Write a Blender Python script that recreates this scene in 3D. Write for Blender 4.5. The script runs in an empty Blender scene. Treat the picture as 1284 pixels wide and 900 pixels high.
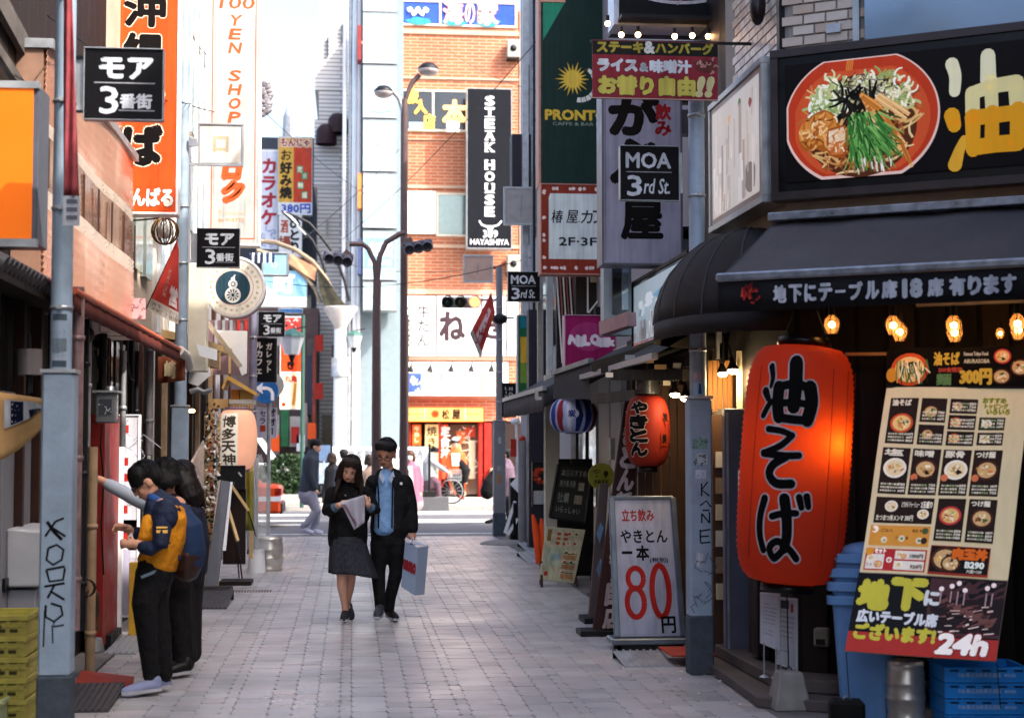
import bpy,bmesh,math,random
from mathutils import Vector,Matrix,Euler
R=math.radians
SC=bpy.context.scene
COL=SC.collection
random.seed(7)
# ------------------------------------------------------------------ camera
F_PX,W_PX,H_PX=2000.0,1284.0,900.0
YAW,PITCH=5.77,3.09
cam_d=bpy.data.cameras.new('camera')
cam=bpy.data.objects.new('camera',cam_d);COL.objects.link(cam)
cam.location=(0,0,1.67)
cam.rotation_euler=(R(90+PITCH),0,R(-YAW))
cam_d.sensor_width=36.0
cam_d.lens=36.0*F_PX/W_PX
cam_d.clip_end=3000
cam_d.dof.use_dof=True
cam_d.dof.focus_distance=14.6
cam_d.dof.aperture_fstop=2.4
SC.camera=cam
# ------------------------------------------------------------------ world and sun
SUN_AZ,SUN_EL=50.0,46.0
S_DIR=Vector((math.sin(R(SUN_AZ))*math.cos(R(SUN_EL)),-math.cos(R(SUN_AZ))*math.cos(R(SUN_EL)),math.sin(R(SUN_EL))))
world=bpy.data.worlds.new('World');SC.world=world;world.use_nodes=True
wn=world.node_tree.nodes;wl=world.node_tree.links
sky=wn.new('ShaderNodeTexSky');sky.sky_type='NISHITA';sky.sun_disc=False
sky.sun_elevation=R(SUN_EL)
sky.sun_rotation=math.atan2(S_DIR.x,S_DIR.y)
sky.air_density=0.8;sky.dust_density=4.5;sky.ozone_density=0.4
bg=wn['Background'];bg.inputs['Strength'].default_value=0.15
wl.new(sky.outputs['Color'],bg.inputs['Color'])
sun_d=bpy.data.lights.new('sun','SUN');sun_d.energy=2.0;sun_d.angle=R(0.5);sun_d.color=(1.0,0.93,0.84)
sun=bpy.data.objects.new('sun',sun_d);COL.objects.link(sun)
sun.rotation_euler=S_DIR.to_track_quat('Z','Y').to_euler()
sun.location=(20,-20,40)
SC.view_settings.view_transform='Standard'
SC.view_settings.look='None'
SC.view_settings.exposure=2.1
SC.view_settings.gamma=1.0
SC.view_settings.use_curve_mapping=False
SC.cycles.use_denoising=True
SC.cycles.max_bounces=6
SC.cycles.diffuse_bounces=4
SC.cycles.sample_clamp_indirect=6.0
# ------------------------------------------------------------------ pixel of the photograph -> point of the place
CM=cam.rotation_euler.to_matrix()
CO=Vector(cam.location)
def ray(px,py):
 return CM@Vector(((px-W_PX/2)/F_PX,(H_PX/2-py)/F_PX,-1.0))
def P(px,py,Y):
 d=ray(px,py);return CO+d*((Y-CO.y)/d.y)
def PX(px,py,X):
 d=ray(px,py);return CO+d*((X-CO.x)/d.x)
def PZ(px,py,z=0.0):
 d=ray(px,py);return CO+d*((z-CO.z)/d.z)
FC=Vector((2.9,10.5,0));FD=Vector((.839,-.545,0)).normalized();FN=Vector((-FD.y*-1,-FD.x,0))
FN=Vector((FD.y,-FD.x,0))
def PF(px,py,off=0.0):
 d=ray(px,py);o=FC+FN*off
 return CO+d*((o-CO).dot(FN)/d.dot(FN))
def FP(s,off,z):return FC+FD*s+FN*off+Vector((0,0,z))
def lin(c):
 if isinstance(c,str):
  c=c.lstrip('#');c=[int(c[i:i+2],16)/255 for i in(0,2,4)]
 o=[(x/12.92 if x<=.04045 else((x+.055)/1.055)**2.4)for x in c[:3]];m=max(o)+1e-6;k=m/(m+.02)*1.02
 return tuple(x*k for x in o)
# ------------------------------------------------------------------ materials
MATS={}
def mat(name,color='#808080',rough=.6,metal=0.0,var=.18,scale=6.0,bump=0.0,bscale=60.0,bdist=.01,emis=0.0,ecol=None,dirt=0.0,alpha=1.0,spec=.28,trans=0.0,stretch=None):
 if name in MATS:return MATS[name]
 m=bpy.data.materials.new(name);m.use_nodes=True;MATS[name]=m
 nt=m.node_tree;N=nt.nodes;L=nt.links;b=N['Principled BSDF']
 c=lin(color)
 tc=N.new('ShaderNodeTexCoord');src=tc.outputs['Object']
 if stretch:
  mp=N.new('ShaderNodeMapping');mp.inputs['Scale'].default_value=stretch
  L.new(src,mp.inputs['Vector']);src=mp.outputs['Vector']
 nz=N.new('ShaderNodeTexNoise');nz.inputs['Scale'].default_value=scale;nz.inputs['Detail'].default_value=6
 L.new(src,nz.inputs['Vector'])
 mr=N.new('ShaderNodeMapRange');mr.inputs['From Min'].default_value=.3;mr.inputs['From Max'].default_value=.7
 mr.inputs['To Min'].default_value=1-var;mr.inputs['To Max'].default_value=1+var
 L.new(nz.outputs['Fac'],mr.inputs['Value'])
 mx=N.new('ShaderNodeVectorMath');mx.operation='SCALE';mx.inputs[0].default_value=c
 L.new(mr.outputs['Result'],mx.inputs['Scale'])
 out=mx.outputs['Vector']
 if dirt>0:
  n2=N.new('ShaderNodeTexNoise');n2.inputs['Scale'].default_value=scale*.35;n2.inputs['Detail'].default_value=9;n2.inputs['Roughness'].default_value=.7
  L.new(src,n2.inputs['Vector'])
  r2=N.new('ShaderNodeMapRange');r2.inputs['From Min'].default_value=.5;r2.inputs['From Max'].default_value=.72
  r2.inputs['To Max'].default_value=dirt;L.new(n2.outputs['Fac'],r2.inputs['Value'])
  mm=N.new('ShaderNodeMix');mm.data_type='RGBA';mm.inputs['B'].default_value=(.045,.035,.03,1)
  L.new(r2.outputs['Result'],mm.inputs['Factor']);L.new(out,mm.inputs['A']);out=mm.outputs['Result']
 L.new(out,b.inputs['Base Color'])
 rr=N.new('ShaderNodeMapRange');rr.inputs['From Min'].default_value=.3;rr.inputs['From Max'].default_value=.7
 rr.inputs['To Min'].default_value=max(.03,rough-.08);rr.inputs['To Max'].default_value=min(1,rough+.1)
 L.new(nz.outputs['Fac'],rr.inputs['Value']);L.new(rr.outputs['Result'],b.inputs['Roughness'])
 b.inputs['Metallic'].default_value=metal
 b.inputs['Specular IOR Level'].default_value=spec
 if trans:b.inputs['Transmission Weight'].default_value=trans
 if emis:
  b.inputs['Emission Color'].default_value=(*lin(ecol or color),1);b.inputs['Emission Strength'].default_value=emis
 if alpha<1:b.inputs['Alpha'].default_value=alpha
 if bump:
  n3=N.new('ShaderNodeTexNoise');n3.inputs['Scale'].default_value=bscale;n3.inputs['Detail'].default_value=5
  L.new(src,n3.inputs['Vector'])
  bp=N.new('ShaderNodeBump');bp.inputs['Strength'].default_value=bump;bp.inputs['Distance'].default_value=bdist
  L.new(n3.outputs['Fac'],bp.inputs['Height']);L.new(bp.outputs['Normal'],b.inputs['Normal'])
 return m
def print_mat(name,rough=.45,emis=0.0,grime=.16,translucent=0.0):
 if name in MATS:return MATS[name]
 m=bpy.data.materials.new(name);m.use_nodes=True;MATS[name]=m
 nt=m.node_tree;N=nt.nodes;L=nt.links;b=N['Principled BSDF']
 at=N.new('ShaderNodeAttribute');at.attribute_name='Col'
 tc=N.new('ShaderNodeTexCoord')
 nz=N.new('ShaderNodeTexNoise');nz.inputs['Scale'].default_value=5;nz.inputs['Detail'].default_value=7
 L.new(tc.outputs['Object'],nz.inputs['Vector'])
 mr=N.new('ShaderNodeMapRange');mr.inputs['From Min'].default_value=.35;mr.inputs['From Max'].default_value=.7
 mr.inputs['To Min'].default_value=1;mr.inputs['To Max'].default_value=1-grime
 L.new(nz.outputs['Fac'],mr.inputs['Value'])
 mp=N.new('ShaderNodeMapping');mp.inputs['Scale'].default_value=(14,14,.9);n2=N.new('ShaderNodeTexNoise');n2.inputs['Scale'].default_value=1.6;n2.inputs['Detail'].default_value=6
 L.new(tc.outputs['Object'],mp.inputs['Vector']);L.new(mp.outputs['Vector'],n2.inputs['Vector'])
 m2=N.new('ShaderNodeMapRange');m2.inputs['From Min'].default_value=.4;m2.inputs['From Max'].default_value=.72;m2.inputs['To Min'].default_value=1;m2.inputs['To Max'].default_value=1-grime*1.6;L.new(n2.outputs['Fac'],m2.inputs['Value'])
 ml=N.new('ShaderNodeMath');ml.operation='MULTIPLY';L.new(mr.outputs['Result'],ml.inputs[0]);L.new(m2.outputs['Result'],ml.inputs[1])
 mx=N.new('ShaderNodeVectorMath');mx.operation='SCALE'
 L.new(at.outputs['Color'],mx.inputs[0]);L.new(ml.outputs[0],mx.inputs['Scale'])
 L.new(mx.outputs['Vector'],b.inputs['Base Color'])
 b.inputs['Roughness'].default_value=rough;b.inputs['Specular IOR Level'].default_value=.12
 if emis:
  L.new(mx.outputs['Vector'],b.inputs['Emission Color']);b.inputs['Emission Strength'].default_value=emis
 if translucent:
  t=N.new('ShaderNodeBsdfTranslucent');ms=N.new('ShaderNodeMixShader');ms.inputs['Fac'].default_value=translucent
  L.new(mx.outputs['Vector'],t.inputs['Color'])
  L.new(b.outputs['BSDF'],ms.inputs[1]);L.new(t.outputs['BSDF'],ms.inputs[2])
  L.new(ms.outputs['Shader'],N['Material Output'].inputs['Surface'])
 return m
def brick_mat(name,c1,c2,mortar,bw,bh,ms,rough=.75,axis='XZ',bump=.5):
 if name in MATS:return MATS[name]
 m=bpy.data.materials.new(name);m.use_nodes=True;MATS[name]=m
 nt=m.node_tree;N=nt.nodes;L=nt.links;b=N['Principled BSDF']
 tc=N.new('ShaderNodeTexCoord');sp=N.new('ShaderNodeSeparateXYZ');cb=N.new('ShaderNodeCombineXYZ')
 L.new(tc.outputs['Object'],sp.inputs[0])
 L.new(sp.outputs[axis[0]],cb.inputs['X']);L.new(sp.outputs[axis[1]],cb.inputs['Y'])
 br=N.new('ShaderNodeTexBrick');br.inputs['Scale'].default_value=1
 br.inputs['Brick Width'].default_value=bw;br.inputs['Row Height'].default_value=bh;br.inputs['Mortar Size'].default_value=ms
 br.inputs['Color1'].default_value=(*lin(c1),1);br.inputs['Color2'].default_value=(*lin(c2),1);br.inputs['Mortar'].default_value=(*lin(mortar),1)
 L.new(cb.outputs[0],br.inputs['Vector'])
 nz=N.new('ShaderNodeTexNoise');nz.inputs['Scale'].default_value=.9;nz.inputs['Detail'].default_value=6
 L.new(tc.outputs['Object'],nz.inputs['Vector'])
 mr=N.new('ShaderNodeMapRange');mr.inputs['From Min'].default_value=.3;mr.inputs['From Max'].default_value=.7;mr.inputs['To Min'].default_value=.8;mr.inputs['To Max'].default_value=1.1
 L.new(nz.outputs['Fac'],mr.inputs['Value'])
 mx=N.new('ShaderNodeVectorMath');mx.operation='SCALE';L.new(br.outputs['Color'],mx.inputs[0]);L.new(mr.outputs['Result'],mx.inputs['Scale'])
 L.new(mx.outputs['Vector'],b.inputs['Base Color']);b.inputs['Roughness'].default_value=rough
 bp=N.new('ShaderNodeBump');bp.inputs['Strength'].default_value=bump;bp.inputs['Distance'].default_value=.01;bp.invert=True
 L.new(br.outputs['Fac'],bp.inputs['Height']);L.new(bp.outputs['Normal'],b.inputs['Normal'])
 return m
# ------------------------------------------------------------------ geometry
WL={}
def vec(p):return Vector(p)
class MB:
 def __init__(s):s.v=[];s.f=[];s.sm=[]
 def add(s,vs,fs,smooth=False):
  o=len(s.v);s.v+=[Vector(v)for v in vs]
  for f in fs:s.f.append([o+i for i in f]);s.sm.append(smooth)
  return s
 def hexa(s,p):
  return s.add(p,[(0,3,2,1),(4,5,6,7),(0,1,5,4),(1,2,6,5),(2,3,7,6),(3,0,4,7)])
 def box(s,x0,x1,y0,y1,z0,z1):
  return s.hexa([(x0,y0,z0),(x1,y0,z0),(x1,y1,z0),(x0,y1,z0),(x0,y0,z1),(x1,y0,z1),(x1,y1,z1),(x0,y1,z1)])
 def obox(s,c,a,b,d):
  c=vec(c);a=vec(a);b=vec(b);d=vec(d)
  return s.hexa([c-a-b-d,c+a-b-d,c+a+b-d,c-a+b-d,c-a-b+d,c+a-b+d,c+a+b+d,c-a+b+d])
 def bar(s,p0,p1,w,h,up=(0,0,1)):
  p0=vec(p0);p1=vec(p1);d=(p1-p0);t=d.normalized();u=vec(up)
  if abs(t.dot(u))>.98:u=Vector((0,1,0))if abs(t.y)<.9 else Vector((1,0,0))
  x=t.cross(u).normalized();z=x.cross(t).normalized()
  return s.obox((p0+p1)/2,x*w/2,d/2,z*h/2)
 def cyl(s,p0,p1,r0,r1=None,n=12,cap=True,smooth=True):
  p0=vec(p0);p1=vec(p1);r1=r0 if r1 is None else r1
  t=(p1-p0).normalized();u=Vector((0,0,1))if abs(t.z)<.9 else Vector((1,0,0))
  x=t.cross(u).normalized();y=t.cross(x)
  vs=[p+(x*math.cos(2*math.pi*i/n)+y*math.sin(2*math.pi*i/n))*r for p,r in((p0,r0),(p1,r1))for i in range(n)]
  s.add(vs,[(i,n+i,n+(i+1)%n,(i+1)%n)for i in range(n)],smooth)
  if cap:s.add(vs,[tuple(range(n)),tuple(range(2*n-1,n-1,-1))])
  return s
 def tube(s,pts,r,n=6,cap=True):
  pts=[vec(p)for p in pts];m=len(pts);vs=[]
  rs=r if isinstance(r,(list,tuple))else[r]*m
  u=None
  for k,p in enumerate(pts):
   t=(pts[min(k+1,m-1)]-pts[max(k-1,0)]).normalized()
   if u is None:u=Vector((0,0,1))if abs(t.z)<.9 else Vector((1,0,0))
   x=t.cross(u).normalized();u=x.cross(t).normalized()
   vs+=[p+(x*math.cos(2*math.pi*i/n)+u*math.sin(2*math.pi*i/n))*rs[k]for i in range(n)]
  fs=[(k*n+i,k*n+(i+1)%n,(k+1)*n+(i+1)%n,(k+1)*n+i)for k in range(m-1)for i in range(n)]
  s.add(vs,fs,True)
  if cap:s.add(vs,[tuple(range(n-1,-1,-1)),tuple(range((m-1)*n,m*n))])
  return s
 def lathe(s,prof,c,n=24,X=(1,0,0),Yv=(0,1,0),Zv=(0,0,1),smooth=True):
  c=vec(c);X=vec(X);Yv=vec(Yv);Zv=vec(Zv);m=len(prof)
  vs=[c+(X*math.cos(2*math.pi*i/n)+Yv*math.sin(2*math.pi*i/n))*r+Zv*z for r,z in prof for i in range(n)]
  fs=[(k*n+i,k*n+(i+1)%n,(k+1)*n+(i+1)%n,(k+1)*n+i)for k in range(m-1)for i in range(n)]
  return s.add(vs,fs,smooth)
 def ell(s,c,a,b,d,n=12,m=8):
  c=vec(c);a=vec(a);b=vec(b);d=vec(d);vs=[c-d]
  for k in range(1,m):
   ph=math.pi*k/m-math.pi/2
   vs+=[c+(a*math.cos(2*math.pi*i/n)+b*math.sin(2*math.pi*i/n))*math.cos(ph)+d*math.sin(ph)for i in range(n)]
  vs.append(c+d);fs=[(0,1+(i+1)%n,1+i)for i in range(n)]
  for k in range(m-2):
   fs+=[(1+k*n+i,1+k*n+(i+1)%n,1+(k+1)*n+(i+1)%n,1+(k+1)*n+i)for i in range(n)]
  o=1+(m-2)*n;fs+=[(o+i,o+(i+1)%n,len(vs)-1)for i in range(n)]
  return s.add(vs,fs,True)
 def sph(s,c,r,n=12,m=8):return s.ell(c,(r,0,0),(0,r,0),(0,0,r),n,m)
 def prism(s,pts,d):
  pts=[vec(p)for p in pts];d=vec(d);n=len(pts)
  return s.add(pts+[p+d for p in pts],[tuple(range(n)),tuple(range(2*n-1,n-1,-1))]+[(i,n+i,n+(i+1)%n,(i+1)%n)for i in range(n)])
 def grid(s,fn,nu,nv,smooth=True):
  vs=[fn(i/nu,j/nv)for j in range(nv+1)for i in range(nu+1)]
  return s.add(vs,[(j*(nu+1)+i,j*(nu+1)+i+1,(j+1)*(nu+1)+i+1,(j+1)*(nu+1)+i)for j in range(nv)for i in range(nu)],smooth)
 def mesh(s,name,off):
  me=bpy.data.meshes.new(name);me.from_pydata([v-off for v in s.v],[],s.f)
  me.polygons.foreach_set('use_smooth',s.sm)
  return me
 def build(s,name,m,parent=None,bevel=0,solid=0,fixn=True):
  off=WL[parent.name]if parent else Vector((0,0,0))
  me=s.mesh(name,off)
  if fixn:
   bm=bmesh.new();bm.from_mesh(me);bmesh.ops.recalc_face_normals(bm,faces=bm.faces);bm.to_mesh(me);bm.free()
  return link(name,me,m,parent,bevel,solid)
def link(name,me,m,parent=None,bevel=0,solid=0):
 o=bpy.data.objects.new(name,me);COL.objects.link(o)
 if m is not None:me.materials.append(m)
 o.parent=parent;WL[o.name]=WL[parent.name].copy()if parent else Vector((0,0,0))
 if bevel:
  b=o.modifiers.new('edge','BEVEL');b.width=bevel;b.segments=1;b.limit_method='ANGLE';b.angle_limit=R(50)
 if solid:
  b=o.modifiers.new('thick','SOLIDIFY');b.thickness=solid;b.offset=0
 return o
def tag(o,label=None,cat=None,group=None,kind=None):
 if label:o['label']=label
 if cat:o['category']=cat
 if group:o['group']=group
 if kind:o['kind']=kind
 return o
def thing(name,label,cat,loc,group=None):
 o=bpy.data.objects.new(name,None);COL.objects.link(o);o.location=loc;o.empty_display_size=.2
 WL[o.name]=Vector(loc);return tag(o,label,cat,group)
def solo(name,label,cat,mb,m,group=None,bevel=0,solid=0):
 n=len(mb.v);c=sum(mb.v,Vector((0,0,0)))/n;c.z=min(v.z for v in mb.v)
 me=mb.mesh(name,c);bm=bmesh.new();bm.from_mesh(me);bmesh.ops.recalc_face_normals(bm,faces=bm.faces);bm.to_mesh(me);bm.free()
 o=link(name,me,m,None,bevel,solid);o.location=c;WL[o.name]=c
 return tag(o,label,cat,group)
def struct(name,mb,m,fixn=True):
 o=mb.build(name,m,None,fixn=fixn);o['kind']='structure';return o
def copy_tree(o,loc=None,label=None,parent=None,rot=None):
 c=o.copy();COL.objects.link(c)
 if parent is not None:c.parent=parent
 if loc is not None:c.location=loc
 if rot is not None:c.rotation_euler=rot
 if label:c['label']=label
 WL[c.name]=Vector(loc)if loc is not None else WL.get(o.name,Vector((0,0,0)))
 for ch in list(o.children):copy_tree(ch,parent=c)
 return c
# ------------------------------------------------------------------ lettering and flat print
GL={}
def glyphs(s):
 if s in GL:return GL[s]
 c=bpy.data.curves.new('t','FONT');c.body=s;c.resolution_u=2
 o=bpy.data.objects.new('t',c)
 me=bpy.data.meshes.new_from_object(o)
 r=([(v.co.x,v.co.y)for v in me.vertices],[tuple(p.vertices)for p in me.polygons])
 bpy.data.objects.remove(o);bpy.data.curves.remove(c);bpy.data.meshes.remove(me)
 GL[s]=r;return r
class Print:
 """Flat print laid out in its own box of units, mapped onto four corners (or any surface) a hair above it."""
 def __init__(s,box,corners=None,mapf=None,maxlen=None,base=.002):
  s.box=box;s.base=base;s.lay=0;s.k=0;s.maxlen=maxlen
  s.v=[];s.f=[];s.c=[]
  if corners:
   TL,TR,BR,BL=[vec(c)for c in corners]
   nn=(BL-TL).cross(TR-TL).normalized();x0,y0,x1,y1=box
   def mapf(x,y,h):
    u=(x-x0)/(x1-x0);w=(y-y0)/(y1-y0)
    return(TL*(1-u)+TR*u)*(1-w)+(BL*(1-u)+BR*u)*w+nn*h
  s.map=mapf
 def layer(s):s.lay+=1;return s
 def _h(s):
  s.k+=1;return s.base+s.lay*.00025+(s.k%8)*.00003
 def _push(s,pts,faces,col,h):
  c=lin(col)if isinstance(col,str)else col
  if s.maxlen:
   tris=[]
   for f in faces:
    for i in range(1,len(f)-1):tris.append((pts[f[0]],pts[f[i]],pts[f[i+1]]))
   out=[];st=tris
   while st:
    a,b,d=st.pop()
    L=[((a[0]-b[0])**2+(a[1]-b[1])**2,0),((b[0]-d[0])**2+(b[1]-d[1])**2,1),((d[0]-a[0])**2+(d[1]-a[1])**2,2)]
    m,i=max(L)
    if m>s.maxlen**2:
     t=(a,b,d);p,q,r=t[i],t[(i+1)%3],t[(i+2)%3]
     mid=((p[0]+q[0])/2,(p[1]+q[1])/2);st+=[(p,mid,r),(mid,q,r)]
    else:out.append((a,b,d))
   for t in out:
    o=len(s.v);s.v+=[s.map(x,y,h)for x,y in t];s.f.append((o,o+1,o+2));s.c.append(c)
   return
  o=len(s.v);s.v+=[s.map(x,y,h)for x,y in pts]
  for f in faces:s.f.append(tuple(o+i for i in f));s.c.append(c)
 def poly(s,pts,col):s._push(list(pts),[tuple(range(len(pts)))],col,s._h());return s
 def rect(s,x0,y0,x1,y1,col):return s.poly([(x0,y0),(x1,y0),(x1,y1),(x0,y1)],col)
 def frame(s,x0,y0,x1,y1,w,col):
  s.rect(x0,y0,x1,y0+w,col);s.rect(x0,y1-w,x1,y1,col);s.rect(x0,y0+w,x0+w,y1-w,col);s.rect(x1-w,y0+w,x1,y1-w,col);return s
 def disc(s,cx,cy,rx,col,ry=None,n=20,jit=0):
  ry=rx if ry is None else ry
  return s.poly([(cx+rx*(1+random.uniform(-jit,jit))*math.cos(2*math.pi*i/n),cy+ry*(1+random.uniform(-jit,jit))*math.sin(2*math.pi*i/n))for i in range(n)],col)
 def ring(s,cx,cy,r0,r1,col,n=32,a0=0,a1=360):
  for i in range(n):
   a=R(a0+(a1-a0)*i/n);b=R(a0+(a1-a0)*(i+1)/n)
   pts=[(cx+r*math.cos(t),cy+r*math.sin(t))for r,t in((r0,a),(r1,a),(r1,b),(r0,b))]
   s._push(pts,[(0,1,2,3)],col,s.base+s.lay*.00025)
  return s
 def stroke(s,pts,w,col,w1=None):
  n=len(pts);L=[];Rr=[];w1=w if w1 is None else w1
  for i,(x,y)in enumerate(pts):
   a=pts[max(i-1,0)];b=pts[min(i+1,n-1)];dx,dy=b[0]-a[0],b[1]-a[1];d=math.hypot(dx,dy)or 1
   ww=w+(w1-w)*i/max(1,n-1)
   nx,ny=-dy/d*ww/2,dx/d*ww/2;L.append((x+nx,y+ny));Rr.append((x-nx,y-ny))
  pp=L+Rr;s._push(pp,[(i,i+1,n+i+1,n+i)for i in range(n-1)],col,s._h());return s
 def _text(s,st,fit,col,bold,outl,ocol,mode,shear=0):
  vs,fs=glyphs(st)
  if not vs:return
  x0,y0,x1,y1=fit
  gx0=min(v[0]for v in vs);gx1=max(v[0]for v in vs);gy0=min(v[1]for v in vs);gy1=max(v[1]for v in vs)
  if mode=='fit':
   sx=(x1-x0)/max(gx1-gx0,1e-4);sy=(y1-y0)/max(gy1-gy0,1e-4)
   tx=lambda v:(x0+(v[0]-gx0)*sx-(y0+(gy1-v[1])*sy-y1)*shear,y0+(gy1-v[1])*sy)
  else:
   sc=(y1-y0)*.98;cx=(x0+x1)/2;gm=(gx0+gx1)/2;sxx=mode
   tx=lambda v:(cx+(v[0]-gm)*sc*sxx,y0+(.86-v[1])*sc)
   sx=sy=sc
  em=min(abs(sx),abs(sy))if mode=='fit' else sc
  base=[tx(v)for v in vs]
  def rep(r,c,n):
   offs=[(0,0)]+([(r*math.cos(2*math.pi*i/n),r*math.sin(2*math.pi*i/n))for i in range(n)]if r>0 else[])
   for ox,oy in offs:s._push([(x+ox,y+oy)for x,y in base],fs,c,s._h())
  if outl:rep(em*(bold+outl),ocol,10);s.layer()
  rep(em*bold,col,8 if bold>.03 else(4 if bold>0 else 0));s.layer()
 def text(s,st,x0,y0,x1,y1,col,bold=0,outl=0,ocol='#ffffff',shear=0):
  s._text(st,(x0,y0,x1,y1),col,bold,outl,ocol,'fit',shear);return s
 def vtext(s,st,x0,y0,x1,y1,col,bold=0,outl=0,ocol='#ffffff',wide=1.0):
  n=len(st);h=(y1-y0)/n
  for i,ch in enumerate(st):
   if ch==' ':continue
   if ch=='ー':
    cx=(x0+x1)/2;s.rect(cx-h*.04-h*bold,y0+(i+.12)*h,cx+h*.04+h*bold,y0+(i+.88)*h,col);continue
   s._text(ch,(x0,y0+i*h,x1,y0+(i+1)*h),col,bold,outl,ocol,wide)
  return s
 def sbrush(s,pts,w0,w1,col,n=6):
  """a round-ended smooth brush stroke"""
  q=[pts[0]]+list(pts)+[pts[-1]];o=[]
  for i in range(1,len(q)-2):
   p0,p1,p2,p3=q[i-1],q[i],q[i+1],q[i+2]
   for k in range(n):
    t=k/n;o.append(tuple(.5*(2*p1[j]+(p2[j]-p0[j])*t+(2*p0[j]-5*p1[j]+4*p2[j]-p3[j])*t*t+(-p0[j]+3*p1[j]-3*p2[j]+p3[j])*t**3)for j in(0,1)))
  o.append(tuple(pts[-1]));m=len(o);prev=None
  for i,c in enumerate(o):
   w=w0+(w1-w0)*i/(m-1)
   s._push([(c[0]+w/2*s.asp*math.cos(a),c[1]+w/2*math.sin(a))for a in[2*math.pi*k/10 for k in range(10)]],[tuple(range(10))],col,s._h())
   if prev:
    (x0,y0),wp=prev;dx,dy=(c[0]-x0)/s.asp,c[1]-y0;d=math.hypot(dx,dy)or 1;nx,ny=-dy/d,dx/d
    s._push([(x0+nx*wp/2*s.asp,y0+ny*wp/2),(x0-nx*wp/2*s.asp,y0-ny*wp/2),(c[0]-nx*w/2*s.asp,c[1]-ny*w/2),(c[0]+nx*w/2*s.asp,c[1]+ny*w/2)],[(0,1,2,3)],col,s._h())
   prev=(c,w)
  return s
 asp=1.0
 def scribble(s,x0,y0,x1,y1,col,n=14,w=.8,seed=0):
  rg=random.Random(seed)
  for i in range(n):
   x=rg.uniform(x0,x1);y=rg.uniform(y0,y1);l=(y1-y0)*rg.uniform(.12,.4);a=rg.uniform(0,6.3)
   s.stroke([(x,y),(x+l*math.cos(a)*.6,y+l*math.sin(a)*.6),(x+l*math.cos(a+.8),y+l*math.sin(a+.8))],w,col)
  return s
 def build(s,name,parent,m):
  off=WL[parent.name]if parent else Vector((0,0,0))
  me=bpy.data.meshes.new(name);me.from_pydata([v-off for v in s.v],[],s.f)
  ca=me.color_attributes.new('Col','FLOAT_COLOR','CORNER');buf=[]
  for f,c in zip(s.f,s.c):buf+=[c[0],c[1],c[2],1.0]*len(f)
  ca.data.foreach_set('color',buf)
  return link(name,me,m,parent)
PR=print_mat('printed_ink');PRL=print_mat('faint_glow_print',emis=.1,grime=.05);PRM=print_mat('matt_print',rough=.8,grime=.25)  # PRL adds a faint glow to light boxes, menus and window pane alike
PRB=print_mat('bright_backlit_print',emis=.5,grime=.03)
def rectc(x0,y0,x1,y1,Y,Yr=None):
 """four corners at depth Y (Yr: depth of the right edge) of a picture rectangle, squared up to be vertical"""
 Yr=Y if Yr is None else Yr
 a=P(x0,y0,Y);b=P(x1,y0,Yr);c=P(x1,y1,Yr);d=P(x0,y1,Y)
 if Yr==Y:
  xl=(a.x+d.x)/2;xr=(b.x+c.x)/2;zt=(a.z+b.z)/2;zb=(c.z+d.z)/2
  return[Vector((xl,Y,zt)),Vector((xr,Y,zt)),Vector((xr,Y,zb)),Vector((xl,Y,zb))]
 return[a,b,c,d]
def board(parent,corners,thick,face,edge,frame=0,fmat=None,name='panel'):
 """a real panel behind four corners with an optional raised frame"""
 TL,TR,BR,BL=corners;nn=(BL-TL).cross(TR-TL).normalized()
 p=MB().prism([TL-nn*.001,TR-nn*.001,BR-nn*.001,BL-nn*.001],-nn*thick).build(name,face,parent,bevel=.002)
 if frame:
  f=MB();u=(TR-TL).normalized();w=(BL-TL).normalized()
  for a,b in((TL-u*frame,TR+u*frame),(BL-u*frame,BR+u*frame)):
   sg=-1 if a is not None and(a-TL).length<(a-BL).length else 1
   c=(a+b)/2+w*sg*frame/2-nn*(thick/2-.006)
   f.obox(c,(b-a)/2,nn*(thick/2+.008),w*frame/2)
  for a,b,sg in((TL,BL,-1),(TR,BR,1)):
   c=(a+b)/2+u*sg*frame/2-nn*(thick/2-.004)
   f.obox(c,(b-a)/2-w*.001,nn*(thick/2+.006),u*frame/2)
  f.build('frame',edge if fmat is None else fmat,parent,bevel=.002)
 return p
def sign(name,label,x0,y0,x1,y1,Y,draw,face,edge,thick=.12,frame=.015,pm=None,cat='sign',group=None,Yr=None,brackets=()):
 cs=rectc(x0,y0,x1,y1,Y,Yr)
 c=sum(cs,Vector())/4;t=thing(name,label,cat,(c.x,c.y,min(cs[2].z,cs[3].z)),group)
 board(t,cs,thick,face,edge,frame)
 pr=Print((x0,y0,x1,y1),cs);draw(pr)
 if pr.v:pr.build('lettering',t,pm or PR)
 for(bx0,by0,bx1,by1)in brackets:
  a=P(bx0,(by0+by1)/2,Y+thick/2);b=P(bx1,(by0+by1)/2,Y+thick/2);h=abs(P(bx0,by0,Y).z-P(bx0,by1,Y).z)
  MB().bar(a,b,thick*.6,h).build('bracket',edge,t,bevel=.002)
 return t
steel=mat('blue_grey_painted_steel','#9aabb9',.5,.2,.12,5,.15,40,dirt=.35)
galv=mat('galvanised_steel','#a9adb0',.42,.7,.2,8)
chrome=mat('brushed_stainless','#cfc8be',.34,.7,.15,10)
black=mat('black_paint','#17171a',.5,0,.3,6)
dkmetal=mat('dark_metal','#2c2d31',.45,.5,.2,8)
dkbrown=mat('dark_brown_wood','#2a1e18',.6,0,.35,3,.3,30,stretch=(6,6,.6))
blackwood=mat('blackened_wood','#151210',.65,0,.4,3,.3,30,stretch=(6,6,.6))
midbrown=mat('brown_painted_wood','#40261c',.6,0,.25,4,.2,30)
white=mat('white_enamel','#e4e6e8',.4,0,.05,4)
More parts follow.
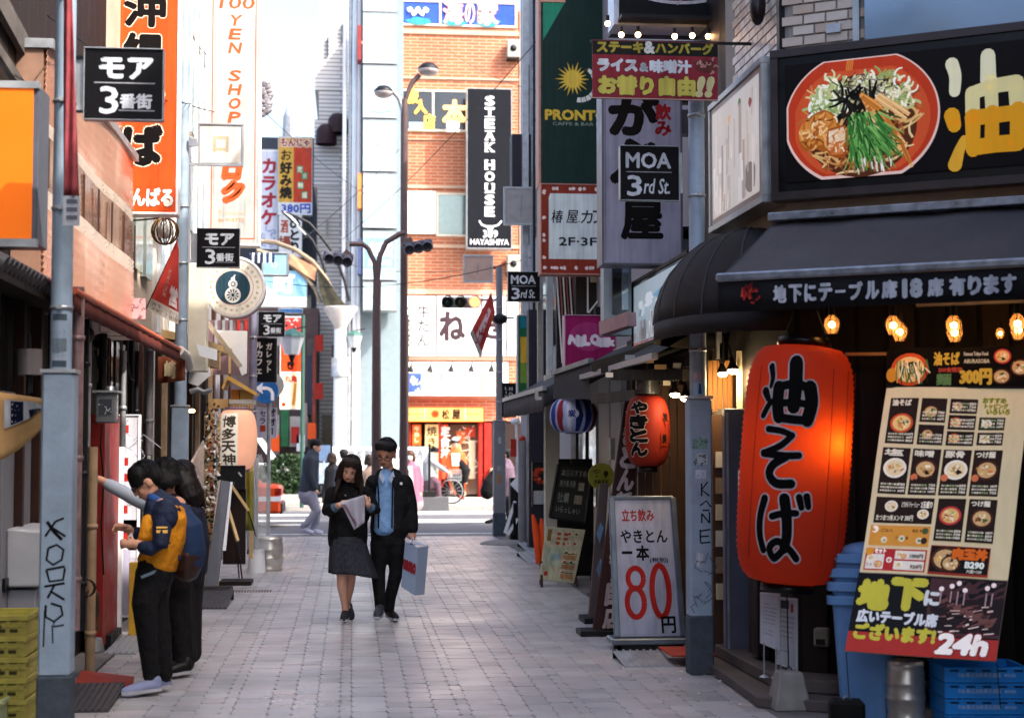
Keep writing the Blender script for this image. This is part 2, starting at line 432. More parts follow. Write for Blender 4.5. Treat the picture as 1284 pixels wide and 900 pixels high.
offwhite=mat('off_white_plaster','#d8d2c6',.8,0,.08,3,.2,50,dirt=.15)
cream=mat('cream_cladding','#d9cba9',.7,0,.1,3,dirt=.2)
greyp=mat('grey_cladding','#8f9399',.6,0,.1,3,dirt=.2)
redp=mat('red_paint','#a02318',.45,0,.15,5)
orangep=mat('orange_acrylic','#e5561b',.35,0,.06,4)
conc=mat('concrete','#8b8884',.85,0,.18,8,.5,60,dirt=.3)
kerbm=mat('granite_kerb','#9a9793',.8,0,.15,20,.3,90,dirt=.25)
glassd=mat('dark_window_glass','#20262c',.08,0,.1,2,spec=.9)
glassb=mat('sky_reflecting_glass','#a9bac4',.06,.75,.06,1.5)
rubber=mat('black_rubber','#121212',.8,0,.2,10)
# ================================================================== SETTING
struct('ground',MB().box(-250,250,-60,400,-.4,-.06),mat('ground_asphalt','#4b4b4e',.9,0,.15,6))
# ---- the tiled pavement of the alley: interlocking pavers with clipped corners
def paver_material():
 m=bpy.data.materials.new('paver_concrete');m.use_nodes=True
 nt=m.node_tree;N=nt.nodes;L=nt.links;b=N['Principled BSDF']
 oi=N.new('ShaderNodeObjectInfo');ge=N.new('ShaderNodeNewGeometry')
 ad=N.new('ShaderNodeMath');ad.operation='ADD';L.new(oi.outputs['Random'],ad.inputs[0]);L.new(ge.outputs['Random Per Island'],ad.inputs[1])
 fr=N.new('ShaderNodeMath');fr.operation='FRACT';L.new(ad.outputs[0],fr.inputs[0])
 cr=N.new('ShaderNodeValToRGB');e=cr.color_ramp
 e.elements[0].color=(*lin('#9d9b9b'),1);e.elements[1].color=(*lin('#bab8b8'),1)
 k=e.elements.new(.3);k.color=(*lin('#adabac'),1);k=e.elements.new(.55);k.color=(*lin('#b5b2b2'),1);k=e.elements.new(.8);k.color=(*lin('#b2abaa'),1)
 L.new(fr.outputs[0],cr.inputs[0])
 g=N.new('ShaderNodeNewGeometry')
 n1=N.new('ShaderNodeTexNoise');n1.inputs['Scale'].default_value=.8;n1.inputs['Detail'].default_value=8;n1.inputs['Roughness'].default_value=.65
 L.new(g.outputs['Position'],n1.inputs['Vector'])
 r1=N.new('ShaderNodeMapRange');r1.inputs['From Min'].default_value=.35;r1.inputs['From Max'].default_value=.68;r1.inputs['To Min'].default_value=1.1;r1.inputs['To Max'].default_value=.66
 L.new(n1.outputs['Fac'],r1.inputs['Value'])
 sc=N.new('ShaderNodeVectorMath');sc.operation='SCALE';L.new(cr.outputs['Color'],sc.inputs[0]);L.new(r1.outputs['Result'],sc.inputs['Scale'])
 n2=N.new('ShaderNodeTexNoise');n2.inputs['Scale'].default_value=60;n2.inputs['Detail'].default_value=4;L.new(g.outputs['Position'],n2.inputs['Vector'])
 r2=N.new('ShaderNodeMapRange');r2.inputs['From Min'].default_value=.3;r2.inputs['From Max'].default_value=.7;r2.inputs['To Min'].default_value=.9;r2.inputs['To Max'].default_value=1.08
 L.new(n2.outputs['Fac'],r2.inputs['Value'])
 s2=N.new('ShaderNodeVectorMath');s2.operation='SCALE';L.new(sc.outputs[0],s2.inputs[0]);L.new(r2.outputs['Result'],s2.inputs['Scale'])

 vo=N.new('ShaderNodeTexVoronoi');vo.inputs['Scale'].default_value=3.1;L.new(g.outputs['Position'],vo.inputs['Vector'])
 r3=N.new('ShaderNodeMapRange');r3.inputs['From Min'].default_value=.035;r3.inputs['From Max'].default_value=.05;r3.inputs['To Min'].default_value=.4;r3.inputs['To Max'].default_value=1
 L.new(vo.outputs['Distance'],r3.inputs['Value'])
 s3=N.new('ShaderNodeVectorMath');s3.operation='SCALE';L.new(s2.outputs[0],s3.inputs[0]);L.new(r3.outputs['Result'],s3.inputs['Scale'])
 L.new(s3.outputs[0],b.inputs['Base Color'])
 r4=N.new('ShaderNodeMapRange');r4.inputs['From Min'].default_value=.3;r4.inputs['From Max'].default_value=.7;r4.inputs['To Min'].default_value=.24;r4.inputs['To Max'].default_value=.5
 L.new(n1.outputs['Fac'],r4.inputs['Value']);L.new(r4.outputs['Result'],b.inputs['Roughness'])
 bp=N.new('ShaderNodeBump');bp.inputs['Strength'].default_value=.25;bp.inputs['Distance'].default_value=.003
 L.new(n2.outputs['Fac'],bp.inputs['Height']);L.new(bp.outputs['Normal'],b.inputs['Normal'])
 return m
PAV=paver_material()
pvx0,pvx1,TW,TL_=-1.86,2.6,.1485,.205
pav=MB().box(pvx0-.02,pvx1+.02,-3,29.4,-.06,-.022)
pavement=struct('pavement',pav,mat('joint_sand','#161518',.95,0,.2,30))
def paver_shape(w,l,ch=.020,h=.03,tilt=(0,0)):
 a,b=w/2-.0006,l/2-.0011
 o=[(-a+ch,-b),(a-ch,-b),(a,-b+ch),(a,b-ch),(a-ch,b),(-a+ch,b),(-a,b-ch),(-a,-b+ch)]
 z=lambda x,y:tilt[0]*x+tilt[1]*y
 vs=[(x,y,-h)for x,y in o]+[(x,y,-.0012+z(x,y))for x,y in o]+[(x*.988,y*.988,z(x,y))for x,y in o]
 fs=[(i,(i+1)%8,8+(i+1)%8,8+i)for i in range(8)]+[(8+i,8+(i+1)%8,16+(i+1)%8,16+i)for i in range(8)]+[tuple(range(16,24))]
 return vs,fs
cols=[];x=pvx0
rg=random.Random(3)
while x<pvx1-.1:
 w_=(.15,.15,.075,.225,.15)[len(cols)%5];cols.append((x,w_));x+=w_
near=[];stuff=MB()
shared={}
for ci,(cx,w)in enumerate(cols):
 y=6.0+(0,.1025,.03,.1,.06)[ci*3%5]
 ly=0
 while y<29.3:
  l=TL_ if not(ci%7 in(3,4)and False)else TL_/2
  key=rg.randrange(10)
  jz=rg.uniform(-.0015,.0015)
  ctr=(cx+w/2,y+l/2,jz)
  vis=y>9.25
  if vis and y<9.25+TL_*10:near.append((ctr,(key,w)))
  elif y>=9.25 or y>6:
   vs,fs=paver_shape(w,l,tilt=(rg.uniform(-.012,.012),rg.uniform(-.008,.008)))
   stuff.add([(a+ctr[0],b+ctr[1],c+ctr[2])for a,b,c in vs],fs)
  y+=l
for ctr,key in near[:300]:
 if key not in shared:
  vs,fs=paver_shape(key[1],TL_,tilt=(rg.uniform(-.012,.012),rg.uniform(-.008,.008)))
  me=bpy.data.meshes.new('paver');me.from_pydata(vs,[],fs);me.materials.append(PAV);shared[key]=me
 o=bpy.data.objects.new('paver',shared[key]);COL.objects.link(o);o.location=ctr;o.parent=pavement
for ctr,key in near[300:]:
 vs,fs=paver_shape(key[1],TL_);stuff.add([(a+ctr[0],b+ctr[1],c+ctr[2])for a,b,c in vs],fs)
ps=stuff.build('small_pavers',PAV,pavement,fixn=False);ps['kind']='stuff'
gut=mat('stained_gutter_concrete','#6f6b69',.8,0,.25,4,.5,50,dirt=.5)
struct('left_gutter',MB().box(-2.3,pvx0-.02,-3,29.4,-.06,.001),gut)
struct('right_gutter',MB().box(pvx1+.02,3.5,-3,29.4,-.06,.001),gut)
struct('kerb',MB().box(-12,10,29.42,29.62,-.06,.003),kerbm)
# ---- the cross street
asph=mat('road_asphalt','#5d5e63',.85,0,.15,3,.4,120)
struct('road',MB().box(-60,60,29.62,41.0,-.06,0.0),asph)
mk=MB()
for y0,y1 in((33.6,34.1),(35.3,35.9),(38.2,38.9)):mk.box(-12,-.9,y0,y1,.004,.008)
mk.box(1.0,9,34.4,36.0,.004,.008);mk.box(-12,9,30.1,30.35,.004,.008);mk.box(1.2,12,38.6,40.4,.004,.008)
struct('road_marking',mk,mat('road_paint','#cfcfca',.7,0,.15,3,dirt=.35))
struct('far_kerb',MB().box(-60,60,41.0,41.2,-.06,.13),kerbm)
struct('far_pavement',MB().box(-60,60,41.2,47.9,-.06,.125),brick_mat('far_paving','#a8a39c','#b7b2ab','#8b867f',.3,.3,.006,.7,'XY',.1))
# ================================================================== BUILDINGS ACROSS THE STREET
brickf=brick_mat('salmon_brick','#a5532f','#b3623c','#b88a70',.42,.1,.02)
bandm=mat('pale_stone_band','#c0a088',.8,0,.06,3)
BY=47.9
def bx(x0,x1,y0,y1,ya,yb):
 a=P(x0,y0,ya);b=P(x1,y1,ya);return MB().box(a.x,b.x,ya,yb,b.z,a.z)
A=P(483,0,BY);B=P(650,528,BY)
bb=thing('brick_building','salmon brick restaurant building with white banded windows facing down the alley','building',((A.x+B.x)/2,BY,.125))
MB().box(A.x,B.x,BY,BY+9,B.z,15.2).build('wall',brickf,bb)
MB().box(A.x+.02,B.x-.02,BY+.5,BY+9,.125,B.z).build('ground_floor',mat('dark_shop_interior','#2b1d17',.8),bb)
for ya,yb in((36,46),(96,102),(164,168),(174,178),(232,238),(306,312),(362,370),(444,452),(496,500)):
 a=P(483,ya,BY);b=P(650,yb,BY);MB().box(a.x-.01,b.x+.01,BY-.05,BY-.001,b.z,a.z).build('string_course',bandm,bb)
wf=mat('cream_window_frame','#d8cdb8',.5,0,.05)
def win(parent,x0,y0,x1,y1,Y,panes,glass,frame=wf,fw=.06,out=.06,name='window'):
 a=P(x0,y0,Y);b=P(x1,y1,Y);f=MB();w=(b.x-a.x)
 f.box(a.x,b.x,Y-out,Y-.003,a.z-fw,a.z).box(a.x,b.x,Y-out,Y-.003,b.z,b.z+fw)
 for i in range(panes+1):
  xx=a.x+(w-fw)*i/panes;f.box(xx,xx+fw,Y-out+.004,Y-.004,b.z+fw,a.z-fw)
 fo=f.build(name,frame,parent)
 for i in range(panes):
  xa=a.x+fw+(w-fw)*i/panes;xb=a.x+(w-fw)*(i+1)/panes
  MB().box(xa,xb,Y-out*.45,Y-.006,b.z+fw,a.z-fw).build('pane',glass,fo)
 return fo
win(bb,503,0,648,36,BY,3,mat('blue_film_glass','#2b4fae',.3,0,.2,1.2))
pr=Print((503,0,648,36),rectc(503,0,648,36,BY-.07),base=.01)
for x0,x1 in((506,545),(551,589),(594,630)):pr.disc((x0+x1)/2,28,15,'#3f9aa8',5,jit=.2)
for ch,x0,x1 in(('海',556,580),('の',583,595),('家',600,624)):pr.text(ch,x0,3,x1,30,'#eef3ff',.02,.035,'#d96a3e')
for i in range(5):pr.disc(514+i*5,14+(i%2)*4,3.5,'#f4f6fa',jit=.2)
pr.build('window_lettering',bb,PR)
win(bb,500,112,586,166,BY,2,glassd)
pr=Print((500,112,586,166),rectc(500,112,586,166,BY-.07),base=.01)
pr.text('旅',510,112,524,130,'#ffb64a',.06);pr.text('人',520,126,535,143,'#ffb64a',.05);pr.text('店',531,144,545,162,'#ffb64a',.06)
pr.text('本',556,126,584,158,'#ffc070',.05);pr.rect(560,152,576,165,'#fff0d8');pr.rect(513,154,530,163,'#8fb0c4')
pr.build('window_lettering',bb,PRB)
win(bb,547,242,587,297,BY,1,mat('pale_reflecting_glass','#8f9c98',.12,.5,.1))
a=P(509,240,BY);b=P(546,294,BY);MB().box(a.x,b.x,BY-.12,BY-.002,b.z,a.z).build('white_panel',white,bb,bevel=.01)
pr=Print((509,240,546,294),rectc(509,240,546,294,BY-.125));pr.text('居酒屋',516,254,542,262,'#a8acac');pr.text('焼鳥刺身',516,276,542,283,'#a8acac');pr.build('panel_lettering',bb,PR)
for i,(x,y)in enumerate(((640,205),(640,330),(640,60))):
 a=P(x,y,BY-.35);q=thing('air_conditioner',('air conditioner on the brick wall beside the steak house sign','air conditioner on the brick wall above the white lettered board','air conditioner on the upper brick wall under the blue windows')[i],'air conditioner',a,'air conditioners on the brick wall');MB().box(a.x-.1,a.x+.28,BY-.4,BY-.08,a.z-.3,a.z+.25).build('case',mat('ac_case','#a8a498',.5,0,.1,4,dirt=.3),q,bevel=.02);MB().lathe([(.1,0),(.1,.02),(.0,.02)],(a.x+.09,BY-.4,a.z-.02),14,Yv=(0,0,1),Zv=(0,-1,0)).build('fan_grille',dkmetal,q);MB().box(a.x-.1,a.x+.28,BY-.38,BY+.0,a.z-.34,a.z-.302).build('bracket',dkmetal,q)
t=thing('restaurant_sign','wide white wall board with brushed grey Japanese lettering above the shopfronts','sign',P(560,446,BY-.2))
for i,(x0,x1)in enumerate(((483,546),(548,603),(605,634),(636,650))):
 cs=rectc(x0,371,x1,446,BY-.2);board(t,cs,.16,white,white)
 pr=Print((x0,371,x1,446),cs)
 if i==0:
  pr.vtext('麦めし',482,376,498,436,'#584c48',.01);pr.vtext('とろろ',503,380,519,436,'#685c58',.01);pr.vtext('牛たん',521,382,541,436,'#4a3c3a',.015)
 if i==1:pr.text('ね',552,392,582,426,'#4c3a40',.05)
 if i==2:pr.text('ぎ',608,394,632,424,'#4c3a40',.05)
 if pr.v:pr.build('lettering',t,PR)
t=thing('awning_sign','long white fascia of menu pictures with little lamps under the white wall board','sign',P(575,498,BY-.4))
cs=rectc(511,454,637,496,BY-.4);board(t,cs,.35,white,orangep)
pr=Print((511,454,637,496),cs)
pr.rect(512,468,528,492,'#4a66a8');pr.scribble(514,471,526,490,'#eef2fa',12,2,4)
pr.rect(529,467,554,493,'#6b6560');pr.rect(530,468,552,492,'#f4f2e2');pr.disc(541,475,3,'#e0a070');pr.text('むげ',535,481,548,487,'#5a705a')
pr.text('味',562,472,568,482,'#907868');pr.rect(577,467,579,493,'#7a7a80');pr.rect(603,468,605,493,'#c87858');pr.rect(606,470,624,492,'#f0c098');pr.rect(609,473,621,490,'#f4ead8')
pr.build('lettering',t,PR)
for x in(516,540,566,591,616):a=P(x,457,BY-.5);MB().tube([a,a+Vector((0,-.35,.05)),a+Vector((-.03,-.5,-.1))],.02).cyl(a+Vector((-.03,-.5,-.06)),a+Vector((-.05,-.55,-.22)),.03,.1).build('sign_lamp',dkmetal,t)
a=P(483,452,BY);b=P(510,500,BY)
t=thing('shopfront_sign','yellow fascia sign with orange disc and black characters over the red-pillared door','sign',P(557,528,BY-.5))
cs=rectc(510,511,606,528,BY-.5);board(t,cs,.4,mat('yellow_acrylic','#e8b25c',.4,0,.04),orangep,.02)
pr=Print((510,511,606,528),cs);pr.rect(512,512,604,527,'#e9b868');pr.rect(512,518.5,532,520,'#c87c40');pr.rect(584,518.5,603,520,'#c87c40');pr.rect(532,512,532.6,527,'#fff4d8');pr.rect(583,512,583.6,527,'#fff4d8')
pr.disc(545.5,519,5.5,'#e0682c');pr.disc(545.5,519,3.4,'#c03a1c');pr.disc(544.8,518,1.6,'#f4c088');pr.text('松',554,513.5,563,525.5,'#3a2018',.05);pr.text('屋',567,513.5,577,525.5,'#3a2018',.05)
pr.build('lettering',t,PR)
t=thing('restaurant_shopfront','red pillared glass entrance of the restaurant under the yellow fascia','shopfront',P(560,629,BY-.3))
for x0,x1 in((600,605),(607,616),(550,553),(513,515)):
 a=P(x0,530,BY-.3);b=P(x1,629,BY-.3);MB().box(a.x,b.x,BY-.3,BY+.1,.125,a.z).build('pillar',redp,t,bevel=.01)
for x0,x1,y1,c,tx,tc in((517,528,558,'#e0662c','牛めし','#ffe0b0'),(533,550,600,'#e8c486','焼き豚','#5a4630'),(554,562,600,'#d8502c','定食丼','#ffe8e0')):
 cs=rectc(x0,532,x1,y1,BY-.28);board(t,cs,.03,mat('poster_'+tx and 'poster_board','#d8b890',.6),white,name='poster')
 pr=Print((x0,532,x1,y1),cs);pr.rect(x0,532,x1,y1,c);pr.vtext(tx,x0+1,534,x1-1,min(y1-3,575),tc,.03);pr.build('poster_print',t,PR)
a=P(564,532,BY);b=P(600,628,BY);MB().box(a.x,b.x,BY-.05,BY+.0,.2,b.z*0+a.z).build('glass_door',mat('shop_glass','#6b4a34',.1,0,.3,2,spec=.8),t)
for i,(x0,y0,x1,y1,c)in enumerate(((572,540,584,556,'#d06838'),(583,536,596,548,'#c8442c'),(566,556,578,580,'#c8a04c'),(588,552,596,600,'#e0c8a8'),(570,585,584,620,'#a04828'))):
 cs=rectc(x0,y0,x1,y1,BY-.06);board(t,cs,.02,mat('poster_board','#d8b890',.6),white,name='poster')
 pr=Print((x0,y0,x1,y1),cs);pr.rect(x0,y0,x1,y1,c);pr.scribble(x0,y0,x1,y1,'#f0e0c8',8,1,i);pr.build('poster_print',t,PR)
t=thing('dark_shop_corner','dark brown shop corner with stacked boxes right of the red pillars','shop',P(627,628,BY-.2))
a=P(616,530,BY-.2);b=P(655,590,BY-.2);MB().box(a.x,b.x,BY-.2,BY+.45,.125,a.z).build('wall',mat('dark_maroon_board','#2f1b15',.6,0,.2,3),t)
for i in range(4):
 for j in range(2):
  a=P(603+j*10,628-i*9,BY-.6);MB().box(a.x+0.28,a.x+.5,BY-.65,BY-.3,.125+i*.22,.125+i*.22+.2).build('stacked_box',mat('packing_carton','#b08f72',.8,0,.2),t,bevel=.01)
def d(p):
 p.rect(586,112,641,311,'#1e2129')
 for i,ch in enumerate('STEAK HOUSE'):
  if ch==' ':continue
  yy=121+i*14.6-(7 if i>5 else 0);p.text(ch,608.5,yy,619.5,yy+11,'#eef0f2',.05 if ch!='K' else.03)
  for yb in(yy-.6,yy+10.6):
   if ch in 'TEAKHUF':p.rect(607.6,yb,612.6 if ch in 'AKHU' else 620.4,yb+1.1,'#eef0f2');p.rect(615.6,yb,620.4,yb+1.1,'#eef0f2')
 p.stroke([(601,277),(604,282),(609,284),(614,285),(619,284),(625,282),(629,277)],2,'#eef0f2');p.poly([(610,283),(619,283),(617,292),(613,292)],'#eef0f2')
 p.text('389',606,289,624,298,'#eef0f2',.02);p.text('HAYASHIYA',590,300,638,307,'#eef0f2',.02)
sign('steak_sign','tall black steak house sign with white serif letters and a longhorn emblem',586,112,641,311,46.9,d,black,galv,.5,.02,brackets=((641,190,655,194),(641,260,655,264)))
LBX=45.5
draws=[]
def d0(p):p.stroke([(472,6),(476,4),(480,6),(478,10)],1,'#70787c')
def d1(p):p.rect(463,40,476,66,'#f6d8bc');p.scribble(463,40,476,66,'#f0b890',12,2,1);p.rect(481,40,491,66,'#f4e0cc');p.scribble(482,40,490,66,'#f0c8a8',8,1.5,2);p.text('A',489,33,492,38,'#a0a0a0');p.stroke([(488,42),(490,54)],1,'#c07050')
def d2(p):p.stroke([(464,139),(475,142),(491,139)],1,'#4a5e60')
def d3(p):p.text('な',470,178,476,184,'#585048');p.text('に',470,190,476,196,'#585048')
def d4(p):p.rect(456,231,497,236,'#9cc4e0');p.rect(456,277,497,283,'#a8c8e0');p.disc(477,250,2,'#c8b890');p.stroke([(470,266),(476,268),(484,265)],.8,'#b0b0a8')
def d5(p):
 p.rect(457,298,495,336,'#7fa8cc');p.text('加賀',463,303,492,322,'#e8f2fa',.05);p.text('屋 KAGAYA',462,325,491,333,'#e8f2fa',.02)
def d6(p):p.scribble(460,370,495,380,'#8a6a68',9,.8,3)
rows=((-30,14,d0),(17,79,d1),(83,147,d2),(151,214,d3),(218,285,d4),(290,350,d5),(354,388,d6))
lbm=mat('pale_lightbox_acrylic','#9db6bb',.35,0,.04)
for i,(y0,y1,fn)in enumerate(rows):
 desc=('topmost pale light box of the stacked sign column left of the brick building','second light box in the sign column with orange smudged pictures','blank pale light box with a thin smile line in the sign column','pale light box with two tiny characters in the sign column','light box with pale blue stripes at top and bottom in the sign column','light box with a blue lettered square in the sign column','lowest short light box with faint brush strokes in the sign column')[i]
 sign('light_box',desc,456,y0,497,y1,LBX,fn,lbm,galv,.9,.02,group='stacked light boxes on the pale column')
cb=thing('sign_column','pale steel column with vertical pipes carrying the stacked light boxes','column',P(470,560,46.6))
a=P(448,0,46.6);b=P(504,560,46.6);MB().box(a.x,b.x,46.6,52,.125,15.5).build('wall',mat('pale_blue_cladding','#7d8d94',.6,0,.08),cb)
for x in(433,440,446,451):a=P(x,0,46.2);MB().cyl((a.x,46.2,.125),(a.x,46.2,15.5),.06,n=8).build('pipe',white if x!=440 else galv,cb)
for k,(xa,ya,c)in enumerate(((486,240,'#d87c3c'),(486,322,'#3a4a70'),(489,55,'#8a3030'))):
 a=P(453,ya-22,45.4);MB().box(a.x-.1,a.x,45.3,45.9,a.z-1.0,a.z).build('side_panel',mat('side_panel_%s'%('orange','navy','maroon')[k],c,.5),cb)
ivt=brick_mat('ivory_wall_tile','#dcd6d0','#e4dfda','#8f8a8c',3.2,.135,.018,.5,'XZ',.6)
iv=thing('tiled_building','ivory horizontally tiled office building with stepped silhouette against the sky','building',P(425,560,52))
for x0,x1,y0,y1,dy in((401,436,-60,48,0),(395,436,48,114,.02),(400,436,114,150,.01),(394,436,150,235,.03),(398,436,235,575,.015)):
 a=P(x0,y0,52);b=P(x1,y1,52);MB().box(a.x,b.x,52-dy,58,max(b.z,.1),a.z).build('wall',ivt,iv)
for x,y0,y1 in((410,48,70),(428,30,52),(409,276,296),(428,268,296)):
 a=P(x,y0,51.9);b=P(x+2,y1,51.9);MB().box(a.x,b.x,51.88,51.96,b.z,a.z).build('slit_window',glassd,iv)
for x,y in((409,172),(424,158)):
 a=P(x,y,51.5);MB().lathe([(0.02,.42),(.2,.38),(.32,.22),(.34,0),(.34,-.25)],a,12).build('round_hood',mat('maroon_hood','#3b2328',.6),iv)
a=P(405,470,51.9)
for x0,x1,y0,y1 in((416,428,432,470),(404,416,520,570)):
 a=P(x0,y0,51.93);b=P(x1,y1,51.93);MB().box(a.x,b.x,51.9,51.97,b.z,a.z).build('window',glassd,iv)
tw=thing('dark_tower','dark slate tower block behind the karaoke and okonomiyaki billboards','building',P(365,560,56))
a=P(326,172,56);b=P(395,560,56);MB().box(a.x-3,b.x,56,64,.1,a.z).build('wall',mat('slate_cladding','#3c4450',.5,0,.1,2),tw)
for i in range(6):
 for j in range(3):
  a=P(330+j*22,190+i*36,55.95);MB().box(a.x,a.x+.45,55.93,56,a.z-.7,a.z).build('window',glassd,tw)
def dk(p):
 p.rect(326,190,348,312,'#c6cede');p.vtext('カラオケ',327,198,347,284,'#a02b38',.05);p.scribble(328,288,346,310,'#7088b8',16,1.5,6)
sign('karaoke_sign','vertical white karaoke sign with dark red katakana at the dark tower',326,188,348,312,50,dk,white,galv,.4)
def dm(p):
 p.rect(349,173,391,185,'#c8a070');p.text('もんじゃ',352,174,388,184,'#8a2a1c',.06,.05)
 p.rect(349,185,368,254,'#c8a048');p.vtext('お好み焼',350,188,367,250,'#2c2420',.06);p.rect(368,185,391,254,'#b8402c')
 for i,(x,y)in enumerate(((372,208),(378,216),(373,228),(378,240))):p.rect(x,y,x+8,y+9,'#3f8a60');p.text('定食特盛'[i],x+1,y+1,x+7,y+8,'#f0e8d0',.04)
 p.rect(349,254,391,268,'#cfd4d8');p.text('380円',353,256,389,267,'#2848b0',.07)
sign('okonomiyaki_sign','yellow and red okonomiyaki billboard priced 380 yen above the arch',349,172,391,269,49.6,dm,white,galv,.4)
def dn(p):p.rect(350,270,378,322,'#d0d6da');p.text('酒',352,276,361,292,'#a04a38',.05);p.vtext('ひとり',364,272,375,318,'#26221f',.06);p.vtext('場',352,296,362,312,'#8c4a3c',.04)
sign('brushed_sign','small white sign of brushed black characters below the okonomiyaki billboard',350,270,378,322,49.5,dn,white,galv,.3)
sign('blue_town_sign','pale blue town sign with one white character behind the round sign',326,340,384,384,44,lambda p:(p.rect(326,340,384,372,'#7fb4d8'),p.text('町',345,345,368,366,'#f6fafc',.08),p.poly([(326,352),(350,372),(326,384)],'#eef3f4'),p.rect(326,372,384,384,'#eef3f4')),white,galv,.4)
sign('white_lower_sign','plain white sign with blue foot stripe under the pale blue town sign',350,380,379,392,47.5,lambda p:(p.rect(350,380,379,387,'#eef0f0'),p.rect(350,387,379,392,'#3a6aa0')),white,galv,.3)
# ---- curved arch of the neighbouring street, with coloured panels
ar=thing('street_arch','white tubular street arch with a salmon panel curving down to a pale column','arch',P(425,640,44))
def arcp(pts,Y):return[P(x,y,Y)for x,y in pts]
MB().tube(arcp([(322,302),(345,304),(370,313),(392,328),(408,348),(420,372),(428,395)],44),.07).build('upper_tube',mat('weathered_arch_tube','#8a7c68',.6),ar)
MB().tube(arcp([(322,314),(345,320),(365,332),(382,346),(395,362),(402,380)],44),.06).build('lower_tube',mat('weathered_arch_tube'),ar)
MB().prism(arcp([(364,318),(392,333),(397,338),(395,352),(385,346),(362,330)],43.9),(0,.3,0)).build('salmon_panel',mat('salmon_panel','#d29a74',.5),ar)
MB().prism(arcp([(398,336),(412,352),(424,372),(436,384),(434,388),(408,388),(400,362)],43.8),(0,.4,0)).build('dark_leafy_panel',mat('rust_green_panel','#3c3a2c',.7,0,.6,12),ar)
for pts in([(355,266),(372,272),(388,280),(402,296),(414,312),(424,330),(432,352),(438,378)],[(355,266),(375,284),(392,302),(402,322),(408,342)],[(356,266),(364,272),(378,288),(384,294)]):
 MB().tube(arcp(pts,43.5),.045).build('stay_tube',white if len(pts)==4 else dkmetal,ar)
c=P(426,560,44);cz=P(426,413,44).z
MB().cyl((c.x,44,.13),(c.x,44,cz),.2,.17,16).build('column',white,ar)
MB().lathe([(.17,0),(.2,.12),(.48,.58),(.47,.62),(.1,.6)],(c.x,44,cz),16).build('funnel_capital',mat('ribbed_pale_metal','#b9b3ae',.5,.3,.1),ar)
MB().lathe([(.22,0),(.22,.5),(.25,.52),(.25,.0)],(c.x,43.99,cz-1.3),16).build('collar',galv,ar)
# ---- lower clutter between the arch and the alley on the left (far pavement)
def dj(p):
 p.rect(352,398,378,444,'#a83a34');p.scribble(353,400,377,420,'#e8d0cc',12,1,9)
 p.rect(352,436,378,466,'#e0481c');p.vtext('やき',357,440,372,464,'#2a1008',.07);p.rect(352,467,378,512,'#ecd8b0');p.text('丸亀',357,471,373,479,'#c03828',.04);p.stroke([(371,480),(368,508)],4,'#c08030');p.disc(356,507,2.5,'#b02020')
sign('orange_white_sign','narrow orange and cream vertical sign behind the blue arrow sign',351,396,379,513,40.8,dj,white,dkmetal,.3)
gp=thing('green_post','thin dark green post beside the orange and cream vertical sign','post',P(381,600,40.6));a=P(381,250,40.6)
MB().cyl((a.x,40.6,.1),(a.x,40.6,P(381,395,40.6).z),.05,n=8).build('shaft',mat('green_paint','#2f5148',.5),gp)
lf=thing('side_shops','cluttered low shop row with red boards beyond the crossing on the left','building',P(340,600,50))
for x0,x1,y0,y1,c,dy in((258,398,385,640,'#5a4a48',0),(268,326,398,455,'#7c4440',.3),(352,362,512,560,'#2c6a44',.5),(363,386,522,560,'#b0aaa6',.4),(385,398,425,600,'#59504f',.2),(385,393,445,520,'#3b3f52',.35),(378,385,505,560,'#9c9088',.45),(392,396,440,560,'#8c4434',.5),(326,350,520,570,'#8a8c8c',.5)):
 a=P(x0,y0,50-dy);b=P(x1,y1,50-dy);MB().box(a.x,b.x,50-dy,50-dy+.18 if dy else 55,max(.12,b.z),a.z).build('wall' if not dy else 'wall_board',mat('clutter'+c[1:],c,.7,0,.25,4),lf,bevel=.01)
for i,(x,y)in enumerate(((330,400),(345,395),(365,535),(372,545),(386,530),(395,480),(388,570),(340,545),(395,420))):
 a=P(x,y,49.3);MB().box(a.x,a.x+.25,49.28,49.34,a.z-.5,a.z).build('small_board',(white,orangep,redp)[i%3],lf)
# ---- middle: low dark front with shutter, left of brick building at street level
mf=thing('shuttered_front','brown shop front with boxed window and pale shutter between the lamp posts','shopfront',P(470,628,47.3))
for nm,x0,x1,y0,y1,c,dy in(('wall',430,512,395,640,'#4a3830',0),('shutter_box',435,462,510,527,'#b8aea0',.3),('window',436,461,530,556,'#2c2424',.2),('sign_panel',488,497,513,524,'#e8d8b0',.25),('pale_door',455,485,528,600,'#8f9698',.15),('banner',434,446,455,505,'#a87c64',.25),('banner',449,461,455,505,'#c8a888',.26),('grey_board',485,500,530,570,'#7c8088',.18),('dark_panel',432,455,428,455,'#2a2830',.28)):
 a=P(x0,y0,47.3-dy);b=P(x1,y1,47.3-dy);MB().box(a.x,b.x,47.3-dy,47.3-dy+.12 if dy else 47.6,max(.125,b.z),a.z).build(nm,mat('front'+c[1:],c,.6,0,.15,4),mf,bevel=.01)
MB().prism([P(458,440,46.9),P(446,468,46.9),P(460,470,46.9)],(0,.05,0)).build('white_pennant',white,mf)
# ---- blocks that close the view on both sides
for nm,lab,x0,x1,z1,Y,c in(('far_office_block','grey office block closing the street far left',-22,-5.5,11,50,'#8a8a8c'),('far_shop_block','beige block closing the street behind the right shops',5.08,20,15,48,'#a09484')):
 t=thing(nm,lab,'building',((x0+x1)/2,Y,0));MB().box(x0,x1,Y,Y+10,0,z1).build('wall',mat('wall'+c[1:],c,.8),t)
 for i in range(5):
  for j in range(4):MB().box(x0+1+i*2.6,x0+2.6+i*2.6,Y-.03,Y+.02,1.2+j*2.6,2.6+j*2.6).build('window',glassd,t)
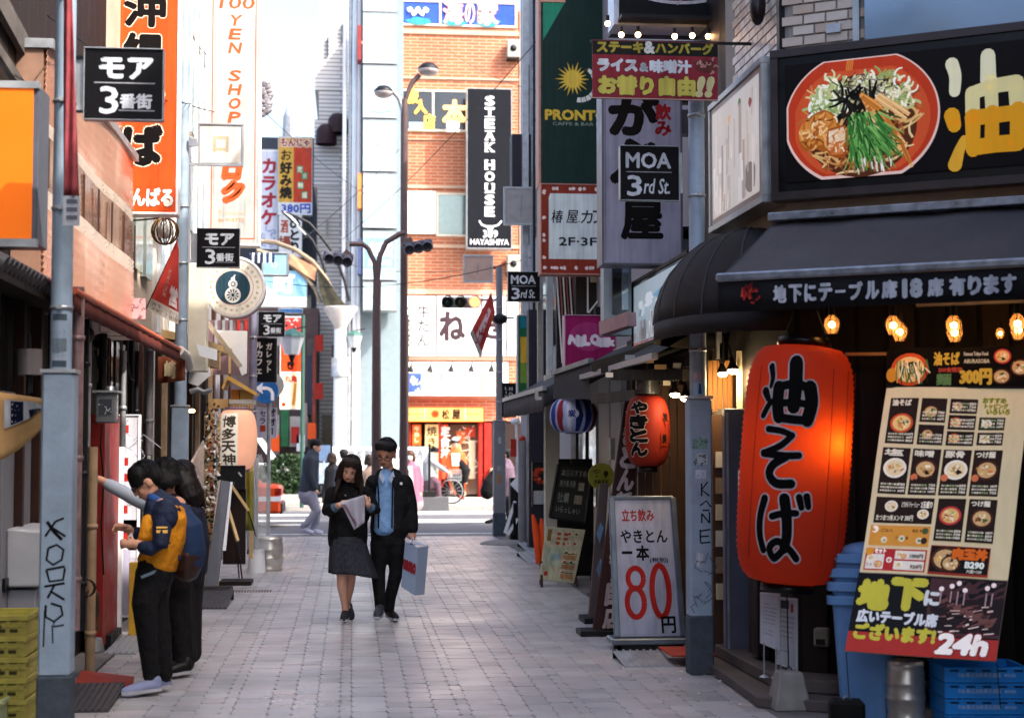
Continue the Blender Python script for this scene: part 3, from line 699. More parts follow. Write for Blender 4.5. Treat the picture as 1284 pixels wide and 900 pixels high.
# ---- hedge with planter, far side of the road
hd=thing('hedge','clipped dark green hedge in a kerbed bed beyond the road at left','hedge',P(365,640,42.5))
a=P(262,640,41.6);b=P(392,640,41.6);MB().box(a.x,b.x,41.55,43.6,.125,.4).build('planter_kerb',kerbm,hd,bevel=.02)
lv=MB();rg=random.Random(5)
for k in range(9000):
 x=rg.uniform(a.x+.1,b.x-.1);y=rg.uniform(41.7,43.4);top=1.15+.16*math.sin(x*3.1)+.1*math.sin(x*7+y*3)
 z=rg.choice((rg.uniform(.38,top),top+rg.uniform(-.12,.06)))
 if rg.random()<.5:y=41.7+rg.uniform(0,.12)
 d1_=Vector((rg.uniform(-1,1),rg.uniform(-1,1),rg.uniform(-1,1))).normalized()*.045;d2_=Vector((rg.uniform(-1,1),rg.uniform(-1,1),rg.uniform(-.3,1))).normalized()*.03
 c=Vector((x,y,z));lv.add([c-d1_,c+d2_,c+d1_,c-d2_],[(0,1,2,3)])
hf=lv.build('foliage',mat('hedge_leaf','#31482a',.6,0,.5,9),hd,fixn=False);hf['kind']='stuff'
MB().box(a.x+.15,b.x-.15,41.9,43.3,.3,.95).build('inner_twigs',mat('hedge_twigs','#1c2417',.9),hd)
# ---- iron railing across the hedge
rl=thing('street_railing','thin black iron railing standing behind the hedge','railing',P(370,600,43.8))
f=MB();a=P(300,560,43.8);b=P(560,560,43.8)
f.bar((a.x,43.8,1.05),(b.x,43.8,1.05),.03,.03).bar((a.x,43.8,.35),(b.x,43.8,.35),.03,.03);f.build('rail',black,rl)
n=40
for i in range(n+1):x=a.x+(b.x-a.x)*i/n;MB().bar((x,43.8,.125),(x,43.8,1.05),.02,.02,(0,1,0)).build('baluster',black,rl)
bn=thing('white_banner_board','low white hoarding with grey lettering standing behind the couple','hoarding',P(490,620,43.2))
cs=rectc(403,560,540,600,43.2);board(bn,cs,.04,white,white)
pr=Print((403,560,540,600),cs);pr.text('東京都歌舞伎町新宿通',425,564,530,575,'#777c84',.03);pr.build('lettering',bn,PR)
for x in(405,538):a=P(x,600,43.2);MB().bar((a.x,43.22,.125),(a.x,43.22,a.z),.05,.05,(0,1,0)).build('leg',dkmetal,bn)
cs=rectc(402,555,418,600,43.0)
t=thing('blue_poster_board','upright blue and grey poster board beside the man in the grey jacket','poster',P(410,610,43));cs=rectc(398,556,416,608,43.0);board(t,cs,.05,dkmetal,dkmetal,.02)
pr=Print((398,556,416,608),cs);pr.rect(400,558,414,578,'#5a7090');pr.rect(400,580,414,606,'#8fa0b4');pr.scribble(401,582,413,604,'#e0e4ea',9,1,3);pr.build('print',t,PR)
a=P(407,608,43);MB().bar((a.x,43.05,.125),(a.x,43.05,a.z),.06,.06,(0,1,0)).build('post',dkmetal,t)
kb=thing('granite_block_kerb','long low dark granite kerb block in front of the cyclist','kerb block',P(500,640,41.3))
a=P(440,640,40.4);b=P(563,640,40.4);MB().box(a.x,b.x,40.4,41.0,.001,.36).build('block',mat('dark_granite','#4f5054',.7,0,.2,20),kb,bevel=.02)
a=P(531,626,40.6);MB().box(a.x,a.x+.3,40.5,40.8,.362,.5).build('post_foot',black,kb);MB().cyl((a.x+.15,40.65,.5),(a.x+.15,40.65,1.7),.035,n=8).build('sign_pole',black,kb)
# ================================================================== LEFT SIDE OF THE ALLEY
pMOA=[]
def moa(name,label,x0,y0,x1,y1,Y,jp,side,plate=None):
 def d(p):
  w=x1-x0;h=y1-y0;X=lambda u:x0+u*w;Z=lambda v:y0+v*h;c='#d4dae2'
  p.rect(X(0.0),Z(0.0),X(1),Z(1),'#1c1b20')
  if jp:
   p.text('モア',X(.2),Z(.13),X(.86),Z(.41),c,.06);p.rect(X(.12),Z(.475),X(.9),Z(.49),'#a8aab2')
   p.text('3',X(.2),Z(.54),X(.43),Z(.92),c,.015);p.text('番街',X(.46),Z(.64),X(.86),Z(.84),c,.04);p.rect(X(.44),Z(.865),X(.9),Z(.88),'#a8aab2')
  else:
   p.text('MOA',X(.1),Z(.12),X(.86),Z(.4),c,.03);p.rect(X(.1),Z(.47),X(.88),Z(.485),'#a8aab2')
   p.text('3',X(.12),Z(.55),X(.36),Z(.92),c,.02);p.text('rd St.',X(.4),Z(.6),X(.84),Z(.88),c,.02,shear=.12)
 br=[]
 if side<0:br=[(x0-(x1-x0)*.14,y0+(y1-y0)*.12,x0-.5,y1-(y1-y0)*.12)]
 else:br=[(x1+.5,y0+(y1-y0)*.12,x1+(x1-x0)*.06,y1-(y1-y0)*.12)]
 return sign(name,label,x0,y0,x1,y1,Y,d,black,galv,.05,.006,brackets=br,cat='street sign',group='black square street name signs')
def pole(name,label,cx,Y,wlow,wup,ysplit,ytop,m,group='painted steel street poles',ground=0.0,cone=None):
 b=P(cx,600,Y);X=b.x;sp=P(cx,ysplit,Y).z;tp=P(cx,ytop,Y).z;k=Y/F_PX
 t=thing(name,label,'pole',(X,Y,ground),group)
 a=wlow*k/2;c=wup*k/2
 MB().box(X-a,X+a,Y-a,Y+a,ground+.42,sp).build('lower_shaft',m,t,bevel=.012)
 MB().box(X-a-.004,X+a+.004,Y-a-.004,Y+a+.004,ground,ground+.42).build('base_sleeve',mat('worn_base_paint','#46505a',.7,.1,.3,12,.4,40,dirt=.8),t,bevel=.008)
 MB().box(X-a-.008,X+a+.008,Y-a-.008,Y+a+.008,sp,sp+.02).build('shoulder',galv,t)
 MB().cyl((X,Y,sp+.02),(X,Y,tp),c,c*.96,14).build('upper_shaft',m,t)
 for z in(sp+.35,sp+.9,sp+1.5,sp+2.1):
  if z<tp-.1:
   MB().lathe([(c,0),(c+.006,0),(c+.006,.022),(c,.022)],(X,Y,z),14).obox((X,Y-c-.015,z+.011),(.012,0,0),(0,.02,0),(0,0,.012)).build('clamp_band',galv,t)
 return t,X,a,c
# ---- near left pole with graffiti
polem=mat('pole_paint','#93a5b6',.5,.15,.14,5,.2,40,dirt=.3)
p1,X1,a1,c1=pole('street_pole','nearest left blue-grey pole with black scrawled graffiti down its lower shaft',74,9.0,38,26,468,-40,polem)
def pole_print(t,X,Y,a,items,nm='graffiti',m=None):
 """prints on the camera face of a square shaft; items drawn in metres (u across from centre, z up)"""
 pr=Print((-a,3.0,a,0),[Vector((X-a,Y-a,3.0)),Vector((X+a,Y-a,3.0)),Vector((X+a,Y-a,0)),Vector((X-a,Y-a,0))],base=.001)
 items(pr);pr.build(nm,t,m or PRM)
def gr(p):
 k='#1b1d22';w=.013
 z=lambda y:1.67+(558-y)/2000*9.0;u=lambda x:(x-72)/2000*9.0
 S=lambda pts,ww=w:p.stroke([(u(x),z(y))for x,y in pts],ww,k)
 S([(60,668),(72,650),(82,646)]);S([(62,650),(70,662),(80,672)],.018);S([(66,656),(84,668)])
 S([(64,682),(62,696),(70,702),(80,696),(82,684),(74,678),(64,682)]);S([(62,708),(84,704)]);S([(62,708),(66,722),(82,720),(84,706)])
 S([(60,728),(84,724)]);S([(72,726),(64,742)]);S([(68,734),(84,744)]);S([(62,750),(62,764),(72,770),(82,762),(80,752),(68,748)])
 S([(72,770),(72,776),(84,774)],.01);S([(61,756),(60,800)],.009);S([(70,774),(71,796)],.008)
 p.rect(u(60),z(420),u(62),z(422),k)
pole_print(p1,X1,9.0,a1,gr)
st=Print((-1,1,1,0),mapf=lambda x,y,h:Vector((X1+(c1+h)*math.sin(x),9.0-(c1+h)*math.cos(x),y)),base=.001)
zf=lambda y:1.67+(558-y)/2000*9.0
for i,(y,hh,c)in enumerate(((398,8,'#5f6b76'),(428,16,'#7a8894'),(448,16,'#a8b6c4'),(455,8,'#4b5a68'))):
 st.maxlen=.2;st.rect(-.7,zf(y),.7,zf(y+hh),c)
st.scribble(-.6,zf(460),.6,zf(420),'#3a4754',16,.01,4);st.build('old_stickers',p1,PRM)
moa('street_name_sign','largest black street name sign in Japanese, on the nearest left pole over the orange sign',106,62,204,150,9.1,True,-1)
MB().bar(P(88,72,9.1),P(108,72,9.1),.015,.015).build('hook_bolt',dkmetal,p1);MB().bar(P(88,140,9.1),P(108,140,9.1),.015,.015).build('hook_bolt',dkmetal,p1)
t=thing('rolled_flag','faded red rolled banner with a grey printed tag hanging along the nearest left pole','banner',P(88,285,8.85))
MB().grid(lambda u,v:P(80+u*(10+v*9),-10+v*256+0*u,8.82+.02*math.sin(u*9+v*5))+Vector((0,-.02*math.sin(u*3.1),0)),8,20).build('cloth',mat('faded_red_cloth','#8b3c42',.85,0,.25,14),t,solid=.004)
cs=rectc(79,246,100,283,8.8);board(t,cs,.004,white,white,name='tag');pr=Print((79,246,100,283),cs)
pr.rect(79,246,100,283,'#a9aeb8')
for y in(250,260,270):pr.rect(83,y,97,y+6,'#5a5f6c');pr.rect(83,y+7,93,y+8,'#7a8090')
pr.build('tag_print',t,PR)
# ---- nearest left building: dark timber shop
b1=thing('timber_shop','dark timber shop with diagonal brace and tiled eave at the far left edge','building',(-2.4,8,0))
MB().box(-6,-2.16,4,13.95,0,6.4).build('wall',blackwood,b1)
for i in range(16):
 y=9.2+i*.3;MB().box(-2.159,-2.135,y,y+.285,3.05,6.3).build('siding_board',dkbrown,b1,bevel=.003)
MB().bar(PX(-12,-20,-2.1),PX(120,225,-2.1),.04,.15).build('brace_beam',mat('weathered_beam','#5a5450',.8,0,.3,5,.4,30),b1)
MB().bar(PX(-12,50,-2.06),PX(120,250,-2.06),.04,.07).build('lower_beam',mat('weathered_beam'),b1)
for i in range(22):
 y=8.8+i*.115;ez=2.62
 MB().cyl((-2.16,y,ez+.17),(-1.86,y,ez+.02),.05,.055,8).build('eave_tile',mat('grey_roof_tile','#4c4a4c',.6,0,.2,9),b1)
MB().prism([(-2.16,8.6,2.6),(-1.87,8.6,2.56),(-1.87,8.6,2.6),(-2.16,8.6,2.78)],(0,2.8,0)).build('eave_board',dkbrown,b1)
for y,w in((9.6,.05),(10.35,.07),(10.9,.09),(11.5,.05)):MB().box(-2.13,-2.06,y,y+w,0,2.6).build('post',midbrown,b1,bevel=.004)
MB().box(-2.14,-2.1,9.95,10.3,.2,2.0).build('grey_door_panel',mat('scuffed_grey_panel','#7f8087',.5,0,.1,4,dirt=.4),b1,bevel=.004)
MB().box(-2.142,-2.105,10.4,10.85,.1,1.98).build('grey_door_panel',mat('scuffed_grey_panel'),b1,bevel=.004)
pr=Print((0,1,1,0),[Vector((-2.104,10.4,1.98)),Vector((-2.104,10.85,1.98)),Vector((-2.104,10.85,.1)),Vector((-2.104,10.4,.1))])
pr.box=None
MB().box(-2.104,-2.08,10.0,10.2,.78,.86).build('label_plate',dkmetal,b1)
t=thing('hanging_pipe_lamp','small grey cylinder lamp hanging under the eave by the grey door','lamp',P(37,490,9.9))
MB().cyl(P(37,438,9.9),P(37,470,9.9),.075,n=16).build('cylinder',mat('dull_grey_metal','#7a7474',.5,.3),t);MB().cyl(P(37,470,9.9),P(37,492,9.9),.02).build('stem',dkmetal,t);MB().cyl(P(37,420,9.9),P(37,438,9.9),.01).build('cord',black,t)
t=thing('orange_sign','glowing plain orange light box in grey frame at the left edge','sign',P(30,306,9.6))
a=P(-30,104,9.6);b=P(46,306,9.6)
MB().box(a.x,b.x,9.6,9.93,b.z,a.z).build('box',mat('box_side_metal','#5d6470',.45,.5),t,bevel=.006)
MB().box(a.x,b.x-.03,9.585,9.599,b.z+.03,a.z-.03).build('orange_face',mat('glowing_orange','#e06a10',.4,0,.05,2,emis=.12),t)
MB().box(a.x,b.x+.004,9.575,9.63,a.z-.03,a.z+.012).build('top_rim',galv,t);MB().box(a.x,b.x+.004,9.575,9.63,b.z-.02,b.z+.028).build('bottom_rim',galv,t)
t=thing('yellow_cloth_banner','tan cloth banner with navy letter shapes poking in at the left edge','banner',P(30,570,9.3))
def yb(u,v):
 x=-10+u*80;top=490+12*u+(u>.8)*(u-.8)*130;bot=580-62*u**1.5
 return P(x,top+(bot-top)*v,9.3+.05*math.sin(u*6)+.06*v)
MB().grid(yb,16,8).build('cloth',mat('tan_cloth','#c29a66',.85,0,.12,10),t,solid=.004)
pr=Print((0,0,1,1),mapf=lambda x,y,h:yb(x,y)+Vector((0,-h-.012,0)),maxlen=.08)
pr.poly([(.2,.1),(.68,.12),(.82,.3),(.6,.5),(.2,.55)],'#cdd2d8');pr.layer();pr.poly([(.3,.12),(.5,.12),(.5,.5),(.3,.52)],'#1c2342');pr.poly([(.58,.3),(.72,.3),(.8,.36),(.6,.5)],'#1c2342')
pr.build('lettering',t,PRM)
def crate(label,X,Y,z,mt,w=.3,d=.42,h=.148,txt=None,tcol='#30402a',name='plastic_crate',cat='crate',group='stacked yellow-green crates',rot=0):
 t=thing(name,label,cat,(X,Y,z),group)
 f=MB();wt=.012
 f.box(X-w/2,X+w/2,Y-d/2,Y+d/2,z+.002,z+.014)
 f.build('base',mt,t)
 for nm,(x0,x1,y0,y1)in(('side',(X-w/2,X+w/2,Y-d/2,Y-d/2+wt)),('side',(X-w/2,X+w/2,Y+d/2-wt,Y+d/2)),('side',(X-w/2,X-w/2+wt,Y-d/2+wt,Y+d/2-wt)),('side',(X+w/2-wt,X+w/2,Y-d/2+wt,Y+d/2-wt))):
  g=MB();g.box(x0,x1,y0,y1,z+.014,z+h-.02)
  g.build(nm,mt,t)
 r=MB();o=.012
 r.box(X-w/2-o,X+w/2+o,Y-d/2-o,Y-d/2+.002,z+h-.03,z+h).box(X-w/2-o,X+w/2+o,Y+d/2-.002,Y+d/2+o,z+h-.03,z+h)
 r.box(X-w/2-o,X-w/2+.002,Y-d/2+.003,Y+d/2-.003,z+h-.031,z+h-.001).box(X+w/2-.002,X+w/2+o,Y-d/2+.003,Y+d/2-.003,z+h-.031,z+h-.001)
 r.build('rim',mt,t,bevel=.003)
 q=MB()
 n=5
 for i in range(n):
  xx=X-w/2+w*(i+.5)/n;q.box(xx-.006,xx+.006,Y-d/2-.008,Y-d/2-.001,z+.016,z+h-.032)
 q.box(X-w/2,X+w/2,Y-d/2-.008,Y-d/2-.0005,z+.05,z+.058)
 q.build('rib',mt,t)['kind']='stuff'
 q=MB()
 for i in range(n-1):xx=X-w/2+w*(i+1)/n;q.box(xx-.02,xx+.02,Y-d/2-.0035,Y-d/2-.0005,z+h*.8-.012,z+h*.8-.004).box(xx-.022,xx+.022,Y-d/2-.0035,Y-d/2-.0005,z+.022,z+.04)
 q.build('slot',mat('crate_slot_shade','#3a3818',.8),t)['kind']='stuff'
 if txt:
  pr=Print((0,0,1,1),[Vector((X-w*.42,Y-d/2-.009,z+h*.72)),Vector((X+w*.1,Y-d/2-.009,z+h*.72)),Vector((X+w*.1,Y-d/2-.009,z+h*.38)),Vector((X-w*.42,Y-d/2-.009,z+h*.38))])
  pr.text(txt,0,0,1,1,tcol,.03);pr.build('lettering',t,PR)
 return t
ycr=mat('yellow_green_plastic','#a49a44',.5,0,.18,6,dirt=.4)
lab=['bottom yellow-green crate of the stack by the left pole','second lowest yellow-green crate of the stack by the left pole','third yellow-green crate from the bottom of its stack','fourth yellow-green crate from the bottom of its stack','fifth yellow-green crate, next to the topmost of its stack','topmost yellow-green crate of the stack by the left pole']
for i in range(6):crate(lab[i],-2.0+(i%2)*.006,9.55,.0+i*.118,ycr,w=.34,h=.118,txt='新宿食品')
t=crate('small pale green open carton on the ground in front of the yellow crates',-2.03,9.2,.1,mat('pale_green_plastic','#a8b48a',.5),w=.22,d=.3,h=.16,name='carton',cat='carton',group=None)
t=crate('dark green crate under the pale green carton',-2.03,9.2,.0,mat('dark_green_plastic','#1f5a3c',.5),w=.24,d=.3,h=.1,name='plastic_crate',cat='crate',group=None)
t=thing('white_wall_unit','white slanted plastic cabinet on a pale panel behind the left pole','cabinet',(-1.98,10.6,0))
MB().box(-2.1,-1.93,10.15,10.95,0.05,.78).build('panel',mat('pale_grey_panel','#8a8b92',.5,0,.08),t,bevel=.006)
MB().prism([(-2.1,10.1,.8),(-1.9,10.1,.8),(-1.82,10.1,1.0),(-1.86,10.1,1.14),(-2.1,10.1,1.16)],(0,.75,0)).build('hood',mat('dull_white_plastic','#b0b2b6',.5,0,.1,4,dirt=.25),t,bevel=.012)
MB().bar((-1.845,10.4,1.02),(-1.845,10.7,1.02),.01,.09).build('dark_slot',black,t)
def vpipe(label,px,Y,y0,y1,r,m,nm='wall_pipe',cat='pipe',g='pipes running down the left shop walls'):
 X=P(px,600,Y).x;t=thing(nm,label,cat,(X,Y,max(0,P(px,y1,Y).z)),g)
 z0=max(.02,P(px,y1,Y).z);z1=P(px,y0,Y).z
 MB().cyl((X,Y,z0),(X,Y,z1),r,n=10).build('shaft',m,t)
 z=z0+.3
 while z<z1-.1:MB().lathe([(r,0),(r+.008,.003),(r+.008,.03),(r,.033)],(X,Y,z),10).build('joint',m,t);z+=.75
 return t
pinkp=mat('pinkish_aluminium','#8d7474',.4,.35,.35,12);tanp=mat('tan_pipe_paint','#9c8468',.6,0,.2,8)
vpipe('pinkish mottled pipe right beside the nearest left pole',95,10.2,360,790,.038,pinkp)
vpipe('dark grey cable duct second from the left pole',105,11.2,400,790,.025,dkmetal);vpipe('tan drain pipe before the red board',116,11.6,560,850,.035,tanp)
vpipe('thin pale pipe between the dark duct and the tan drain pipe',110.5,11.8,400,800,.012,galv)
vpipe('dark thick pipe above the meter box',127,12.4,418,500,.03,black)
vpipe('grey vertical rail by the open shutters, left one',153,13.3,440,560,.025,galv);vpipe('pale vertical rail by the open shutters, right one',186,15.2,440,570,.035,mat('dull_pale_rail','#8d8a8e',.5,.3))
vpipe('thin dark conduit between the two pale rails',170,14.5,440,560,.018,dkmetal)
t=thing('wall_valve','rusty brown valve and elbow pipe low on the wall behind the left pole','valve',(-1.85,11.1,.1))
MB().tube([PX(100,742,-1.88),PX(112,738,-1.85),PX(118,745,-1.84),PX(119,790,-1.84)],.04).build('elbow',mat('rust_brown_pipe','#6a4634',.7,.1,.4,10),t)
MB().cyl(PX(119,800,-1.84),PX(119,815,-1.84),.05,.07).build('foot',galv,t);MB().lathe([(.06,0),(.065,.01),(.06,.02)],PX(106,737,-1.82),12,Yv=(0,0,1),Zv=(1,0,0)).build('hand_wheel',dkbrown,t)
t=thing('meter_box','grey electric meter box with domed cap on the left wall','meter',P(132,532,11.9))
a=P(120,492,11.9);b=P(144,530,11.9);MB().box(a.x,b.x,11.9,12.1,b.z,a.z).build('case',mat('meter_grey','#6f7276',.5,.2),t,bevel=.008)
MB().lathe([(.0,.05),(.03,.045),(.035,0)],P(138,492,12.0),10).build('dome',galv,t);MB().box(a.x-.02,b.x+.02,11.88,12.12,a.z,a.z+.015).build('lid',galv,t)
cs=rectc(124,500,140,520,11.895);pr=Print((124,500,140,520),cs);pr.rect(124,500,140,520,'#474c54');pr.scribble(125,506,139,516,'#c8ccd0',9,1,2);pr.build('dial',t,PR)
vpipe('vertical white conduit below the meter box cap',144,12.0,493,525,.014,white)
t=thing('red_white_board','red and white lettered standing board with slanted red stripes beside the students','sign board',(-2.0,14.2,0))
cs=rectc(133,521,172,772,14.1);board(t,cs,.12,mat('cool_white_board','#b8b6c2',.5),white,.01)
pr=Print((133,521,172,772),cs)
pr.rect(134,522,171,700,'#c9c9d2');R_='#b02a22'
for y in(533,574,594,616,634,668):pr.rect(143,y,160,y+10,R_)
pr.poly([(143,545),(160,560),(160,568),(143,553)],R_);pr.rect(142,652,172,690,R_);pr.poly([(143,688),(152,678),(162,690)],'#d8d8e0');pr.scribble(160,540,170,640,'#8a8a98',12,1,5)
pr.rect(134,690,164,770,'#b3aec4');pr.rect(135,640,141,770,'#8f8a9c');pr.build('print',t,PR)
MB().box(-2.12,-1.98,13.2,14.05,.04,1.92).build('red_panel',mat('deep_red_board','#7a1a16',.5,0,.15),t,bevel=.006);MB().box(-1.978,-1.945,14.0,14.08,.04,1.9).build('white_edge_strip',white,t)
MB().box(-1.99,-1.94,13.4,14.02,0,.12).build('foot',black,t)
t=thing('mustard_post','short mustard yellow board edge standing behind the student','board',P(167,780,13.9));a=P(162,705,13.9);b=P(171,778,13.9)
MB().box(a.x,b.x,13.9,14.0,0.0,a.z).build('board',mat('mustard_paint','#b08a28',.6),t,bevel=.005)
rampm=mat('ribbed_ramp_metal','#4f4c4e',.5,.4,.25,10)
def ramp(label,x0,x1,y0,y1,h,m=rampm,g='ribbed door ramps on the pavement',ribs=9,along='x'):
 t=thing('door_ramp',label,'ramp',((x0+x1)/2,y0,0),g)
 MB().prism([(x0,y0,.012),(x1,y0,.012),(x1,y1,h),(x0,y1,h)],(0,0,-.012)).build('plate',m,t)
 for i in range(ribs):
  x=x0+(x1-x0)*(i+.5)/ribs;MB().bar((x,y0+.01,.016),(x,y1,h+.004),.014,.01).build('rib',m,t)
 MB().box(x0,x1,y1-.01,y1+.015,0,h).build('back_edge',black,t)
 return t
ramp('wide ribbed metal ramp at the foot of the nearest left pole',-1.86,-1.5,10.3,11.0,.08,ribs=9)
t=thing('red_mat','worn red rubber mat lying behind the nearest left ramp','mat',(-1.55,11.4,0));MB().prism([(-1.86,11.08,.02),(-1.46,11.08,.02),(-1.5,11.5,.04),(-1.86,11.5,.09)],(0,0,.012)).build('sheet',mat('worn_red_rubber','#9c3a2a',.7,0,.2),t)
ramp('ribbed grey ramp under the grey easel board further along on the left',-1.76,-1.25,16.6,17.6,.1,ribs=12)
ramp('narrow bright ramp at the shop step behind the students',-1.95,-1.7,13.1,13.9,.06,galv,ribs=5)
ramp('thin ramp between the two left shops',-1.9,-1.72,15.0,15.8,.05,galv,ribs=5)
b2=thing('left_dark_shop','narrow dark fronted shop with white upper floor behind the students','building',(-2.3,15,0))
MB().box(-6,-2.16,13.95,17.6,0,7.0).build('wall',mat('mottled_upper_plaster','#b8a894',.8,0,.15,2,dirt=.3),b2)
MB().box(-2.158,-2.13,13.97,17.58,0.0,2.75).build('dark_front',dkbrown,b2)
for i in range(9):MB().box(-2.128,-2.09,14.1+i*.38,14.16+i*.38,.05,2.7).build('front_post',(midbrown,dkbrown,mat('grey_post','#6d6a6d',.5,.2))[i%3],b2,bevel=.003)
MB().box(-2.128,-2.1,14.3,15.2,1.9,2.6).build('window',glassd,b2);MB().box(-2.128,-2.1,15.9,16.9,.4,1.5).build('window',glassd,b2)
for i in range(4):
 y=14.2+i*.8;MB().box(-2.158,-2.1,y,y+.55,3.4,5.0).build('upper_window',mat('pale_reflecting_glass'),b2)
for k,(x,y)in enumerate(((106,420),(125,428))):
 t=thing('hanging_helmet',('left dark round helmet shape hanging under the red awning','right dark round helmet shape hanging under the red awning')[k],'helmet',P(x,y,11.6+k));MB().sph(P(x,y,11.6+k),.07-.01*k,14,10).build('shell',mat('scuffed_dark_shell','#2e2522',.4),t);MB().cyl(P(x,y-12,11.6+k),P(x,y-45,11.6+k),.004).build('cord',black,t)
bay=thing('peach_bay','sunlit peach louvred bay panel with brown glass band above the red awning','bay',(-2.0,12,2.6))
pe=mat('peach_metal_louvre','#dba488',.18,.3,.05,2);pe2=mat('pale_peach_metal','#ecdccc',.3,.2,.1,3)
def BX(px,py):return PX(px,py,-1.93)
Yb=[PX(x,300,-1.93).y for x in(58,168)]
zt=lambda v:2.62+v*1.62
MB().box(-2.15,-1.965,Yb[0],Yb[1],2.64,4.22).build('core',mat('bay_core','#8a6a58',.7),bay)
for i in range(40):
 v=i/40;z=2.64+v*1.56;band=.40<v<.64
 m_=mat('brown_reflecting_glass','#8a6450',.12,.3,.3,6,stretch=(1,6,.3))if band else(pe2 if.34<v<=.40 or.64<=v<.70 else(pe,mat('deeper_peach_louvre','#d79d83',.22,.3,.05,2))[i%2])
 MB().grid(lambda u,w,z=z,v=v:Vector((-1.945+(.004 if band else.012)*w-.012*math.sin(u*11+v*3),Yb[0]+(Yb[1]-Yb[0])*u,z+.037*w)),14,1,False).build('louvre',m_,bay,solid=.004)
for i in range(7):
 y=Yb[0]+(Yb[1]-Yb[0])*i/6;MB().box(-1.93,-1.918,y-.012,y+.012,3.3,3.62).build('glazing_bar',midbrown,bay)
for z0,z1 in((2.6,2.64),(4.2,4.26)):MB().box(-2.16,-1.9,Yb[0]-.02,Yb[1]+.02,z0,z1).build('edge_rail',galv if z0>3 else pe2,bay)
aw=thing('red_awning','long rust red awning over the left shops with a pale rolled end','awning',(-1.9,13,2.4))
def raw(u,v):return Vector((-2.14+.46*v,9.9+6.0*u,2.82-.22*v-.015*math.sin(u*40)*v))
MB().grid(raw,40,4,True).build('canopy',mat('rust_canvas','#8a3220',.8,0,.2,5,.2,60),aw,solid=.006)
MB().grid(lambda u,v:Vector((-1.68+.004*math.sin(u*90),9.9+6.0*u,2.6-.12*v)),60,1).build('valance',mat('dark_rust_canvas','#5e2418',.85,0,.2,6),aw,solid=.004)
MB().cyl((-1.68,9.9,2.61),(-1.68,15.9,2.61),.022,n=8).build('front_bar',mat('orange_bar','#b8542e',.5),aw)
MB().tube([(-1.68,15.9,2.6),(-1.64,16.2,2.56),(-1.62,16.35,2.46)],.05).build('rolled_end',offwhite,aw)
t=thing('brown_noren','small rust brown cloth with a white character hanging at the awning end','cloth',P(214,482,16.2))
MB().grid(lambda u,v:P(198+34*u,447+(34-4*u)*v,16.2+.02*math.sin(u*12)),10,4).build('cloth',mat('brown_noren_cloth','#7a3f26',.9,0,.15,10),t,solid=.004)
cs=rectc(198,447,232,481,16.17);pr=Print((198,447,232,481),cs,base=.006);pr.text('崎',207,453,220,474,'#d8c8a0',.06);pr.build('lettering',t,PRM)
def dor(p):
 p.rect(138,-60,222,264,'#d8511f')
 k='#1a1210'
 p.text('沖',156,-8,205,33,k,.05,.03,'#f2d8c4');p.text('縄',156,44,203,88,k,.05,.03,'#f2d8c4');p.text('そ',156,100,203,144,k,.06,.03,'#f2d8c4');p.text('ば',157,160,202,206,k,.07,.03,'#f2d8c4')
 p.text('がんばる',149,236,218,258,'#ede4da',.07,.03,'#4a1a0c')
sign('okinawa_soba_sign','tall orange vertical sign with black outlined soba characters',138,-60,222,266,15.0,dor,orangep,white,.22,.02,brackets=((113,12,138,45),(120,150,138,178)))
# ---- white sunlit building behind pole 2 and its clutter
b3=thing('white_left_building','sunlit white glass fronted building behind the 100 yen sign','building',(-2.2,20,0))
MB().box(-6,-2.12,17.6,24.0,0,8.5).build('wall',mat('bright_white_render','#cfcac2',.7,0,.06,2),b3)
for i in range(8):
 MB().box(-2.12,-2.08,17.7+i*.78,17.78+i*.78,2.9,8.4).build('pilaster',white,b3,bevel=.004)
for j in range(4):
 for i in range(7):MB().box(-2.119,-2.1,17.82+i*.78,18.44+i*.78,3.2+j*1.3,4.1+j*1.3).build('window',mat('pale_reflecting_glass'),b3)
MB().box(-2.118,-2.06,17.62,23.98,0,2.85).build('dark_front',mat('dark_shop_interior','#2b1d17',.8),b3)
for i in range(7):MB().box(-2.058,-2.0,17.7+i*.95,17.8+i*.95,.02,2.8).build('front_post',(tanp,dkbrown)[i%2],b3,bevel=.004)
t=thing('glass_banner_plates','tall pale acrylic plate fixed beside the orange sign','plate',P(232,170,17.3));a=P(223,-40,17.3);b=P(240,165,17.3)
MB().box(a.x,b.x,17.3,17.34,b.z,a.z).build('plate',mat('milky_acrylic','#cfd6d6',.2,0,.08),t);MB().bar(P(222,150,17.28),P(240,170,17.28),.02,.02).build('brace',tanp,t)
a=P(236,330,18.2);b=P(258,462,18.2)
t=thing('cream_pier','pale cream plaster pier below the second street sign','pier',P(247,462,18.2));MB().box(a.x,b.x,18.2,18.5,2.5,a.z).build('shaft',mat('bright_cream_render','#d8d0bc',.8,0,.08),t,bevel=.01)
def dy(p):
 o='#d2582c'
 p.rect(262,-60,325,305,'#b4b8b4');p.rect(265.5,-60,266.8,300,o);p.rect(319.6,-60,320.8,300,o);p.rect(265.5,298.5,321,300,o);p.rect(268.5,-60,269.1,297,'#e0a088')
 p.text('100',274,-3,317,12,o,.02,shear=.15)
 for i,ch in enumerate('YEN SHOP'):
  if ch!=' ':p.text(ch,286,20+i*17.4,300,33+i*17.4,o,.03,shear=.2)
 p.text('ロ',281,206,300,224,o,.12,shear=.15);p.text('ク',279,229,303,253,o,.12,shear=.15)
 p.text('Produced',275,264,308,270,'#e2c0a0');p.text('by WATTS',276,274,307,280,'#e0a070',.02)
sign('hundred_yen_sign','tall white 100 yen shop sign with orange italic letters and outline',262,-60,325,306,20.0,dy,white,white,.25,.02)
t=thing('square_plate_sign','small translucent square plate sign on a bracket before the 100 yen sign','sign',P(276,208,17.1))
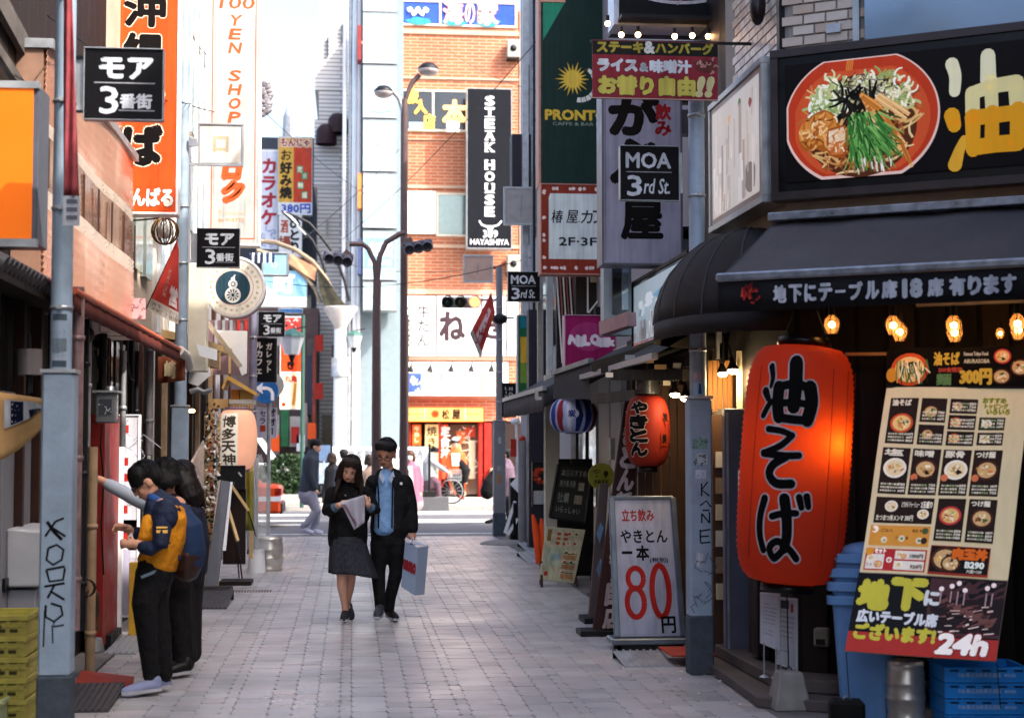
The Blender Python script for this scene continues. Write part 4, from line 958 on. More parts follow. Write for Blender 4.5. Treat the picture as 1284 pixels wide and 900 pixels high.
cs=rectc(251,157,303,206,17.1);board(t,cs,.03,mat('milky_acrylic'),mat('silver_frame','#a8a8a8',.4,.5),.02)
pr=Print((251,157,303,206),cs);pr.rect(253,159,301,204,'#d6d2c6');pr.ring(278,181,12,15,'#a89a80');pr.text('ロ',268,172,286,190,'#b8aa90',.05);pr.build('print',t,PR)
MB().bar(P(232,206,17.1),P(303,207,17.1),.03,.03).build('arm',galv,t)
t=thing('white_wall_plaque','white square plaque on the second left pole beside the plate sign','plaque',P(242,184,17.0));a=P(237,174,16.95);b=P(247,184,16.95);MB().box(a.x,b.x,16.93,16.97,b.z,a.z).build('plate',mat('grey_lettered_plate','#7a7f8a',.5),t)
p2,X2,a2,c2=pole('street_pole','second left grey-blue pole rising behind the heads of the students',225,17.0,20,15,510,-40,polem)
moa('street_name_sign','second black street name sign in Japanese, on the pole beside the round sign',247,287,300,335,17.1,True,-1)
t=thing('red_flag','red diagonal flag with white lettered foot on the second left pole','flag',P(205,402,16.6))
def fl(u,v):
 x=(222-38*v)*(1-u)+(224)*u;y=(300+88*v)*(1-u)+(312+95*v)*u
 return P(x,y,16.6+.04*math.sin(v*7+u*3))
MB().grid(fl,8,14).build('cloth',mat('bright_red_cloth','#a8322a',.8,0,.15,8),t,solid=.004)
pr=Print((0,0,1,1),mapf=lambda x,y,h:fl(x,y)+Vector((0,-h-.01,0)),maxlen=.12);pr.rect(0,.84,1,1,'#c9c0b6');pr.layer()
for i,y in enumerate((.87,.93)):pr.text('新宿三丁目店',.1,y,.95,y+.045,'#3a3434')
pr.text('営',.6,.55,.95,.8,'#e8d8d8',.05);pr.text('和食酒場',.3,.35,.45,.75,'#d8a8a0');pr.build('lettering',t,PRM)
for s_,(x0,y0,x1,y1)in enumerate(((222,300,176,372),)):MB().bar(P(223,300,16.65),P(181,392,16.65),.012,.012).build('flag_stick',dkmetal,t)
t=thing('pink_notice','pinkish slanted notice board under the peach bay','notice',P(165,405,14.4));cs=[PX(148,372,-1.9),PX(182,384,-1.9),PX(182,408,-1.9),PX(148,394,-1.9)]
cs=rectc(150,374,182,400,14.3);board(t,cs,.04,mat('pinkish_board','#b89090',.6),galv);pr=Print((150,374,182,400),cs);pr.scribble(152,378,180,398,'#8a5a66',14,1.2,4);pr.build('print',t,PR)
t=thing('round_neon_ring','brown wire globe ornament under the orange sign','ornament',P(206,306,15.6));c=P(207,290,15.6)
for k in range(6):
 a=k*math.pi/6;MB().tube([c+Vector((math.cos(a)*math.cos(q),math.sin(a)*math.cos(q),math.sin(q)))*.13 for q in[i*2*math.pi/16 for i in range(17)]],.008).build('ring',mat('bronze_wire','#6a4a24',.4,.6),t)
MB().sph(c,.075,12,8).build('glass_ball',mat('milky_acrylic'),t)
MB().bar(c+Vector((-.3,0,.1)),c+Vector((0,0,.13)),.015,.015).build('arm',dkmetal,t)
# ---- round sign
rs=thing('round_sign','large round cream sign with navy centre and white gourd emblem','sign',P(293,398,19))
C0=P(294,360,19.0);rr=38*19/2000
MB().cyl(C0,C0+Vector((0,.28,0)),rr,n=48).build('drum',mat('red_drum_side','#a04038',.5),rs)
MB().lathe([(rr-.02,0),(rr+.006,.004),(rr+.006,.03),(rr-.02,.03)],C0+Vector((0,-.012,0)),48,Yv=(0,0,1),Zv=(0,1,0)).build('rim',white,rs)
pr=Print((-1,-1,1,1),[C0+Vector((-rr,0,rr)),C0+Vector((rr,0,rr)),C0+Vector((rr,0,-rr)),C0+Vector((-rr,0,-rr))],base=.003)
pr.disc(0,0,.95,'#e8e2d4',n=48);pr.layer();pr.ring(0,0,.9,.92,'#d0a890',48);pr.ring(0,0,.6,.62,'#c87858',48)
for i in range(26):
 a=i*2*math.pi/26;pr.disc(.76*math.cos(a),.76*math.sin(a),.05,('#d8c4a0','#c4a48c','#c8b890')[i%3],n=6,jit=.3)
pr.layer();pr.disc(-.05,.02,.56,'#2f4c5c',n=40);pr.layer();pr.disc(-.05,.26,.26,'#f0f0ea',n=28);pr.disc(-.05,-.1,.15,'#f0f0ea',n=20);pr.disc(-.05,-.27,.07,'#f0f0ea',.06,12);pr.stroke([(-.05,-.3),(.02,-.4)],.04,'#f0f0ea');pr.layer()
pr.disc(-.05,.26,.19,'#24323c',n=20);pr.layer()
for i in range(11):a=i*2*math.pi/11;pr.stroke([(-.05+.05*math.cos(a),.26+.05*math.sin(a)),(-.05+.2*math.cos(a),.26+.2*math.sin(a))],.02,'#f0f0ea',.05)
pr.ring(-.05,-.1,.05,.08,'#24323c',12)
pr.build('emblem',rs,PR)
MB().bar(P(258,352,19.1),P(240,352,19.1),.04,.1).build('bracket',galv,rs)
t=thing('striped_blue_canopy','short navy and white striped canopy behind the round sign','canopy',P(330,328,23))
for i in range(9):a=P(314+i*3.6,318,23);MB().obox(a+Vector((.0,0,-.06)),(.014,0,0),(0,.06,.02),(0,0,.06)).build('stripe',(mat('navy_stripe','#26345c',.6),white)[i%2],t)
t=thing('pale_blue_box_sign','pale blue square box sign below the striped canopy','sign',P(347,344,23.5));cs=rectc(330,318,360,344,23.5);board(t,cs,.2,mat('sky_blue_acrylic','#8fb8cc',.4),galv,.02);pr=Print((330,318,360,344),cs);pr.ring(344,332,2.4,3.4,'#f0f4f6',16);pr.build('mark',t,PR)
# ---- white polygon canopies and cream awnings, px 232-330 / y 400-520
t=thing('cream_wood_canopy','cream wooden canopy with yellow trim over the dark left shop','canopy',P(270,440,19.5))
crw=mat('cream_wood','#cfae78',.7,0,.15,6)  # cream wood in one base colour
MB().prism([P(232,418,18.2),P(300,440,21.5),P(300,448,21.5),P(232,428,18.2)],(-.35,.05,.06)).build('fascia',crw,t)
MB().prism([P(234,430,18.4),P(275,442,20.2),P(275,462,20.2),P(234,450,18.4)],(-.3,0,0)).build('soffit',tanp,t)
for i in range(5):MB().bar(P(236+i*13,424+i*4,18.4+i*.6),P(236+i*13,452+i*4,18.4+i*.6),.03,.03,(0,1,0)).build('bracket_strut',crw,t)
MB().prism([P(246,431,18.1),P(272,438,18.1),P(272,452,18.1),P(250,446,18.1)],(0,.03,0)).build('sign_plate',white,t)
t=thing('white_slanted_board','blank white slanted board hanging over the lantern shop','board',P(292,470,21))
MB().prism([P(270,414,21),P(310,415,21),P(309,468,21),P(303,471,21),P(296,452,21)],(0,.05,0)).build('panel',white,t,bevel=.004)
MB().bar(P(257,400,20.5),P(302,460,20.5),.03,.06).build('slanted_rail',mat('pale_rail','#a89c8c',.5,.3),t)
t=thing('white_hex_awning','small white folded awning above the dark doorway','awning',P(250,484,19.2))
MB().prism([P(238,452,19.2),P(262,460,19.2),P(264,470,19.2),P(248,484,19.2),P(236,480,19.2)],(0,.06,0)).build('panel',white,t)
MB().tube([P(238,491,19),P(248,488,19),P(256,492,19),P(266,488,19)],.035).build('rolled_cover',galv,t)
t=thing('warm_wall_lamp','tiny warm lamp in the dark doorway','lamp',P(240,516,20.6));MB().ell(P(240,515,20.2),(.045,0,0),(0,.02,0),(0,0,.025)).build('bulb',mat('warm_bulb_glow','#ffb060',.5,emis=6),t);MB().bar(P(232,515,20.25),P(239,515,20.25),.02,.02).build('holder',dkmetal,t)
t=thing('glass_door_panel','pale glass door leaf opening from the dark left doorway','door',P(250,690,19.6));MB().prism([P(238,580,19.2),P(254,552,20.2),P(254,700,20.2),P(238,735,19.2)],(.03,.0,0)).build('leaf',mat('milky_grey_glass','#b8b4ac',.3,0,.1),t)
t=thing('flower_trellis','narrow trellis of white blossoms and dark leaves by the hakata lantern','trellis',P(265,690,19.3))
for x in(258,275):a=P(x,520,19.3);MB().bar((a.x,19.3,0),(a.x,19.3,a.z),.03,.03,(0,1,0)).build('post',crw,t)
rg=random.Random(12)
for nm,c,n in(('leaf','#24301e',260),('blossom','#e8ddd0',200),('red_leaf','#a8542c',80)):
 mb=MB()
 for k in range(n):
  q=P(rg.uniform(257,276),rg.uniform(505,680)if nm!='blossom' else rg.uniform(515,640),19.25+rg.uniform(-.06,.06));r=.02
  u=Vector((rg.uniform(-1,1),rg.uniform(-1,0),rg.uniform(-1,1))).normalized()*r*1.5;w=Vector((rg.uniform(-1,1),rg.uniform(-1,1),rg.uniform(-1,1))).normalized()*r
  mb.add([q-u,q+w,q+u,q-w],[(0,1,2,3)])
 mb.build(nm,mat('trellis_'+nm,c,.7,0,.3),t,fixn=False)['kind']='stuff'
# ---- Hakata lantern
def lantern(name,label,center,R0,H,tilt,paper,capm,nrib,text_fn,group=None,cap=(.55,.12),bulge=.12,exp=5.0,seg=40):
 """paper lantern: a ribbed skin, two black end rings, lettering wrapped round the skin"""
 ax=Vector((math.sin(tilt),0,math.cos(tilt)));rx=Vector((math.cos(tilt),0,-math.sin(tilt)));ry=Vector((0,1,0));c=vec(center)
 def rad(v):
  e=max(0.0,1-abs(v)**exp)**(1/2.6);return R0*(cap[0]+(1-cap[0])*e)*(1-bulge*.35*v*v)
 t=thing(name,label,'lantern',c-ax*(H/2),group)
 prof=[];n=nrib*2
 for i in range(n+1):
  v=-1+2*i/n;prof.append((rad(v)*(1+(.018 if i%2 else-.012)),v*H/2))
 MB().lathe(prof,c,seg,rx,ry,ax).build('paper_skin',paper,t,fixn=False)
 cr=R0*cap[0]*.98
 for s_ in(-1,1):
  MB().lathe([(cr*.3,s_*H*.5),(cr,s_*H*.5),(cr*1.02,s_*(H/2+cap[1]*H*.5)),(cr*.9,s_*(H/2+cap[1]*H*.52)),(cr*.88,s_*H*.5)],c,28,rx,ry,ax).build('end_ring',capm,t)
 def mp(x,y,h):
  r=rad(-y)*1.013+h;return c+rx*(r*math.sin(x))-ry*(r*math.cos(x))-ax*(y*H/2)
 pr=Print((-1,-1,1,1),mapf=mp,maxlen=.11,base=.004);text_fn(pr)
 if pr.v:pr.build('lettering',t,PRM if R0!=.245 or H<.5 else PRL)
 return t,c,ax
def hk(p):
 p.rect(-.95,-.88,.12,.93,'#e6dccb');p.layer()
 for i,ch in enumerate('博多天神'):p.text(ch,-.72,-.78+i*.42,.0,-.42+i*.42,'#4a4038',.045)
paperO=mat('pale_orange_paper','#e8a888',.7,0,.08,5,emis=.14)
ht,hc,_=lantern('hakata_lantern','pale orange paper lantern with a white strip of black characters',P(297,551,19.6),.245,.72,0,paperO,mat('mauve_ring','#8a7890',.5),22,hk,cap=(.62,.08),bulge=.5)
t=thing('roofed_wooden_box','small yellow wooden shrine-like roof above the orange lantern','roofed box',P(303,508,19.7));yw=mat('yellow_wood','#d2a252',.6,0,.12,8)
a=P(287,508,19.6);b=P(318,488,19.6)
MB().box(a.x,b.x,19.6,20.1,a.z+.02,a.z+.07).build('base',mat('white_plastic_base','#cfc8b8',.5),t);MB().box(a.x+.02,a.x+.12,19.66,20.0,a.z+.07,b.z).build('box',mat('orange_wood','#c8761c',.6),t);MB().box(a.x+.13,b.x-.02,19.66,20.0,a.z+.07,b.z).build('box',yw,t)  # box halves in orange and yellow wood colours
MB().prism([P(285,470,19.5),P(322,492,19.5),P(321,496,19.5),P(285,476,19.5)],(0,.6,0)).build('roof_plank',yw,t);MB().prism([P(285,470,19.5),P(285,476,19.5),P(280,488,19.5),P(278,486,19.5)],(0,.6,0)).build('roof_plank',yw,t)
for i in range(9):a=P(288+i*3.6,508,19.62);MB().cyl((a.x,19.62,a.z),(a.x,19.62,a.z-.16),.01,n=6).build('hanging_rod',tanp,t)
t=thing('timber_lattice','tall cream timber frame round the hakata lantern bay','lattice',P(290,700,20.2))
for x0,x1,y0,y1,Y in((262,266,500,735,19.9),(286,289,500,600,20.3),(314,317,520,700,20.4)):
 a=P(x0,y0,Y);b=P(x1,y1,Y);MB().box(a.x,b.x,Y,Y+.06,max(.0,b.z),a.z).build('upright',crw,t)
a=P(262,500,20.35);b=P(318,512,20.35);MB().box(a.x,b.x,20.3,20.4,b.z,a.z).build('lintel',crw,t)
t=thing('grey_easel_board','leaning grey metal backed board on a dark base with white edge strip','sign board',P(262,735,18.4))
MB().prism([P(277,602,18.6),P(289,604,18.6),P(273,735,18.2),P(256,735,18.2)],(0,.04,0)).build('board',mat('grey_board_metal','#55565c',.4,.4),t,bevel=.004)
MB().prism([P(289,604,18.59),P(291.5,604,18.59),P(283,690,18.3),P(279,690,18.3)],(0,.04,0)).build('edge_strip',white,t)
MB().prism([P(274,602,18.62),P(277,602,18.62),P(262,735,18.22),P(258,735,18.22)],(0,.04,0)).build('edge_strip',mat('beige_edge','#b0a090',.5),t)
a=P(238,738,18.2);b=P(290,738,18.2);MB().box(a.x,b.x,18.0,18.5,.002,.07).build('base',black,t,bevel=.008)
for i in range(10):MB().box(a.x+.03+i*.05,a.x+.05+i*.05,17.985,17.999,.01,.06).build('base_rib',galv,t)
t=thing('wooden_easel','light wooden easel legs with black feet in front of the dark board','easel',P(303,722,19))
for x0,y0,x1,y1,Y1 in((288,605,312,640,18.9),(283,628,298,678,18.6)):MB().bar(P(x0,y0,18.9),P(x1,y1,Y1),.035,.03).build('leg',crw,t)
MB().bar(P(311,640,18.9),P(321,672,18.9),.014,.014).build('black_foot',black,t)
for x0,x1 in((296,300),(298,304)):MB().bar(P(x0,678,18.7),PZ(x1,724+(x1-300)),.016,.016).build('black_foot',black,t)
t=thing('black_menu_board','black framed board beneath the hakata lantern with a white arm printed on it','menu board',P(292,706,19.4))
cs=rectc(277,585,306,612,19.35);board(t,cs,.05,black,dkmetal,.015);pr=Print((277,585,306,612),cs);pr.text('OPEN',282,604,294,607,'#90908c');pr.stroke([(299,592),(303,597)],2,'#d8d4cc');pr.build('print',t,PR)
cs=rectc(281,614,307,706,19.5);board(t,cs,.05,mat('maroon_board','#2e1712',.5),dkmetal,.01,name='lower_panel')
a=P(276,706,19.5);b=P(316,712,19.5);MB().box(a.x,b.x,19.35,19.8,.0,.05).build('base',dkbrown,t,bevel=.005)
t=thing('yellow_nobori','mustard cloth strip hanging behind the plastic covered stand','banner',P(313,640,20.1));MB().grid(lambda u,v:P(308+10*u,590+75*v,20.1+.03*math.sin(u*8)),5,5).build('cloth',mat('mustard_cloth','#8f8a3a',.8),t,solid=.003)
def keg(name,label,x,y,r,h,z=0.0,m=chrome,group='steel beer kegs'):
 t=thing(name,label,'keg',(x,y,z),group)
 MB().lathe([(r*.3,.02),(r*.92,0),(r*.97,.015),(r*.97,h*.09),(r*.93,h*.12),(r,h*.2),(r*1.0,h*.34),(r*1.035,h*.36),(r*1.035,h*.4),(r,h*.42),(r*1.0,h*.6),(r*1.035,h*.62),(r*1.035,h*.66),(r,h*.68),(r,h*.82),(r*.93,h*.88),(r*.97,h*.91),(r*.97,h),(r*.9,h),(r*.88,h*.9),(r*.1,h*.92)],(x,y,z),32).build('barrel',m,t)
 MB().lathe([(.035,h*.9),(.035,h*.97),(.0,h*.97)],(x,y,z),12).build('valve',galv,t)
 return t
k0=P(337.5,712,21.7);keg('beer_keg','steel beer keg standing alone on the pavement beside the hakata lantern shop',k0.x,21.7,.185,.44)
t=thing('plastic_rain_cover','clear wrinkled plastic cover draped over a tall narrow stand behind the keg','cover',P(320,690,21.2))
c=P(322,690,21.3)
plastic=mat('clear_wrinkled_plastic','#e0e6e8',.15,0,.05,alpha=.28,bump=.6,bscale=9)
MB().grid(lambda u,v:Vector((c.x+(.05+.115*min(1,v*3))*math.cos(u*6.283)*(1+.08*math.sin(u*31)),21.3+(.04+.09*min(1,v*3))*math.sin(u*6.283)*(1+.1*math.sin(u*24)),.3+1.25*(1-v))),48,12).build('film',plastic,t,fixn=False)
MB().bar((c.x,21.3,0),(c.x,21.3,1.5),.03,.03,(0,1,0)).build('inner_post',galv,t);MB().cyl((c.x,21.3,0),(c.x,21.3,.3),.12,.1,16).build('base',white,t)
# ---- pole 3, third sign, arrow sign
p3,X3,a3,c3=pole('street_pole','third left slim lilac grey pole under the round sign',316,25.0,10,10,545,385,mat('lilac_pole_paint','#77768a',.5,.2))
moa('street_name_sign','smallest Japanese street name sign, above the blue arrow sign',324,391,357,422,25.0,True,-1)
t=thing('blue_arrow_sign','round blue traffic sign with white left-turning arrow','traffic sign',P(338,660,27.5))
C0=P(333,490,27.5);r=.215
MB().cyl(C0,C0+Vector((0,.02,0)),r,n=36).build('disc',mat('traffic_blue','#1f5c9c',.4),t);MB().cyl(C0+Vector((.09,.03,.1)),C0+Vector((.09,.05,.1)),.22,n=36).build('second_disc_back',galv,t)
pr=Print((-1,-1,1,1),[C0+Vector((-r,0,r)),C0+Vector((r,0,r)),C0+Vector((r,0,-r)),C0+Vector((-r,0,-r))],base=.002)
pr.stroke([(.55,.75),(.55,.2),(.4,-.1),(.1,-.22),(-.4,-.22)],.26,'#e8ecf2');pr.poly([(-.85,-.2),(-.2,-.68),(-.3,-.2),(-.2,.25)],'#e8ecf2');pr.build('arrow',t,PR)
a=P(337,560,27.6);MB().cyl((a.x,27.6,0),(a.x,27.6,C0.z+.1),.035,n=10).build('post',galv,t)
def dmen(p):p.rect(318,425,344,478,'#1c1a1c');p.vtext('ルカフェ',320,428,330,470,'#cfcbc4',.03,wide=.9);p.vtext('ガレット',333,430,342,468,'#cfcbc4',.03,wide=.9)
sign('galette_sign','black vertical cafe galette sign with two rows of white katakana',318,425,346,478,25.6,dmen,black,dkmetal,.12)
def dmen2(p):p.rect(322,512,346,548,'#a8a8bc');p.vtext('セラ',325,514,334,532,'#3a3440',.04);p.vtext('オオー',338,512,345,546,'#3a3440',.04);p.rect(326,533,333,541,'#9c3a28')
sign('lilac_small_sign','small lilac sign with two columns of dark katakana under the blue arrow',322,512,346,548,28.4,dmen2,white,galv,.08)
def old_lamp(label,px,py,Y,s_):
 c=P(px,py,Y);t=thing('lantern_lamp',label,'lamp',c,'green topped lantern lamps by the signs')
 MB().lathe([(0,.26*s_),(.05*s_,.25*s_),(.2*s_,.16*s_),(.21*s_,.13*s_)],c,8,smooth=False).build('roof',mat('verdigris_roof','#3f6660',.5,.2),t);MB().lathe([(.19*s_,.13*s_),(.11*s_,-.14*s_),(0,-.15*s_)],c,8,smooth=False).build('glass',mat('lamp_glass','#b8c0c4',.15,0,.1),t)
 MB().lathe([(.06*s_,-.15*s_),(.02*s_,-.26*s_),(0,-.26*s_)],c,8).build('finial',black,t);MB().bar(c+Vector((0,0,.24*s_)),c+Vector((.25*s_,.1,.3*s_)),.03,.03).build('arm',dkmetal,t)
old_lamp('larger green topped lantern lamp before the orange and cream sign',366,433,33,1.35);old_lamp('smaller lantern lamp by the brown front under the pale column',444,428,44,1.2);old_lamp('small lantern lamp just under the third street name sign',345,425,29,.85)
b4=thing('left_end_shop','low dark red and grey shop at the alley mouth on the left','building',(-2.4,26,0))
MB().box(-6,-2.15,24.0,29.2,0,4.6).build('wall',mat('dark_red_cladding','#7a3a38',.6,0,.2,2),b4)
for i in range(6):MB().box(-2.149,-2.1,24.1+i*.85,24.3+i*.85,.05,4.5).build('pilaster',(greyp,midbrown)[i%2],b4)
for i in range(5):MB().box(-2.149,-2.12,24.36+i*.85,24.9+i*.85,.3,2.3).build('window',glassd,b4)
a=P(258,402,24.0);b=P(312,470,24.0);MB().box(a.x,b.x,23.9,23.99,b.z,a.z).build('end_panel',mat('grey_red_panel','#6c5358',.6),b4)
for i in range(5):MB().box(b.x-.5+i*.11,b.x-.46+i*.11,23.88,23.9,b.z+.3,a.z).build('batten',(galv,redp)[i>2],b4)
def wheel_part(t,X,Y,r,w=.2):
 wl_=MB().lathe([(r*.6,-w/2),(r*.95,-w/2),(r,-w*.3),(r,w*.3),(r*.95,w/2),(r*.6,w/2)],(X,Y,r),24,Yv=(0,0,1),Zv=(0,1,0)).build('wheel',rubber,t)
 MB().lathe([(0,-w*.48),(r*.3,-w*.5),(r*.62,-w*.46),(r*.62,w*.46),(0,w*.48)],(X,Y,r),16,Yv=(0,0,1),Zv=(0,1,0)).build('rim',galv,wl_)
def car(label,name,cat,x1,Y,L,H,W,body,prof_body,prof_glass,stripe=None):
 """side-on vehicle whose right end is at x1"""
 t=thing(name,label,cat,(x1-L/2,Y,.0))
 sc_=lambda pts:[(x1-L+u*L,Y,v*H)for u,v in pts]
 MB().prism(sc_(prof_body),(0,W,0)).build('body',body,t,bevel=.05)
 MB().prism([(x,y+.06,z)for x,y,z in sc_(prof_glass)],(0,W-.12,0)).build('cabin',body,t,bevel=.04)
 g=[(x,Y+.05,z)for x,y,z in sc_([(.5+(u-.5)*.93,v*.985+.0)for u,v in prof_glass])]
 MB().prism(g,(0,-.0+.012,0)).build('side_window',glassd,t)
 for u in(.18,.8):wheel_part(t,x1-L+u*L,Y+.1,.31);wheel_part(t,x1-L+u*L,Y+W-.1,.31)
 MB().box(x1-.03,x1+.03,Y+.05,Y+W-.05,.28,.5).build('bumper',dkmetal,t,bevel=.02)
 MB().box(x1-.12,x1+.005,Y-.006,Y+.2,.66,.8).build('tail_light',mat('tail_light_red','#8a1a14',.3),t)
 if stripe:MB().box(x1-L*.98,x1+.002,Y-.004,Y+W+.004,.62*H-.36,.62*H-.26).build('stripe',stripe,t)
 return t
x1=P(352,640,32.6).x
taxi_o=mat('taxi_orange','#d8481a',.25,.1,.04,2)
car('orange taxi with a white stripe crossing at the end of the alley, mostly hidden','taxi','taxi',x1,32.6,4.4,1.45,1.65,taxi_o,[(0,.2),(.02,.55),(.2,.62),(.85,.62),(.995,.58),(1,.2)],[(.24,.61),(.36,.97),(.74,.98),(.9,.61)],white)
x1=P(362,640,45.2).x
car('white van parked behind the hedge on the left','van','van',x1,45.0,4.4,1.95,1.7,white,[(0,.16),(0,.6),(.98,.6),(1,.45),(1,.16)],[(0.0,.6),(.02,.98),(.8,1.0),(.93,.6)])
rg=random.Random(77)
for k,(pts,r,lab)in enumerate((([(98,470),(104,500),(110,560),(108,620)],.006,'thin black cable looping down past the pink pipe'),([(120,440),(126,470),(122,490)],.01,'short thick cable hanging above the meter box'),([(128,532),(126,560),(130,600),(127,660),(130,720)],.007,'long black cable dropping from under the meter box'),([(160,455),(164,475),(172,478),(174,450)],.008,'looped grey cable on the dark front behind the students'),([(150,440),(156,470),(150,500),(155,540)],.006,'wavy cable beside the red and white board'))):
 mb=MB();mb.tube([PX(x,y,-2.0 if k>2 else-1.95)for x,y in pts],r,6);solo('wall_cable',lab,'cable',mb,rubber if k!=3 else dkmetal,'loose cables on the left shop walls')
for k,(y0,z0,w,h,c,lab)in enumerate(((11.25,1.5,.12,.18,offwhite,'small white notice stuck between the pipes on the left wall'),(12.6,1.7,.2,.16,mat('faded_yellow_paper','#b09a50',.8),'faded yellow notice on the left wall above the red board'),(12.0,.7,.14,.2,galv,'grey gas meter box low on the left wall'),(15.4,1.55,.22,.3,mat('pinkish_board','#b89090',.6),'pink poster on the dark front beyond the student'),(16.9,1.3,.18,.26,offwhite,'white poster on the dark front near the second pole'))):
 mb=MB();mb.box(-2.13,-2.06 if 'meter' in lab else-2.085,y0,y0+w,z0,z0+h);solo('wall_notice' if 'meter' not in lab else 'gas_meter',lab,'notice' if 'meter' not in lab else 'meter',mb,c,None,.004)
# ================================================================== RIGHT SIDE OF THE ALLEY
rb=thing('right_row_building','dark grey narrow building strip with a black column behind the right pole','building',(4,12.8,0))
MB().box(3.0,8,12.3,13.7,0,10.5).build('wall',mat('near_black_cladding','#221c22',.5,0,.15,3),rb)
MB().box(2.97,2.999,12.32,12.6,2.6,9).build('edge_trim',dkbrown,rb)
rb2=thing('right_upper_building','grey concrete building over the yakitori awning on the right','building',(4,18,0))
MB().box(3.35,8,13.7,22.6,2.8,10.0).build('wall',mat('grey_violet_render','#7c7880',.8,0,.1,3),rb2);MB().box(3.08,8,13.7,22.0,0,2.8).build('lower_wall',mat('cream_lower_wall','#a8a294',.7,0,.08,3),rb2)
for z in(3.6,4.9):MB().box(2.95,3.36,14.66,14.8,z,z+.12).build('sign_bracket',dkmetal,rb2)
for z in(3.4,4.9):MB().box(3.25,3.36,21.05,21.2,z,z+.12).build('sign_bracket',dkmetal,rb2)
rb3=thing('right_end_building','grey building with pipes at the alley mouth on the right','building',(4,26,0))
MB().box(3.12,8,22.0,29.3,0,10.0).build('wall',mat('pale_grey_render','#93949a',.8,0,.1,3),rb3)
for i,(px,w,c)in enumerate(((655,8,galv),(668,3,dkmetal),(674,6,mat('pale_grey_render')))):
 a=P(px,0,27.5-i*2);MB().box(a.x,a.x+w*.0137,27.5-i*2,27.6-i*2,2.4,9.5).build('wall_strip',c,rb3)
for i in range(5):
 for j in range(3):MB().box(3.1,3.13,22.6+i*1.3,23.4+i*1.3,3.2+j*2,4.4+j*2).build('window',glassd,rb3)
t=thing('right_corner_building','corner noodle shop building with pale wall tiles and a big noodle bowl sign','building',(FC.x,FC.y,0))
e1=FP(2.6,0,0);e2=FP(2.6,-5,0)
def facade(off,z0,z1,s0=0,s1=2.6):
 a=FP(s0,off,0);b=FP(s1,off,0)
 return a,b
MB().prism([Vector((2.95,12.3,0)),Vector((2.95,10.56,0)),FP(.04,-.06,0),FP(2.6,-.06,0),Vector((9,8.2,0)),Vector((9,12.3,0))],(0,0,2.75)).build('wall',mat('very_dark_shop_wall','#1a1412',.7,0,.3,4),t)
MB().prism([Vector((2.95,12.3,2.75)),Vector((2.95,10.56,2.75)),FP(.04,-.06,2.75),FP(2.6,-.06,2.75),Vector((9,8.2,2.75)),Vector((9,12.3,2.75))],(0,0,7.5)).build('upper_wall',mat('tile_backing_grey','#8a8680',.8,0,.1),t)
for i in range(12):
 s0=.1+i*.2
 MB().obox(FP(s0+.09,-.045,1.35),FD*.085,FN*.012,(0,0,1.32)).build('wall_board',blackwood if i%3 else dkbrown,t,bevel=.003)
tile=[mat('pale_wall_tile','#c4b4a6',.35,0,.08,9),mat('warm_wall_tile','#b8a494',.35,0,.08,9),mat('cool_wall_tile','#ccbfb2',.35,0,.08,9)]
tm={}
def add_tile(c,u,n,w,h,k):
 key=(round(u.x,2),k)
 if key not in tm:
  mb=MB().obox((0,0,0),u*(w/2-.004),n*.008,(0,0,h/2-.004));me=mb.mesh('tile',Vector((0,0,0)));me.materials.append(tile[k]);tm[key]=me
 o=bpy.data.objects.new('tile',tm[key]);COL.objects.link(o);o.parent=t;o.location=c-WL[t.name];return o
rg=random.Random(4)
for r_ in range(11):
 z=4.27+r_*.072
 for q in range(5):
  s=.0+q*.155+(r_%2)*.077
  if s+.07<.56:add_tile(FP(s+.07,-.052,z),FD,FN,.15,.066,rg.randrange(3))
for r_ in range(21):
 z=4.27+r_*.072-.5
 for q in range(9):
  y=10.7+q*.155+(r_%2)*.077
  if y<11.95:add_tile(Vector((2.944,y,z)),Vector((0,1,0)),Vector((-1,0,0)),.15,.066,rg.randrange(3))
MB().obox(Vector((2.93,10.6,5.4)),(.02,0,0),(0,.035,0),(0,0,1.1)).build('drain_pipe',dkmetal,t)
MB().obox(FP(.52,-.03,4.85),FD*.022,FN*.03,(0,0,.7)).build('white_corner_trim',galv,t)
MB().obox(FP(.36,-.035,4.47),FD*.05,FN*.01,(0,0,.03)).build('vent_plate',galv,t)
MB().obox(FP(1.7,-.03,4.95),FD*1.12,FN*.03,(0,0,.72)).build('blue_window',mat('dusty_blue_glass','#8ba0b4',.15,.3,.08,1.5),t)
MB().obox(FP(1.7,-.0,4.25),FD*1.14,FN*.03,(0,0,.03)).build('window_sill',dkmetal,t)
MB().tube([Vector((2.9,10.9,6)),Vector((2.88,10.95,5.0)),Vector((2.87,10.95,4.9))],.03).build('round_lamp_stem',dkmetal,t)
MB().ell(Vector((2.86,10.95,4.78)),(.06,0,0),(0,.06,0),(0,0,.14)).build('hanging_lamp',mat('dark_lamp_shell','#352e30',.3,.4),t)
for nm,lab,x0,x1,y0,y1,h,c in(('unseen_row_shop','unseen row building beside the camera, its height set to shade the alley',3.75,9,1.5,8.0,10.4,'#6a6460'),('unseen_row_tower','taller unseen row building added to shade the near end of the alley',3.2,9,-14,1.4,11.5,'#7c766e')):  # out-of-view blocks, placed and sized to keep sun off the alley
 q=thing(nm,lab,'building',(6,(y0+y1)/2,0));MB().box(x0,x1,y0,y1,0,h).build('wall',mat('row'+c[1:],c,.8),q)
 for i in range(5):MB().box(x0-.02,x0+.01,y0+.4+i*1.2,y0+1.2+i*1.2,3.4,4.8).build('window',glassd,q)
q=thing('left_row_shop','near left row building beside the camera','building',(-5,0,0));MB().box(-9,-2.6,-14,3.8,0,7.0).build('wall',mat('row7c766e'),q)
